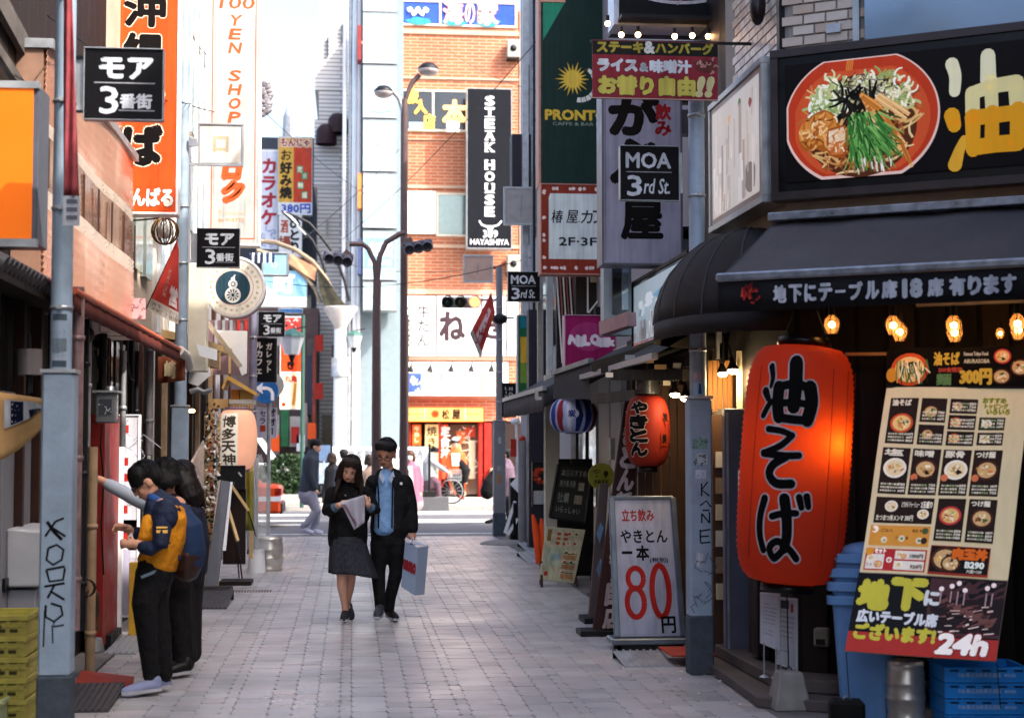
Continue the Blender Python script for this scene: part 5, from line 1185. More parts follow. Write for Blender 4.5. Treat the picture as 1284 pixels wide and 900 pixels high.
# ---- big noodle sign on the chamfer
sg=thing('noodle_sign','big black sign with a red noodle bowl and a golden brush character','sign',FP(.9,0,3.34))
zt,zb=4.27,3.36
S1=2.35
cs=[FP(0.02,.12,zt),FP(S1,.12,zt),FP(S1,.12,zb),FP(0.02,.12,zb)]
frm=mat('sign_frame_bronze','#4b4342',.4,.5,.1)
board(sg,cs,.13,mat('sign_black','#141114',.35,0,.1),frm,.055)
pr=Print((0.02,0,S1,zt-zb),cs,base=.012)
pr.rect(.07,.06,S1-.05,zt-zb-.06,'#191315');pr.layer()
bc=(.58,.46);BR=.452
pts=[]
for i in range(128):
 a=i*2*math.pi/128;x=bc[0]+BR*1.14*math.cos(a);y=bc[1]+BR*math.sin(a);pts.append((max(.08,x),min(max(y,.062),zt-zb-.062)))
pr.poly(pts,'#e4c0b4');pr.layer()
pr.poly([(bc[0]+(x-bc[0])*.975,min(max(bc[1]+(y-bc[1])*.965-.006,.064),.846))for x,y in pts],'#b8381c');pr.layer()
pr.poly([(bc[0]+(x-bc[0])*.88,min(bc[1]+(y-bc[1])*.86+.02,.83))for x,y in pts if True],'#c9502a');pr.layer()
pr.disc(bc[0],bc[1]+.05,.37,'#5a2c18',.34,30);pr.layer()
rg=random.Random(21)
def curl(x,y,l,w,col,bend=1.2,ang=None):
 a=rg.uniform(0,6.28)if ang is None else ang;b=rg.uniform(-bend,bend);q=[]
 for i in range(6):
  if(x-bc[0])**2/1.12+(y-bc[1])**2>.405**2 or y>.835:break
  q.append((x,y));x+=math.cos(a)*l/5;y+=math.sin(a)*l/5;a+=b/5
 if len(q)>2:pr.stroke(q,w,col,w*.6)
def inside(x,y,r=.375):return(x-bc[0])**2/1.1+(y-bc[1]-.03)**2<r*r and y<.82
def scatter(n,box,l,w,cols_,bend=1.2,ang=None,lay=1):
 for k in range(n):
  x,y=rg.uniform(box[0],box[2]),rg.uniform(box[1],box[3])
  if inside(x,y):curl(x,y,l*rg.uniform(.6,1.3),w*rg.uniform(.7,1.2),rg.choice(cols_),bend,None if ang is None else ang+rg.uniform(-.3,.3))
 for _ in range(lay):pr.layer()
scatter(170,(.14,.3,.95,.84),.16,.017,['#c98a4a','#dcae6c','#b06c30','#e8c890','#8c4a20'],2.6)
scatter(260,(.27,.17,.93,.42),.07,.02,['#e8e0b8','#d4cf9a','#f0ead0','#b8bf80','#9aa860','#f4f0e0'],2.4)
scatter(70,(.24,.28,.45,.45),.06,.022,['#a8b878','#e4e8c8','#88a058','#f0eedc'],2.0)
scatter(70,(.42,.2,.76,.36),.08,.009,['#3c342c','#5a5048','#8a8070','#d8ccb4','#b8a88c'],1.6)
for k in range(60):curl(rg.uniform(.44,.68),rg.uniform(.3,.46),.1,.022,rg.choice(['#16150f','#22201a','#2c2a22','#1c1a16']),1)
pr.layer()
def blob(cx,cy,rx,ry,col,jit=.12,n=16):pr.disc(cx,cy,rx,col,ry,n,jit)
for(cx,cy,rx,ry)in((.33,.52,.115,.135),(.235,.55,.07,.1)):
 blob(cx,cy,rx,ry,'#a85a1c');pr.layer();blob(cx-.01,cy-.01,rx*.86,ry*.84,'#cf8434');pr.layer()
 for k in range(36):curl(cx+rg.uniform(-rx,rx)*.7,cy+rg.uniform(-ry,ry)*.7,.05,.016,rg.choice(['#e8a860','#f2c88c','#b8642a','#d88a3c','#8c4416','#f4d8a8']),1.5)
 pr.layer()
pr.poly([(.365,.515),(.47,.495),(.5,.53),(.495,.63),(.47,.715),(.39,.715),(.35,.65),(.355,.56)],'#a4501c');pr.layer()
pr.poly([(.375,.53),(.465,.51),(.48,.55),(.475,.6),(.37,.61),(.365,.56)],'#e9c8a0');pr.poly([(.36,.615),(.475,.605),(.46,.69),(.385,.69)],'#cc7436');pr.layer()
for k in range(26):curl(rg.uniform(.37,.47),rg.uniform(.53,.68),.04,.012,rg.choice(['#f6e0c0','#e09a5c','#f0c090','#b05c24']),1)
pr.layer()
for k in range(14):x=.56+rg.uniform(-.02,.05);pr.stroke([(.58+k*.004,.3+k*.008),(.7+.012*k,.38+.022*k),(.77+.011*k,.5+.024*k)],.026,rg.choice(['#d88c3c','#c47428','#e8a860','#e0b478','#b86820']),.02)
for x0,y0,x1,y1 in((.70,.32,.9,.47),(.68,.34,.88,.5),(.62,.42,.8,.72),(.66,.42,.84,.7),(.72,.46,.87,.66)):pr.stroke([(x0,y0),((x0+x1)/2+.01,(y0+y1)/2),(x1,y1)],.034,rg.choice(['#dc9444','#e8b06c','#c97c34']),.026);pr.stroke([(x0,y0-.008),(x1,y1-.01)],.007,'#f4d4a0')
pr.layer()
for k in range(190):
 x=rg.uniform(.5,.72);y=rg.uniform(.42,.66);curl(x,y,rg.uniform(.1,.22),rg.uniform(.007,.016),rg.choice(['#2f6a2c','#4a8c3c','#6aa850','#1f4a20','#88bc68','#3c7a34']),.5,1.15+(x-.6)*-4+rg.uniform(-.35,.35))
pr.layer()
for k in range(26):curl(rg.uniform(.52,.78),rg.uniform(.72,.8),.05,.01,rg.choice(['#e8e0d0','#d8d0b8','#8c7450','#f0ece0']),.4,1.4)
for k in range(10):curl(rg.uniform(.3,.48),rg.uniform(.74,.82),.12,.013,rg.choice(['#c98a4a','#e0b070','#9a5a28']),2.5)
for k in range(4):pr.stroke([(.5+k*.012,.07),(.49+k*.012,.14)],.006,'#d89040')
pr.layer()
def brush(pts,w0,w1,c):pr.stroke(pts,w0,c,w1)
gold='#d8961c';palegold='#dcd6b4'
q=[(1.08,.17,1.12,.38),(1.05,.46,1.10,.62),(1.03,.86,1.12,.70)]
SB=lambda pts,a,b,c:pr.sbrush([(x+.1,y)for x,y in pts],a,b,c)
SB([(1.075,.17),(1.095,.25),(1.09,.35)],.085,.07,palegold);SB([(1.07,.5),(1.085,.57)],.1,.085,gold);SB([(1.145,.66),(1.11,.74),(1.085,.82)],.05,.09,'#d8a030')
SB([(1.3,.14),(1.3,.3)],.09,.1,palegold);SB([(1.2,.37),(1.33,.34),(1.47,.33)],.085,.1,'#d8cc94');SB([(1.2,.37),(1.2,.52)],.09,.09,'#d8cc94');SB([(1.315,.3),(1.32,.5)],.085,.08,'#d8cc94');SB([(1.47,.34),(1.48,.52)],.1,.1,'#d8cc94');pr.layer()
SB([(1.2,.52),(1.2,.74)],.1,.08,gold);SB([(1.32,.5),(1.315,.72)],.085,.09,gold);SB([(1.48,.5),(1.47,.72)],.1,.09,gold);SB([(1.2,.53),(1.33,.525),(1.48,.52)],.1,.1,gold);SB([(1.2,.72),(1.34,.71),(1.47,.71)],.1,.11,gold);pr.layer()
pr.text('そば',1.72,.12,2.3,.8,gold,.09)
pr.build('bowl_and_lettering',sg,PRL)
sb=thing('side_light_box','pale weathered light box along the alley wall left of the noodle bowl sign','sign',(2.8,11.3,3.3))
cs=[Vector((2.78,12.1,zt)),Vector((2.78,10.56,zt)),Vector((2.78,10.56,zb)),Vector((2.78,12.1,zb))]
board(sb,cs,.15,mat('weathered_lightbox','#a08c80',.4,.1,.3,2.2),galv,.045)
pr=Print((0,0,1,1),cs);pr.rect(.04,.05,.96,.95,'#d6ccc2')
rg=random.Random(8)
for k in range(46):
 x=rg.uniform(.08,.92);y=rg.uniform(.1,.8);pr.stroke([(x,y),(x+rg.uniform(-.02,.02),min(.93,y+rg.uniform(.1,.5)))],rg.uniform(.015,.06),rg.choice(['#c8b8a8','#e0d8d0','#c8b0a8','#c0aca0','#ece6dc','#b09c94','#d0bca4']))
for k,c in enumerate(('#a03828','#d8a040','#5c8040','#9a4438')):pr.disc(.2+k*.2,.15+.06*(k%2),.03,c,.04,8,.3)
pr.disc(.8,.78,.1,'#8c7c74',.12,14,.2);pr.build('faded_print',sb,PRL)
# ---- awning over the corner
aw=thing('black_awning','large black canvas awning with a lettered valance over the corner noodle shop','awning',FP(1.2,.5,2.45))
canv=mat('charcoal_canvas','#4c4a4e',.8,0,.16,2.2,.9,4,.05,stretch=(1,1,.35),dirt=.2)
ZT,ZF,OF=3.17,2.72,.92
def aww(u,v):
 s0=-.02-.10*v;s=s0+(2.9-s0)*u
 return FP(s,.1+(OF-.1)*v,ZT-(ZT-ZF)*(v**.92)-.012*abs(math.sin(u*16))*v*(1-v)*3+.006*math.sin(u*30+v*5))
MB().grid(aww,60,14).build('canvas',canv,aw,solid=.005)
MB().prism([aww(0,0),aww(0,1),FP(-.12,OF,ZF-.01),FP(-.1,.1,ZF+.06)],FD*.004).build('end_flap',canv,aw)
alum=mat('scratched_aluminium','#8e939c',.35,.6,.3,14,dirt=.25)
MB().bar(FP(-.04,.16,ZT+.02),FP(2.9,.16,ZT+.02),.07,.055).build('top_case',alum,aw,bevel=.006)
MB().bar(FP(-.14,OF,ZF-.0),FP(2.9,OF,ZF-.0),.045,.052).build('front_bar',alum,aw,bevel=.012)
MB().grid(lambda u,v:FP(-.13+3.0*u,OF-.004+.006*math.sin(u*60)*v,ZF-.03-.185*v),80,2).build('valance',mat('black_canvas','#1b1a20',.85,0,.15,5),aw,solid=.004)
def fpc(s0,s1,z1,z0,off):return[FP(s0,off,z1),FP(s1,off,z1),FP(s1,off,z0),FP(s0,off,z0)]
pr=Print((0,0,300,18.5),fpc(-.13,2.87,ZF-.03,ZF-.215,OF+.004),base=.006)
wc='#c8cbd4'
xs=36
for ch,w in(('地',9),('下',9),('に',8),('テ',9),('ー',8),('ブ',9),('ル',9),('席',10),('18',12),('席',10),('有',10),('り',8),('ま',9),('す',9)):
 if ch=='ー':pr.rect(xs+.8,8.4,xs+w-1,10,wc)
 else:pr.text(ch,xs+.8,4.2,xs+w-.8,14.2,wc,.07)
 xs+=w+(2.6 if ch in('18',)or(ch=='席')else.9)
pr.layer()
for k in range(24):
 a=rg.uniform(0,6.28);r=rg.uniform(0,6);pr.stroke([(22+r*math.cos(a),10+r*math.sin(a)),(22+r*math.cos(a+.6)*1.1,9+r*math.sin(a+.6)*1.2-1)],1.6,rg.choice(['#b03028','#8c1f1c','#d05040']),.6)
pr.build('valance_lettering',aw,PRM)
for s in(.1,1.6):MB().bar(FP(s,-.02,2.6),FP(s+.1,OF-.05,ZF-.04),.03,.03).build('folding_arm',dkmetal,aw)
MB().bar(FP(.9,.0,2.58),FP(2.9,.0,2.58),.05,.03).build('light_rail',galv,aw)
ba=thing('barrel_awning','dark ribbed quarter-barrel awning on the alley face of the corner shop','awning',(2.6,11.3,2.5))
def brl(u,v):
 a=math.pi*u;cy=11.35;q=v*math.pi/2
 r=math.sin(q)
 return Vector((2.93-.72*r*math.sin(a)**.75*1.0,cy+1.0*r*-math.cos(a),2.56+.68*math.cos(q)))
MB().grid(brl,32,10).build('canvas',mat('brown_black_canvas','#2b2626',.8,0,.15,3,.2,160),ba,solid=.005)
for i in range(1,8):
 MB().tube([brl(i/8,j/8)+Vector((-.004,0,.004))for j in range(9)],.007).build('seam_rib',mat('grey_seam','#3d3a3c',.7),ba)
MB().grid(lambda u,v:brl(u,1)+Vector((0,0,-.13*v)),32,1).build('valance',mat('brown_black_canvas'),ba,solid=.005)
MB().bar(P(884,404,11.3),P(938,404,10.9),.03,.025).build('tube_light',mat('dim_tube_lamp','#8a8ca0',.4,emis=.2),ba)
# ---- cage bulbs under the awning
bulbm=mat('warm_filament_bulb','#ffc890',.4,0,0,emis=14,ecol='#ffb45c');cagem=mat('smoked_lamp_glass','#c8a888',.1,0,.1,alpha=.3)
def cage(label,px,py,off=.62,s_=1.0):
 c=PF(px,py,off);t=thing('cage_lamp',label,'lamp',c,'warm cage lamps under the black awning')
 MB().sph(c,.021*s_,12,8).build('bulb',bulbm,t)
 MB().lathe([(.02*s_,.06*s_),(.045*s_,.03*s_),(.05*s_,-.005*s_),(.03*s_,-.055*s_)],c,8,smooth=False).build('glass_shade',cagem,t,fixn=False)
 for k in range(6):
  a=k*math.pi/3;MB().tube([c+Vector((math.cos(a)*r*s_,math.sin(a)*r*s_,z*s_))for r,z in((.02,.062),(.047,.03),(.052,-.005),(.03,-.057))],.0025,4).build('cage_wire',black,t)
 MB().cyl(c+Vector((0,0,.06*s_)),c+Vector((0,0,.12*s_)),.022*s_,.018*s_,10).build('socket',black,t)
 return t
for lb,x,y,o in(('leftmost cage lamp, above the big lantern',1043,407,.62),('upper cage lamp of the pair right of the lantern',1120,408,.62),('lower cage lamp of the pair right of the lantern',1128,416,.5),('upper middle cage lamp over the menu banner',1196,408,.62),('lower middle cage lamp over the menu banner',1197,417,.5),('upper cage lamp at the right edge',1276,406,.62),('lower cage lamp at the right edge',1277,414,.5),('faint small cage lamp between the middle and right ones',1254,418,.2)):cage(lb,x,y,o,1.0 if o>.3 else.6)
# ---- the big red lantern
def big(p):
 k='#0c090a';o='#c4b8bc'
 def st(pts,w0,w1=None,outl=True):
  if outl:p.stroke(pts,w0+.075,o,(w0 if w1 is None else w1)+.075)
 def bl(pts,w0,w1=None):p.stroke(pts,w0,k,w1)
 ST=[

  ([(-.86,-.79),(-.80,-.70),(-.82,-.62)],.07,.03),([(-.92,-.58),(-.85,-.52)],.09,.06),([(-.93,-.38),(-.84,-.46),(-.78,-.50)],.06,.05),
  ([(-.38,-.83),(-.36,-.64),(-.37,-.46)],.17,.14),([(-.66,-.62),(-.66,-.48),(-.62,-.37)],.14,.13),([(-.66,-.62),(-.35,-.655),(-.12,-.62)],.085,.09),([(-.10,-.63),(-.06,-.5),(-.12,-.36)],.16,.14),
  ([(-.62,-.485),(-.36,-.5),(-.12,-.49)],.07,.07),([(-.64,-.37),(-.36,-.36),(-.12,-.36)],.085,.085),

  ([(-.80,-.27),(-.55,-.26),(-.36,-.23)],.06,.05),([(-.36,-.23),(-.55,-.14),(-.86,-.07)],.06,.06),([(-.86,-.07),(-.5,-.06),(-.22,-.07)],.075,.06),([(-.45,-.05),(-.66,.02),(-.72,.10),(-.58,.17),(-.32,.165)],.085,.09),

  ([(-.78,.30),(-.85,.45),(-.84,.60),(-.76,.72)],.08,.07),([(-.62,.44),(-.42,.41),(-.2,.40)],.07,.06),([(-.42,.29),(-.36,.45),(-.34,.6),(-.38,.70)],.12,.10),
  ([(-.38,.70),(-.55,.78),(-.64,.70),(-.5,.64),(-.3,.69),(-.14,.77)],.07,.07),([(-.17,.27),(-.12,.35)],.07,.06),([(-.04,.26),(.0,.34)],.075,.06)]
 p.asp=2.0
 F=1.0
 for pts,w0,w1 in ST:p.sbrush(pts,w0*.66*F+.044,w1*.66*F+.044,o)
 for _ in range(8):p.layer()
 for pts,w0,w1 in ST:p.sbrush(pts,w0*.68*F+.014,w1*.68*F+.014,k)
redpaper=mat('red_lantern_paper','#a8321c',.75,0,.12,3,spec=.2)
nt=redpaper.node_tree;b_=nt.nodes['Principled BSDF'];tr=nt.nodes.new('ShaderNodeBsdfTranslucent');tr.inputs['Color'].default_value=(*lin('#e0561a'),1)
ms=nt.nodes.new('ShaderNodeMixShader');ms.inputs['Fac'].default_value=.3
nt.links.new(b_.outputs['BSDF'],ms.inputs[1]);nt.links.new(tr.outputs['BSDF'],ms.inputs[2]);nt.links.new(ms.outputs['Shader'],nt.nodes['Material Output'].inputs['Surface'])
LC=P(997,582,9.9)
bl_,lc,lax=lantern('big_red_lantern','huge glowing red paper lantern with black white-edged soba characters',LC,.345,1.5,R(4.5),redpaper,mat('black_lacquer','#120e0e',.35),40,big,cap=(.48,.07),bulge=.16,exp=7,seg=64)
lp=bpy.data.lights.new('lantern_bulb','POINT');lp.energy=1.7;lp.color=(1,.58,.2);lp.shadow_soft_size=.04
lo=bpy.data.objects.new('lantern_bulb',lp);COL.objects.link(lo);lo.location=P(1038,556,9.69)
lo.parent=bl_;lo.location=Vector(lo.location)-WL[bl_.name]
MB().sph(P(1038,556,9.74),.03,10,8).build('lamp_bulb',bulbm,bl_)
for x in(-.16,.2):MB().bar(lc+lax*.72+Vector((x,0,0)),lc+lax*.9+Vector((x*.4,0,.08)),.006,.006).build('hanging_wire',black,bl_)
for a in(.35,.75,1.15,-1.1):MB().tube([lc+Vector((math.cos(R(4.5)),0,-math.sin(R(4.5))))*(.349*math.sin(a)*q)-Vector((0,1,0))*(.349*math.cos(a)*q)+lax*(v*.75)for v,q in((-.8,.965),(-.4,.99),(0,1.0),(.4,.99),(.8,.965))],.0025,4).build('paper_seam',mat('darker_red_seam','#7a2014',.7),bl_)
t=thing('concrete_block','grey tapered concrete block tied by a rope under the big lantern','weight',P(1003,893,10.0));t.location.z=0;WL[t.name]=Vector(t.location)
c=PZ(997,893);cx,cy=c.x,c.y+.14
MB().hexa([(cx-.12,cy-.12,0),(cx+.12,cy-.12,0),(cx+.12,cy+.12,0),(cx-.12,cy+.12,0),(cx-.075,cy-.075,.24),(cx+.075,cy-.075,.24),(cx+.075,cy+.075,.24),(cx-.075,cy+.075,.24)]).build('block',conc,t,bevel=.012)
MB().tube([(cx+.02*math.cos(a),cy,.245+.02*math.sin(a))for a in[i*math.pi/8 for i in range(9)]],.005).build('eye',dkmetal,t)
MB().tube([Vector((cx,cy,.26)),lc-lax*.78],.005,5).build('rope',black,t)
# ---- acrylic price stand, steps, grey box behind the lantern
stp=thing('door_step','worn grey stone door step with litter along the noodle shop','step',(2.9,10.6,0))
MB().prism([Vector((2.62,12.4,0)),Vector((2.62,11.0,0)),FP(-.02,.55,0),FP(2.5,.5,0),FP(2.5,-.04,0),FP(.03,-.04,0),Vector((2.94,10.58,0)),Vector((2.94,12.4,0))],(0,0,.075)).build('lower_slab',mat('dark_stone','#5a5350',.8,0,.25,6,.3,50,dirt=.4),stp,bevel=.01)
MB().prism([Vector((2.76,12.4,.076)),Vector((2.76,10.9,.076)),FP(.05,.3,.076),FP(2.5,.25,.076),FP(2.5,-.03,.076),FP(.05,-.03,.076),Vector((2.93,10.62,.076)),Vector((2.93,12.4,.076))],(0,0,.09)).build('upper_slab',mat('dark_stone'),stp,bevel=.01)
t=thing('acrylic_notice_stand','leaning white acrylic notice boards behind the lantern foot','notice stand',PF(980,840,.2))
for k,(x0,x1,y0,y1,o)in enumerate(((953,978,742,812,.34),(974,1000,748,838,.27))):
 cs=[PF(x0,y0,o),PF(x1,y0+2,o),PF(x1,y1+4,o),PF(x0,y1-6,o)];board(t,cs,.012,mat('white_acrylic','#c4c4cc',.2,0,.06),white)
 pr=Print((0,0,1,1),cs);pr.rect(.04,.03,.96,.97,'#b8b8c2')
 for j in range(9):pr.rect(.15,.2+j*.07,.5+(j*37%40)/100,.215+j*.07,'#8c8c98')
 if k:pr.rect(.2,.04,.6,.16,'#484850');pr.rect(.68,.08,.8,.2,'#a83030')
 pr.build('notice_print',t,PR)
 for u in(.2,.8):q=cs[3]*(1-u)+cs[2]*u;MB().lathe([(.0,.02),(.012,.015),(.035,.002),(.035,0)],Vector((q.x,q.y,.168)),10).build('suction_foot',galv,t);MB().cyl(Vector((q.x,q.y,.17)),q+Vector((0,0,.02)),.005).build('foot_rod',galv,t)
t=thing('grey_outlet_box','small beige outlet box on the black wall right of the lantern foot','outlet box',PF(1032,812,0));a=PF(1031,798,.02);MB().obox(a,FD*.05,FN*.035,(0,0,.06)).build('case',mat('beige_plastic','#8d877c',.5),t,bevel=.01);MB().obox(a+FN*.038+Vector((0,0,-.03)),FD*.03,FN*.006,(0,0,.018)).build('socket',dkmetal,t)
# ---- stacked blue tubs
tub=mat('blue_plastic','#5f88b8',.5,0,.12,4,dirt=.25)
tubs=[]
def tubf(label,z,first=False):
 c=PF(1088,884,.46);c.z=z
 t=thing('blue_tub',label,'tub',c,'nested blue plastic tubs');H=.74
 def ring(w,d,zz,r=.05,n=5):
  o=[]
  for sx,sy,a0 in((1,1,0),(-1,1,90),(-1,-1,180),(1,-1,270)):
   for i in range(n):a=R(a0+90*i/(n-1));o.append(Vector((c.x,c.y,z+zz))+FD*(sx*(w-r)+r*math.cos(a))+FN*(sy*(d-r)+r*math.sin(a)))
  return o
 def wallm(spec):
  m_=MB();rr=[ring(*s_)for s_ in spec];n=len(rr[0]);vs=sum(rr,[])
  m_.add(vs,[(k*n+i,k*n+(i+1)%n,(k+1)*n+(i+1)%n,(k+1)*n+i)for k in range(len(rr)-1)for i in range(n)],False);m_.add(rr[0],[tuple(range(n))]);return m_
 wallm([(.145,.13,0),(.185,.165,H)]).build('body',tub,t,fixn=False)
 wallm([(.187,.167,H-.06),(.212,.19,H-.055),(.212,.19,H-.0),(.19,.17,H)]).build('rim',tub,t,bevel=.004,fixn=False)
 return t
tubf('lowest of the nested blue tubs, standing on the ground beside the menu banner',.0);tubf('second blue tub nested in the lowest one',.085);tubf('third blue tub of the nested stack',.17);tubf('topmost blue tub of the nested stack',.26)
c=PF(1088,884,.46);t=thing('domed_blue_cover','rounded blue lid on top of the nested tubs behind the menu banner','cover',(c.x,c.y,1.0));MB().ell(Vector((c.x,c.y,1.0))+FD*.03,FD*.2,FN*.17,(0,0,.07),24,10).build('dome',tub,t)
c=PF(1136,893,.55);keg('beer_keg','darker steel keg between the blue tubs and the blue crates',c.x,c.y,.115,.36)
bcr=mat('blue_crate_plastic','#1f86d8',.45,0,.14,5,dirt=.2)
bl2=['bottom blue bottle crate of the stack at lower right','second blue crate from the bottom at lower right','third blue crate from the bottom at lower right','top blue crate of the stack under the menu banner']
for i in range(4):
 c=PF(1222,893,.62)
 t=thing('blue_crate',bl2[i],'crate',(0,0,0),'stacked blue bottle crates');z=i*.093;hw,hd,h=.235,.19,.09
 C0=Vector((c.x,c.y,z))-FN*.1;uA=(Vector((1,-.12,0))).normalized();uB=Vector((.12,1,0)).normalized()
 t.location=C0;WL[t.name]=C0.copy()
 for nm,cc,a_,b_2 in(('side',C0-uB*hd,uA*hw,uB*.008),('side',C0+uB*hd,uA*hw,uB*.008),('side',C0-uA*hw,uA*.008,uB*hd),('side',C0+uA*hw,uA*.008,uB*hd)):
  MB().obox(cc+Vector((0,0,h*.42)),a_,b_2,(0,0,h*.42)).build(nm,bcr,t)
 MB().obox(C0+Vector((0,0,.008)),uA*(hw-.01),uB*(hd-.01),(0,0,.006)).build('base',bcr,t)
 m_=MB()
 for zz in(h*.9,):m_.obox(C0-uB*(hd+.004)+Vector((0,0,zz)),uA*(hw+.012),uB*.01,(0,0,h*.07));m_.obox(C0+uA*(hw+.004)+Vector((0,0,zz)),uA*.01,uB*(hd+.012),(0,0,h*.068));m_.obox(C0-uA*(hw+.004)+Vector((0,0,zz)),uA*.01,uB*(hd+.012),(0,0,h*.068));m_.obox(C0+uB*(hd+.004)+Vector((0,0,zz)),uA*(hw-.01),uB*.01,(0,0,h*.067))
 m_.build('rim',bcr,t,bevel=.002)
 g=MB()
 for k in range(5):g.obox(C0-uB*(hd+.009)+uA*(-hw*.8+k*hw*.4)+Vector((0,0,h*.78)),uA*.025,uB*.002,(0,0,.007))
 for k in range(4):g.obox(C0+uA*(hw+.009)+uB*(-hd*.75+k*hd*.5)+Vector((0,0,h*.78)),uA*.002,uB*.02,(0,0,.007))
 g.build('hand_slot',mat('slot_shadow_blue','#0c2f55',.7),t)['kind']='stuff'
 o=C0-uB*(hd+.0115);pr=Print((0,0,1,1),[o-uA*hw*.8+Vector((0,0,h*.64)),o+uA*hw*.8+Vector((0,0,h*.64)),o+uA*hw*.8+Vector((0,0,h*.34)),o-uA*hw*.8+Vector((0,0,h*.34))])
 pr.text('TSB 株式会社東京酒販',.05,0,.72,1,'#a8c8e8',.03);pr.text('0120',.78,.2,.95,.9,'#a8c8e8',.03);pr.build('lettering',t,PR)
 q=t
for k,(x,lb)in enumerate(((1062,'black rubber weight block under the left corner of the menu banner'),(1203,'black rubber weight block in front of the blue crates'))):
 c=PZ(x,908);t=thing('weight_block',lb,'weight',(c.x,c.y,0),'black banner weight blocks');MB().obox((c.x,c.y,.075),(.1,-.02,0),(.015,.08,0),(0,0,.074)).build('block',rubber,t,bevel=.02);MB().tube([(c.x+.02*math.cos(a),c.y,.15+.02*math.sin(a))for a in[i*math.pi/8 for i in range(9)]],.004).build('eye',galv,t)
# ---- menu top board + big menu banner
def food(pr,x0,y0,x1,y1,style,seed):
 rg=random.Random(seed);w=x1-x0;h=y1-y0;cx=(x0+x1)/2;cy=(y0+y1)/2;r=min(w,h)*.42
 C=dict(red=('#c04a24','#e0b878'),white=('#e4dcd0','#dcc8a0'),dark=('#4a2418','#c8a070'),pink=('#b83838','#d8a868'))[style]
 pr.disc(cx,cy,r*1.08,C[0],r*.92,18);pr.layer();pr.disc(cx,cy,r*.86,C[1],r*.72,16);pr.layer()
 for k in range(16):
  a=rg.uniform(0,6.28);q=rg.uniform(0,r*.6);x=cx+q*math.cos(a);y=cy+q*.8*math.sin(a)
  pr.stroke([(x,y),(x+rg.uniform(-.4,.4)*r,y+rg.uniform(-.3,.3)*r)],r*.12,rg.choice(['#f0dcb0','#c89858','#e8d8b8','#a87038']))
 pr.layer();k1=seed%4
 for q in range(3+k1):
  a=seed*1.7+q*2.1;c_=['#3c6a38','#c87c44','#e8d8c0','#7c3420','#d8b060','#2a2018','#a8b070'][(seed+q*3)%7];pr.disc(cx+r*.38*math.cos(a),cy+r*.32*math.sin(a),r*(.16+.05*((seed+q)%4)),c_,r*(.13+.04*((seed*q)%3)),8,.3)
 pr.layer()
 for q in range(6):a=rg.uniform(0,6.28);pr.stroke([(cx+r*.3*math.cos(a),cy+r*.3*math.sin(a)),(cx+r*.5*math.cos(a+.5),cy+r*.4*math.sin(a+.5))],r*.06,['#5c9048','#f4ecd8','#e0a050'][q%3])
 pr.layer()
mb_=thing('menu_header_board','dark header board with noodle pictures and yellow letters above the menu banner','menu board',PF(1190,486,.3))
o=.34;cs=[PF(1112,437,o),PF(1290,434,o),PF(1290,485,o),PF(1110,486,o)];board(mb_,cs,.03,black,dkbrown)
pr=Print((0,0,180,50),cs);pr.rect(0,0,180,50,'#1a120e');pr.layer()
food(pr,0,0,62,54,'red',3);
for k in range(40):rgx=random.Random(k);x=rgx.uniform(14,54);pr.stroke([(x,rgx.uniform(14,26)),(x+rgx.uniform(-6,8),rgx.uniform(30,46))],1.4,rgx.choice(['#2c5a34','#3c7040','#1c3020','#c8a058','#e8e0c8']))
pr.disc(8,34,7,'#c8862c',9);pr.layer()
pr.text('油そば',62,6,94,22,'#c8a03c',.06);pr.text('300食限定',68,25,98,31,'#a84030',.05);pr.text('Famous Tokyo Food',100,6,130,12,'#d0c8b8',.03);pr.text('ABURASOBA',100,15,132,20,'#c8bca0',.03);pr.text('麺',66,33,84,47,'#5a7a4c',.05);pr.text('300円',96,28,134,46,'#c8a03c',.08)
food(pr,134,0,162,24,'pink',7);food(pr,134,24,160,50,'dark',9);food(pr,156,12,184,40,'dark',11);pr.build('menu_print',mb_,PRL)  # header board is no lamp; a faint glow is added to its print
bn=thing('menu_banner','long cream menu banner of noodle photos with prices, its lower end swung forward','menu banner',PF(1160,830,.9))
c4=[PF(1112,486,.42),PF(1292,487,.36),PF(1250,831,.86),PF(1061,817,.98)]
nrm=(c4[3]-c4[0]).cross(c4[1]-c4[0]).normalized()
def bnr(x,y,h=0):
 u=x/180;v=y/330;q=(c4[0]*(1-u)+c4[1]*u)*(1-v)+(c4[3]*(1-u)+c4[2]*u)*v
 return q+nrm*(h+.02*math.sin(v*7+u)*v+.012*math.sin(u*5+v*9)-.03*math.sin(v*3.14))
MB().grid(lambda u,v:bnr(u*180,v*330),20,40).build('sheet',mat('vinyl_backing','#b0a48c',.6),bn,solid=.003)
pr=Print((0,0,180,330),mapf=lambda x,y,h:bnr(x,y,h),maxlen=14,base=.004)
pr.rect(0,0,180,232,'#cfbf9c');pr.layer()
dk='#2e1a12'
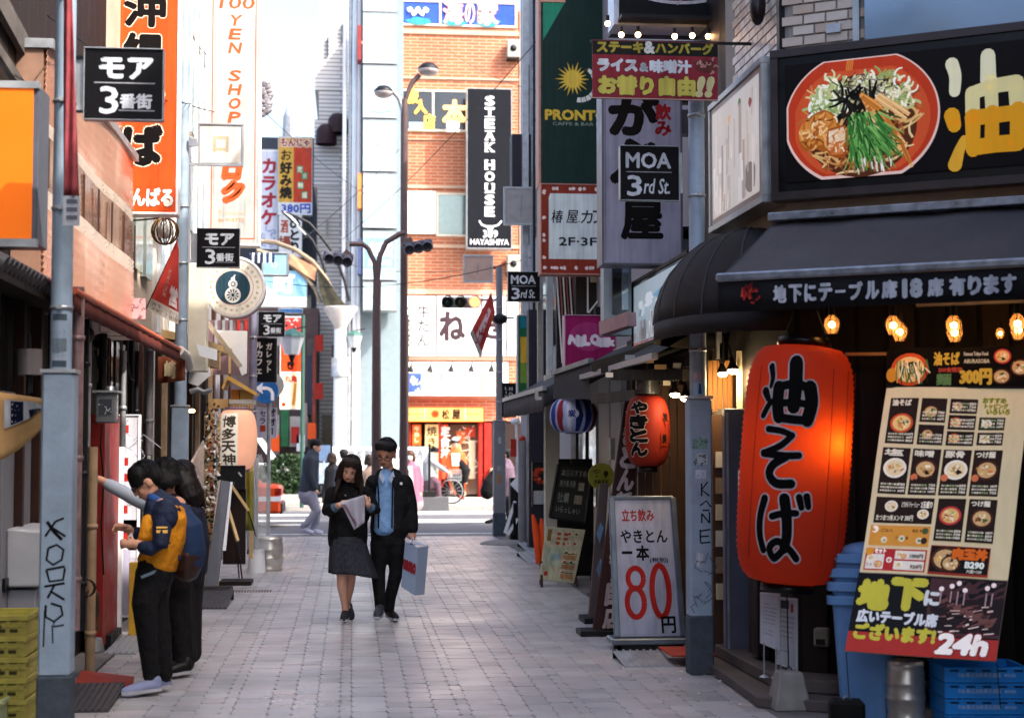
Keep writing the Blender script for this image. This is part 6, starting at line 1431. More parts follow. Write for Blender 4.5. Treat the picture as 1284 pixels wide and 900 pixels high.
def cell(x0,y0,x1,y1,style,seed,tx=None,fx=None,bgc=dk):
 L0=pr.lay
 pr.rect(x0,y0,x1,y1,bgc);pr.layer();fx=fx or(x0+1,y0+(y1-y0)*.22,x1-1,y0+(y1-y0)*.8);food(pr,*fx,style,seed)
 pr.maxlen=None
 if tx:pr.text(tx,x0+3,y0+2,x0+(x1-x0)*.75,y0+(y1-y0)*.17,'#d8d0c0',.05)
 for j in range(3):
  yy=y1-3-j*4;rg2=random.Random(seed*9+j);x=x0+3
  while x<x1-12:w_=rg2.uniform(1.5,3);pr.rect(x,yy-2.2,x+w_,yy,rg2.choice(['#d8d0c0','#b8b0a0','#8a9a70','#c8c0a8']));x+=w_+.8
  pr.text(('750','850','680円','100円','780')[(seed+j)%5],x1-10,yy-2.6,x1-2,yy+.2,'#e8e0d0',.03)
 pr.maxlen=14;pr.lay=L0
cell(8,14,44,72,'red',1,'油そば',(8,30,44,62));cell(48,14,80,44,'dark',2,None,(50,20,72,42));cell(48,47,80,72,'dark',3,None,(50,50,70,68))
for i in range(3):cell(84,14+i*20,118,32+i*20,('dark','red','red')[i],4+i,None,(85,15+i*20,102,31+i*20))
for i in range(2):cell(122,36+i*19,154,52+i*19,'white',8+i,None,(123,37+i*19,140,51+i*19),'#2c3420' if i==0 else dk)
for k,(tx,y)in enumerate((('おすすめ',12),('トッピング',19),('いろいろ',26))):pr.maxlen=None;pr.text(tx,124+k*3,y,152+k*3,y+6,'#5c7a34',.06,.06,'#c8a03c');pr.maxlen=14
for i in range(4):cell(7+i*38,77,42+i*38,134,('white','dark','white','dark')[i],12+i,('塩','味噌','豚骨','つけ麺')[i],(8+i*38,86,42+i*38,118));
for i in range(4):pr.disc(12+i*38,112,4.5,'#c86c48');pr.layer()
pr.rect(7,138,80,170,dk);pr.layer();pr.maxlen=None;food(pr,12,140,42,158,'white',20);pr.text('とりから チャーシュー',40,143,62,150,'#e0d8c8',.04);pr.text('2玉盛り',64,142,78,150,'#e8e0d0',.06);food(pr,60,150,76,166,'white',22);pr.text('たつまつ丼メンマ',10,160,44,167,'#e0d8c8',.04);pr.text('380円',46,160,56,167,'#e0d8c8',.03);pr.maxlen=14
cell(85,138,119,190,'pink',24,None,(85,144,119,174));cell(123,138,157,190,'dark',25,'つけ麺',(124,146,157,176))
pr.rect(5,173,80,198,'#c98a38');pr.layer();pr.disc(11,178,4.5,'#f0e0d0');pr.disc(11,177,2.6,'#b03030')
pr.maxlen=None
for j in range(3):pr.text(('ごはん','ライス大盛','味玉 半熟')[j],18+j*20,177+(j%2)*9,34+j*20,181+(j%2)*9,'#5a2c10',.03);pr.disc(24+j*22,191-(j%2)*2,4,'#d8ccb0');pr.disc(24+j*22,191-(j%2)*2,2,'#6a7a40')
pr.disc(74,179,4,'#4a5a38');pr.disc(74,191,4,'#3a2c20');pr.layer()
pr.rect(4,202,80,229,'#a8282a');pr.layer();pr.rect(5.5,209,28,227.5,'#d8d0c8');pr.rect(41,204,78,214.5,'#d8d0c8');pr.rect(41,216.5,78,227.5,'#d8d0c8');pr.layer()
pr.disc(9,206,5,'#d08a28');pr.text('セット',15,202,29,208,'#f0e8e0',.08);pr.disc(34.5,216,3.6,'#e8e0d8');pr.layer();pr.rect(32,215.4,37,216.6,'#a8282a');pr.rect(33.9,213.6,35.1,218.5,'#a8282a')
food(pr,6,209,17,219,'white',30);food(pr,16,216,27,227,'red',31);food(pr,42,204,51,213,'white',32);food(pr,48,207,56,215,'red',33);food(pr,42,217,52,227,'white',34)
pr.text('1000円',60,208,76,213,'#2a2020',.04);pr.text('920円',62,221,76,226,'#2a2020',.04);pr.text('7-9',7,221,14,225,'#5a5050')
pr.maxlen=14;pr.rect(84,196,156,231,'#8c2a1c');pr.layer();pr.rect(85,197,155,228,'#1c100c');pr.layer();pr.maxlen=None;food(pr,84,192,122,232,'dark',40);food(pr,96,204,124,230,'dark',41)
pr.text('肉玉丼',112,199,152,211,'#d06018',.1,.04,'#5a1c08');pr.text('B290',128,214,150,221,'#e0e4dc',.06);pr.text('大盛+120',130,223,148,227,'#d0ccc0',.03);pr.layer()
pr.maxlen=14;pr.rect(0,234,180,306,'#17151c');pr.rect(0,306,180,330,'#a02c28');pr.layer()
pr.rect(90,236,180,304,'#4a2c30');pr.layer();pr.poly([(90,262),(180,256),(180,300),(104,300)],'#2a1c20');pr.layer();pr.maxlen=None
rg=random.Random(31)
for k in range(60):x=rg.uniform(96,163);y=rg.uniform(262,300);pr.stroke([(x,y),(x+rg.uniform(4,14),y-rg.uniform(0,5))],rg.uniform(.8,2.6),rg.choice(['#7a4a48','#c8a8a0','#3c2428','#14101a','#e0c8c0','#5c3434']))
for k,x in enumerate((104,116,124,132,158,165)):pr.disc(x,248-(k%3)*4,3,'#f0dcdc');pr.rect(x-.8,250,x+.8,266,'#a08488')
for k in range(8):pr.poly([(104+k*8,262+k*3),(112+k*9,258+k*3),(114+k*8,262+k*4),(106+k*8,266+k*4)],'#6a4440')
pr.layer()
yl='#b8b03c'
pr.text('地',6,244,40,276,yl,.1);pr.text('下',46,241,84,274,yl,.1);pr.text('に',86,252,102,268,'#c8ccd0',.07)
pr.text('広いテーブル席',8,279,104,294,'#c8ccd4',.07);pr.text('ございます!',8,296,104,314,yl,.08);pr.layer();pr.text('24h',108,302,166,324,'#f0e8e4',.07,.05,'#7a1c1c',shear=.15)
pr.build('menu_print',bn,PRL)  # vinyl banner is no lamp; its print carries an added faint glow
for k in(0,1):
 q=c4[3]if k==0 else c4[2];MB().tube([q,Vector((q.x+.01,q.y-.02,.16))],.003,4).build('guy_cord',black,bn)
MB().bar(c4[0]+Vector((0,0,.005)),c4[1]+Vector((0,0,.005)),.015,.015).build('top_rod',dkmetal,bn)
MB().bar(PF(1060,444,.2),PF(1284,442,.2),.02,.02).build('support_rail',mat('tan_rail','#b08a60',.4,.5),bn)  # rail in one tan metal colour
# ---- near right pole
rp,RX,ra,rc=pole('street_pole','nearest right blue-grey pole with stickers and the word KANE scratched on it',876,11.6,29,21,500,96,polem,ground=0)
def rpr(p):
 z=lambda y:1.67+(558-y)/2000*11.6;u=lambda x:(x-877.5)/2000*11.6
 def rr(x0,y0,x1,y1,c):p.rect(u(x0),z(y1),u(x1),z(y0),c)
 rr(867,550,886,563,'#8aa89c');rr(867,568,886,582,'#b8c4c8');rr(870,589,884,600,'#c4ccd8');p.layer()
 p.scribble(u(868),z(562),u(885),z(551),'#4a6a60',10,.006,2);p.scribble(u(868),z(581),u(885),z(569),'#1c2024',10,.008,3);p.scribble(u(872),z(598),u(882),z(592),'#5a6880',5,.004,3)
 k='#14161a';S=lambda pts:p.stroke([(u(x),z(y))for x,y in pts],.011,k)
 S([(878,606),(878,622)]);S([(886,604),(878,614),(888,622)]);S([(876,634),(884,628),(890,636)]);S([(879,640),(888,640)]);S([(878,656),(878,644)]);S([(878,644),(888,656)]);S([(888,656),(888,642)])
 S([(876,664),(876,680)]);S([(876,666),(889,664)]);S([(876,673),(887,672)]);S([(876,681),(889,680)])
 p.poly([(u(872),z(692)),(u(880),z(694)),(u(878),z(711)),(u(869),z(709))],'#c8ccd4')
 p.scribble(u(866),z(760),u(888),z(700),'#5a6878',12,.006,5)
pole_print(rp,RX,11.6,ra,rpr,'stickers')
st=Print((-1,1,1,0),mapf=lambda x,y,h:Vector((RX+(rc+h)*math.sin(x),11.6-(rc+h)*math.cos(x),y)),base=.001);st.maxlen=.2
zf=lambda y:1.67+(558-y)/2000*11.6
st.rect(-.9,zf(495),.8,zf(478),'#a8c4dc');st.rect(-.9,zf(476),.8,zf(466),'#c8b8c0');st.layer();st.poly([(-.2,zf(493)),(.25,zf(493)),(.1,zf(480)),(-.1,zf(480))],'#1f5ca8');st.scribble(-.8,zf(475),.7,zf(467),'#6a4858',10,.01,3);st.scribble(-.8,zf(465),.8,zf(400),'#5a6470',10,.008,6)
st.build('stickers',rp,PRM)
moa('street_name_sign','large black English street name sign on the near right pole',778,184,851,251,11.8,False,1)
def dst(p):
 p.rect(743,53,900,71,'#2a2a26');p.rect(743,70,900,125,'#8c2c38');p.layer()
 p.text('ステーキ',749,54,806,67,'#b0a040',.06);p.text('&',808,53,820,67,'#d8d8d0',.05);p.text('ハンバーグ',822,54,894,67,'#b0a040',.06)
 p.text('ライス',750,76,798,90,'#d4dae0',.08);p.text('&',802,80,812,90,'#d4dae0',.05);p.text('味噌汁',815,76,866,91,'#d4dae0',.07)
 p.disc(884,82,14,'#6a3430',9,12,.2);p.layer();p.scribble(872,74,897,90,'#c09088',12,1.6,4)
 p.text('お替り自由',751,97,870,119,'#c8bc58',.08,.03,'#3a1c14');p.text('!!',873,97,890,119,'#d8d098',.08,shear=.2);p.rect(743,124,900,125,'#c0b0a0')
sign('steak_rice_banner','wide red banner with yellow and white letters hung across from the right wall',743,52,900,125,11.35,dst,mat('banner_back','#7a2a34',.7),mat('banner_back'),.02,0,cat='banner')
bo=bpy.data.objects['steak_rice_banner'];MB().bar(P(741,52,11.37),P(970,56,11.45),.02,.02).build('rod',dkmetal,bo);MB().bar(P(968,50,11.45),P(972,62,11.45),.03,.06).build('wall_bracket',dkmetal,bo)
def dtop(p):
 p.rect(772,-80,938,26,'#1c1c22');p.disc(850,-18,66,'#c8c0c4',24,40);p.layer();p.disc(850,-20,62,'#5a2830',22,40);p.layer();p.scribble(800,-30,900,-2,'#b8a8a0',16,3,2)
sign('bowl_light_box','black light box with steel frame showing the bottom of a bowl at the top edge',776,-80,936,27,13.2,dtop,black,mat('frame_silver','#a8b0bc',.35,.6),.3,.045)
t=thing('black_canopy_box','black canopy box carrying a row of warm bulbs under the bowl light box','canopy',P(850,36,13.3));a=P(772,26,13.3);b=P(925,37,13.3);MB().box(a.x,b.x,13.0,13.7,b.z,a.z-.02).build('box',black,t)
for i,(x,y,on)in enumerate(((762,30,1),(779,44,1),(800,44,1),(846,46,1),(868,45,1),(888,46,1),(909,44,0))):
 c=P(x,y,13.05);q=thing('festoon_bulb',('warm bulb highest and leftmost, beside the grey wall','warm bulb first from the left above the red banner','warm bulb second from the left above the red banner','warm bulb in the middle above the red banner','large warm bulb right of the middle above the red banner','warm bulb before the unlit one above the red banner','unlit white bulb at the right end of the row')[i],'bulb',c,'festoon bulbs above the red banner')
 MB().sph(c,.024,12,8).build('glass',mat('festoon_glow','#ffd0a0',.3,0,0,emis=7,ecol='#ffc080')if on else mat('unlit_bulb','#d8d4d0',.1),q);MB().cyl(c+Vector((0,0,.02)),c+Vector((0,0,.07)),.014,n=8).build('socket',black,q)
def dka(p):
 k='#1a1418'
 p.rect(757,122,853,330,'#a8a6b8');p.rect(758,122,760,328,'#8a889a');p.layer()
 p.text('が',766,122,824,168,k,.07);p.text('ぶ',768,178,822,232,k,.07);p.text('屋',780,254,829,299,k,.045);p.text('飲',822,131,841,150,'#b02a30',.05);p.text('み',822,153,841,170,'#b02a30',.05)
sign('white_brush_sign','tall lilac white sign with three bold black brush characters behind the MOA plate',757,60,853,330,14.6,dka,mat('lilac_acrylic','#a8a6b8',.45),mat('frame_grey','#6c6a74',.4,.4),.3,.02,brackets=((853,140,868,170),(853,290,868,315)))
def dpr(p):
 p.rect(680,-40,757,231,'#1f3a34');p.layer();p.poly([(681,5),(708,5),(681,52)],'#2c8c6c');p.rect(678,-40,709,4,'#c89880');p.layer()
 gy='#d8b43c';c=(718,100)
 for i in range(20):a=i*2*math.pi/20;r=23 if i%2==0 else 19;p.poly([(c[0]+10*math.cos(a-.16),c[1]+10*math.sin(a-.16)),(c[0]+r*math.cos(a),c[1]+r*math.sin(a)),(c[0]+10*math.cos(a+.16),c[1]+10*math.sin(a+.16))],gy)
 p.disc(*c,11,'#e0bc48');p.layer();p.ring(727,106,17,23,'#e0e0d4',24,-60,100);p.layer();p.ring(724,104,14.5,19,'#1f3a34',24,-60,110);p.layer();p.disc(*c,11,'#e0bc48')
 for i in range(8):a=R(-40+i*18);p.stroke([(727+16*math.cos(a),106+16*math.sin(a)),(727+23*math.cos(a),106+23*math.sin(a))],.8,'#1f3a34')
 p.text('PRONTO',684,139,761,151,gy,.05)
 for x0,x1 in((684,692),(695,703)):pass
 p.text('CAFFE & BAR INN',693,154,762,158,'#8a9a8c',.01)
sign('dark_green_bar_sign','tall dark green bar sign with golden sun and crescent',678,-40,757,231,21.0,dpr,mat('dark_green_panel','#1f3a34',.3),mat('terracotta_frame','#a87868',.5),.3,.03)
def dcf(p):
 p.rect(679,232,757,343,'#8c3424');rgc=random.Random(2)
 for k in range(44):
  e=k%4;x,y=((679+rgc.uniform(2,76),237),(679+rgc.uniform(2,76),336),(682,rgc.uniform(240,335)),(755,rgc.uniform(240,335)))[e]
  p.disc(x,y,2.4,'#ead8d0',n=6,jit=.3)
 p.layer();p.poly([(690,243),(752,243),(752,325),(688,325),(688,248)],'#d4dedc');p.layer()
 for ch,x0 in(('椿',691),('屋',710),('カ',728),('フ',742)):p.text(ch,x0,264,x0+14,280,'#26282a',.015,shear=.1)
 p.disc(726,278,.8,'#26282a');p.text('2F·3F',701,298,748,308,'#2a2c30',.03)
sign('cafe_sign','white cafe sign bordered in red with small white blossoms, below the green sign',679,232,757,343,20.9,dcf,mat('red_brown_panel','#8c3424',.5),mat('terracotta_frame'),.28,.015)
def sqf(label,x0,y0,x1,y1,Y,c):
 t=thing('blank_box_frame',label,'sign',P((x0+x1)/2,y1,Y),'blank square plates in silver frames');cs=rectc(x0,y0,x1,y1,Y);board(t,cs,.05,c,galv,.035)
 q=Print((x0,y0,x1,y1),cs);q.stroke([((x0+x1)/2,y0+8),((x0+x1)/2-1,y1-8)],1,'#8c8c8c');q.build('mark',t,PR);return t
q=sqf('blank grey square plate in a silver frame beside the steak house sign',634,237,674,280,27,mat('dusty_acrylic','#9a9898',.3,0,.1));MB().bar(P(674,258,27.1),P(684,258,27.1),.04,.04).build('arm',galv,q)
q=sqf('blank peach square plate in a silver frame left of the right far pole',583,322,616,352,29.8,mat('peach_acrylic','#c0a090',.3,0,.08));MB().bar(P(616,336,29.9),P(626,336,29.9),.04,.04).build('arm',dkmetal,q)
t=thing('dark_wall_box','dark box on the grey wall right of the steak house sign','box',P(648,240,27.6));a=P(642,168,27.6);b=P(672,236,27.6);MB().box(a.x,b.x,27.6,28.0,b.z,a.z).build('case',mat('violet_black','#2c2834',.5),t)
t=thing('stripe_light_sign','narrow vertical sign striped teal, green and yellow on the right','sign',P(656,520,27));cs=rectc(650,396,663,520,27.0);board(t,cs,.2,mat('deep_green','#1c5a3c',.5),galv,.02)
p=Print((650,396,663,520),cs)
for y0,y1,c in((396,411,'#1c7a8c'),(411,422,'#1f6a44'),(422,455,'#d0a838'),(455,480,'#7a9c3c'),(480,519,'#2a6a34')):p.rect(652.5,y0+.5,662,y1,c)
p.build('stripes',t,PR)
t=thing('black_wall_slab','tall black slab wall behind the grey awning tip','wall',P(672,600,25));a=P(663,388,25.4);MB().box(a.x,3.3,25.4,25.7,0,a.z).build('slab',mat('violet_black'),t)
moa('street_name_sign','smaller black English street name sign near the striped sign',637,341,677,378,22.4,False,1)
t=thing('white_post','white painted slim post between the far MOA sign and the magenta sign','post',(P(689,600,22.6).x,22.6,0));a=P(689,340,22.6)
MB().box(a.x-.045,a.x+.045,22.56,22.65,0,a.z).build('shaft',mat('white_post_paint','#b8bcbc',.5,0,.1),t,bevel=.005);MB().box(a.x-.17,a.x-.12,22.58,22.65,2.6,a.z-.1).build('side_rail',mat('beige_rail','#968f80',.5),t);MB().bar((a.x-.5,22.6,a.z-.35),(a.x,22.6,a.z-.35),.02,.02).build('arm',galv,t)
t=thing('striped_rail_screen','row of leaning thin white and red rods beside the magenta sign','screen',P(703,455,22))
for i in range(7):MB().bar(P(698+i*4,345,21.9),P(700+i*4+5,455,21.9),.018,.018,(0,1,0)).build('rod',(white,mat('rose_rod','#a06058',.5))[i%2],t)
a=P(698,345,22);MB().box(a.x,a.x+.5,22.0,22.1,2.3,a.z).build('backing',dkbrown,t)
t=thing('stair_recess','dark recess with a pale railing above the magenta sign','recess',P(735,395,21.5));a=P(722,343,21.6);b=P(757,395,21.6);MB().box(a.x,b.x,21.6,21.8,b.z,a.z).build('back',mat('recess_brown','#3c3430',.7),t);MB().bar(P(737,345,21.5),P(737,392,21.5),.02,.02,(0,1,0)).build('rail',white,t);MB().bar(P(738,392,21.5),P(757,368,21.5),.02,.02).build('rail',white,t);MB().box(a.x+.2,b.x,21.55,21.59,a.z-.12,a.z-.02).build('light_strip',cream,t)
def dnq(p):
 p.rect(709,396,770,455,'#9c1f5e');p.layer();p.disc(738,422,24,'#ab3a74',18,24);p.layer()
 p.text('N',713,421,723,431,'#efe6ec',.1,shear=.2);p.text('a',723,423,731,433,'#efe6ec',.1);p.text('L',732,421,739,432,'#efe6ec',.1);p.text('Q',741,420,751,433,'#efe6ec',.1);p.text('ua',751,424,763,434,'#efe6ec',.1);p.text('k',763,424,770,433,'#efe6ec',.1)
sign('magenta_sign','magenta square sign with playful white letters above the grey awning',709,396,772,462,18.6,dnq,mat('magenta_panel','#9c1f5e',.4),mat('mauve_edge','#a88898',.4,.3),.2,.012)
t=thing('glass_bay_window','upper glass bay window with a painted blue sky reflection above the yakitori awning','window',P(820,425,12.5))
c4_=[PX(793,348,2.72),PX(862,318,2.72),PX(862,400,2.72),PX(793,424,2.72)]
ya,yb_=c4_[0].y,c4_[1].y;zb_,zt_=2.62,3.22
cs=[Vector((2.72,ya,zt_)),Vector((2.72,yb_,zt_)),Vector((2.72,yb_,zb_)),Vector((2.72,ya,zb_))];board(t,cs,.3,glassb,dkbrown,.03,name='glass')
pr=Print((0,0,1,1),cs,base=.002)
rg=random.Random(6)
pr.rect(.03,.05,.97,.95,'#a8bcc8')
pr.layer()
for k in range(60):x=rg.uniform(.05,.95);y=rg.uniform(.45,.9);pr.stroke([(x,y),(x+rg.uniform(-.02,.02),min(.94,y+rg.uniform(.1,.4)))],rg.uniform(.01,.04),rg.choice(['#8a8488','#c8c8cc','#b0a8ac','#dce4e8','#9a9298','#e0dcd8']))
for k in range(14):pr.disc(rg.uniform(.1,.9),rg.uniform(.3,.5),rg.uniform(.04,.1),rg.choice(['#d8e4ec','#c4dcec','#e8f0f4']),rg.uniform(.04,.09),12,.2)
pr.poly([(.4,.32),(.95,.12),(.96,.3),(.7,.42),(.5,.38)],'#6aa4c8');pr.build('painted_reflection',t,PRL)  # blue sky reflection painted on the pane, faintly glowing
t=thing('grey_corner_window','grey framed window with pink sill below the brush character sign','window',P(775,400,15));a=P(757,333,15.2);b=P(792,420,15.2)
MB().box(a.x,b.x,15.2,15.4,b.z,a.z).build('frame',mat('pale_blue_grey','#9aa6a8',.5),t);MB().box(a.x+.08,b.x-.09,15.17,15.2,b.z+.2,a.z-.02).build('pane',glassd,t);MB().box(a.x+.17,b.x-.04,15.15,15.17,b.z+.24,a.z-.02).build('reflecting_pane',glassb,t);MB().bar(P(757,412,15.1),P(792,400,14.6),.1,.13).build('sill',mat('dusty_pink_sill','#9a7c80',.6),t)
# ---- yakitori awnings
t=thing('grey_awning','long dark grey awning with pale bar over the yakitori stand','awning',(2.5,17,2.4))
cg=mat('grey_canvas','#3c3b40',.8,0,.12,3,.2,160)
MB().grid(lambda u,v:Vector((3.06-.75*v,12.0+5.2*u,2.78-.42*v-.012*math.sin(u*30)*v)),30,5).build('near_canvas',mat('dark_slate_canvas','#26242a',.8,0,.12,3),t,solid=.005)
MB().grid(lambda u,v:Vector((3.08-.98*v,17.3+4.6*u,2.78-.5*v-.012*math.sin(u*30)*v)),30,5).build('far_canvas',cg,t,solid=.005)
MB().grid(lambda u,v:Vector((2.1+.98*u,17.3,2.28-.2*v+.5*u)),8,2).build('end_valance',cg,t,solid=.005)
MB().grid(lambda u,v:Vector((2.1+.004*math.sin(u*50),17.3+4.6*u,2.28-.24*v)),30,2).build('valance',cg,t,solid=.005)
MB().bar((2.31,12.0,2.35),(2.31,17.25,2.35),.05,.05).build('front_bar',alum,t);MB().bar((2.1,17.25,2.29),(2.1,21.9,2.29),.05,.05).build('front_bar',alum,t)
a,b=P(694,468,16.6),P(741,452,15.6)
MB().bar(a,b,.06,.05).build('cross_bar',alum,t);MB().prism([P(695,470,16.55),P(741,455,15.6),P(738,500,15.6),P(694,500,16.55)],(0,.006,0)).build('drop_valance',cg,t)
q=P(743,470,15.5);MB().sph(q,.03).build('red_knob',mat('red_knob','#c0402c',.4),t)
for i in range(6):MB().bar((2.33,12.4+i*.85,2.34),(3.05,12.4+i*.85,2.6),.025,.025).build('awning_arm',dkmetal,t)
q=rectc(671,488,679,500,17.28);pr=Print((671,488,679,500),q);pr.text('L',672,489,678,500,'#c8c4bc',.1);pr.build('lettering',t,PRM)
t=thing('ceiling_clutter','pipes and small white notices under the yakitori awning','fixtures',(2.8,13,2.4))
for i,(x0,y0,x1,y1,Y0,c)in enumerate(((745,460,845,430,14.8,black),(757,462,870,452,14.2,dkmetal),(745,500,800,495,14.6,black),(770,470,860,470,13.6,blackwood))):MB().bar(P(x0,y0,Y0),P(x1,y1,Y0-1.3),.06,.09).build('duct',c,t)
for i,(x,y)in enumerate(((764,470),(790,448),(828,460),(840,470),(850,458),(812,452),(836,480))):MB().obox(P(x,y,13.0),(.03+.01*(i%3),0,0),(0,.01,0),(0,0,.02)).build('notice',(offwhite,galv,tanp)[i%3],t)
MB().box(3.0,3.06,12.0,17.2,2.2,2.8).build('back_board',blackwood,t)
def ballt(p):
 for k in range(7):a=-1.3+k*.42;p.poly([(a,-.9),(a+.2,-.9),(a+.32,0),(a+.2,.9),(a,.9),(a+.12,0)],('#2b3a8c','#8c2c34','#c8ccd8','#26306c')[k%4])
 p.layer();p.disc(-.2,-.1,.3,'#c8ccd4',.3,14);p.layer();p.text('炭',-.35,-.3,-.05,.1,'#2a3a80',.05)
lantern('blue_ball_lantern','round blue and white striped paper lantern under the grey awning tip',P(719,521,16.4),.245,.36,0,mat('pale_blue_paper','#9aa4c4',.7),black,12,ballt,cap=(.35,.04),bulge=0,exp=2.0)
def yk(p):
 k='#120c0c'
 for i,ch in enumerate('やきとん'):p.text(ch,-1.05,-.8+i*.38,-.2,-.46+i*.38,k,.09,.05,'#c8b8ac')
 p.layer();p.poly([(.5,-.4),(.8,-.62),(1.0,-.35),(.7,-.12)],'#8a2a14');p.poly([(.4,.05),(.75,.0),(.78,.4),(.45,.45)],'#8a2a14');p.layer();p.text('炭',.55,-.5,.85,-.25,k,.05);p.text('焼',.48,.1,.72,.35,k,.05)
rdp=mat('deep_red_paper','#7e2012',.75,0,.1,3,spec=.2)
yl_,yc,_=lantern('yakiton_lantern','dark red yakiton paper lantern with black letters under the right awning',P(812,540,13.3),.19,.60,0,rdp,mat('black_lacquer'),22,yk,cap=(.45,.15),bulge=.3,exp=3.2)
MB().cyl(yc+Vector((0,0,.31)),yc+Vector((0,0,.45)),.1,.1,16).build('top_collar',mat('silver_collar','#5a6068',.25,.8),yl_);MB().bar(yc+Vector((0,0,.45)),yc+Vector((0,0,.6)),.01,.01).build('hanging_wire',black,yl_)
def spot(label,px,py,Y,r=.05,glow=18,power=0):
 c=P(px,py,Y);t=thing('spot_lamp',label,'lamp',c,'warm reflector lamps in the right shops');MB().lathe([(.015,.1),(.02,.06),(r,0),(r*1.02,-.01)],c,16,Yv=(0,.8,-.2),Zv=(0,.35,.94)).build('shade',black,t,fixn=False)
 MB().ell(c+Vector((0,-.005,-.012)),(r*.8,0,0),(0,r*.8,0),(0,0,r*.5),14,8).build('bulb',mat('spot_glow','#ffe0b8',.4,0,0,emis=12,ecol='#ffd0a0'),t)
 MB().tube([c+Vector((0,.02,.09)),c+Vector((-.03,.05,.2)),c+Vector((0,.1,.3))],.008).build('arm',black,t)
 if power:
  l=bpy.data.lights.new('spot_light','POINT');l.energy=power;l.color=(1,.7,.35);l.shadow_soft_size=.05;o=bpy.data.objects.new('spot_light',l);COL.objects.link(o);o.parent=t;o.location=(0,-.08,-.1)
spot('left warm lamp beside the yakiton lantern',846,493,13.1,.05,power=1.6);spot('right warm lamp beside the yakiton lantern',860,497,12.9,.06,power=1.6);spot('left round lamp right of the pole',906,467,11.9,.045,power=1.6);spot('right round lamp right of the pole',919,463,11.8,.05,power=1.6)
t=thing('lit_shop_interior','warm lit timber partition and grey sliding door behind the near right pole','shop interior',(2.9,12,0))
MB().box(2.97,3.0,11.9,12.28,0,2.6).build('dark_back',blackwood,t)
for i in range(6):a=P(888+i*6,452,12.15);MB().box(a.x,a.x+.033,12.15,12.18,1.95-(i%2)*.02,a.z).build('lit_slat',mat('warm_plank','#a8743c',.6,0,.2,4,stretch=(5,5,.6)),t)
a=P(893,520,12.0);b=P(920,820,12.0);MB().box(a.x,a.x+.16,12.0,12.05,.1,a.z).build('timber_panel',mat('warm_brown_panel','#5a4030',.6),t)
for i in range(6):MB().box(a.x+.02,a.x+.14,11.97,12.0,.5+i*.2,.62+i*.2).build('shelf_item',(cream,tanp,offwhite)[i%3],t)
a=P(908,512,11.7);b=P(944,815,11.7);MB().box(a.x,b.x,11.7,11.78,.12,a.z).build('sliding_door',mat('grey_blue_door','#62687a',.4,.2,.1),t,bevel=.006);MB().box(a.x+.015,a.x+.03,11.69,11.7,.16,a.z-.03).build('door_stile',galv,t)
MB().box(a.x+.02,b.x-.04,11.72,11.8,.0,.11).build('sill',dkbrown,t)
for i,(x,y0,y1,c)in enumerate(((924,440,520,cream),(932,470,550,galv),(898,405,450,galv),(902,430,455,black))):a=P(x,y0,11.85);b=P(x,y1,11.85);MB().box(a.x,a.x+.04,11.84,11.87,b.z,a.z).build('hanging_strip',c,t)
a=P(948,590,11.2);MB().box(a.x-.05,a.x+.03,11.0,11.25,.2,2.1).build('post',dkbrown,t);a=P(930,625,10.95);MB().obox(a,(.02,0,0),(0,.02,0),(0,0,.2)).build('framed_notice',offwhite,t)
t=thing('red_door_mat','thin red mat on the ground behind the near right pole','mat',(2.7,11.9,0));MB().box(2.42,2.9,11.95,12.5,.077,.088).build('sheet',mat('worn_red_rubber'),t)
ramp('small ribbed grey ramp at the foot of the near right pole',2.06,2.44,11.95,12.5,.06,galv,ribs=7)
# ---- brown slanted yakiton boards & 80 yen stand
def slanted(name,label,q,th,m,draw=None,box=None,pm=None,cat='sign board'):
 pts=[P(*a)for a in q];c=sum(pts,Vector())/4;t=thing(name,label,cat,(c.x,c.y,min(p.z for p in pts)))
 MB().prism(pts,(0,th,0)).build('panel',m,t,bevel=.004)
 if draw:pr=Print(box,pts);draw(pr);pr.build('lettering',t,pm or PRM)
 return t
def d80b(p):
 p.vtext('やきとん',12,2,52,95,'#c8b4a8',.06,0);p.vtext('新宿三丁目店',60,150,92,300,'#b8b4b4',.05)
t=slanted('brown_yakiton_board','dark red brown slanted board lettered in white behind the 80 yen sign',[(784,500,14.4),(806,500,14.4),(780,800,14.0),(742,800,14.0)],.05,mat('red_brown_board','#3c1a14',.6,0,.15),None)
MB().box(P(728,806,13.9).x,P(775,806,13.9).x,13.9,14.2,.0,.05).build('base_plate',black,t,bevel=.005)
pts=[P(784,500,14.35),P(806,500,14.35),P(780,800,13.95),P(742,800,13.95)]
pr=Print((0,0,40,300),pts)
for i,ch in enumerate('やきとん新宿三丁目店'):pr.text(ch,6+i*.8,6+i*28.5,36-i*.2,31+i*28.5,'#b8a8a4',.06)
pr.build('lettering',t,PRM)
t=slanted('grey_brown_side_board','narrow grey brown board edge with blue paper beside the slanted yakiton board',[(752,606,15.2),(763,606,15.2),(752,775,15.0),(738,775,15.0)],.06,mat('grey_brown_board','#564844',.6,0,.15));MB().box(P(733,778,14.9).x,P(756,778,14.9).x,14.9,15.3,0,.05).build('base',black,t)
for y,c in((655,'#6a8aa8'),(700,'#7a98b0')):MB().prism([P(753,y,15.05),P(757,y+6,15.05),P(752,y+26,15.02),P(748,y+14,15.02)],(0,.01,0)).build('blue_paper',mat('blue_paper','#6a8aa8',.7),t)
t=thing('price_stand','silver framed white stand sign reading 80 yen in big red numerals','sign stand',(P(812,815,13.0).x,13.0,0))
B0,B1=2.14,2.70
cz0,cz1=.11,P(0,627,13.0).z
xl=P(768,700,13).x;xr=P(855,700,13).x
pan=[Vector((xl+.01,13.12,cz1)),Vector((xr-.05,13.12,cz1)),Vector((xr,12.98,cz0)),Vector((xl+.03,12.98,cz0))]
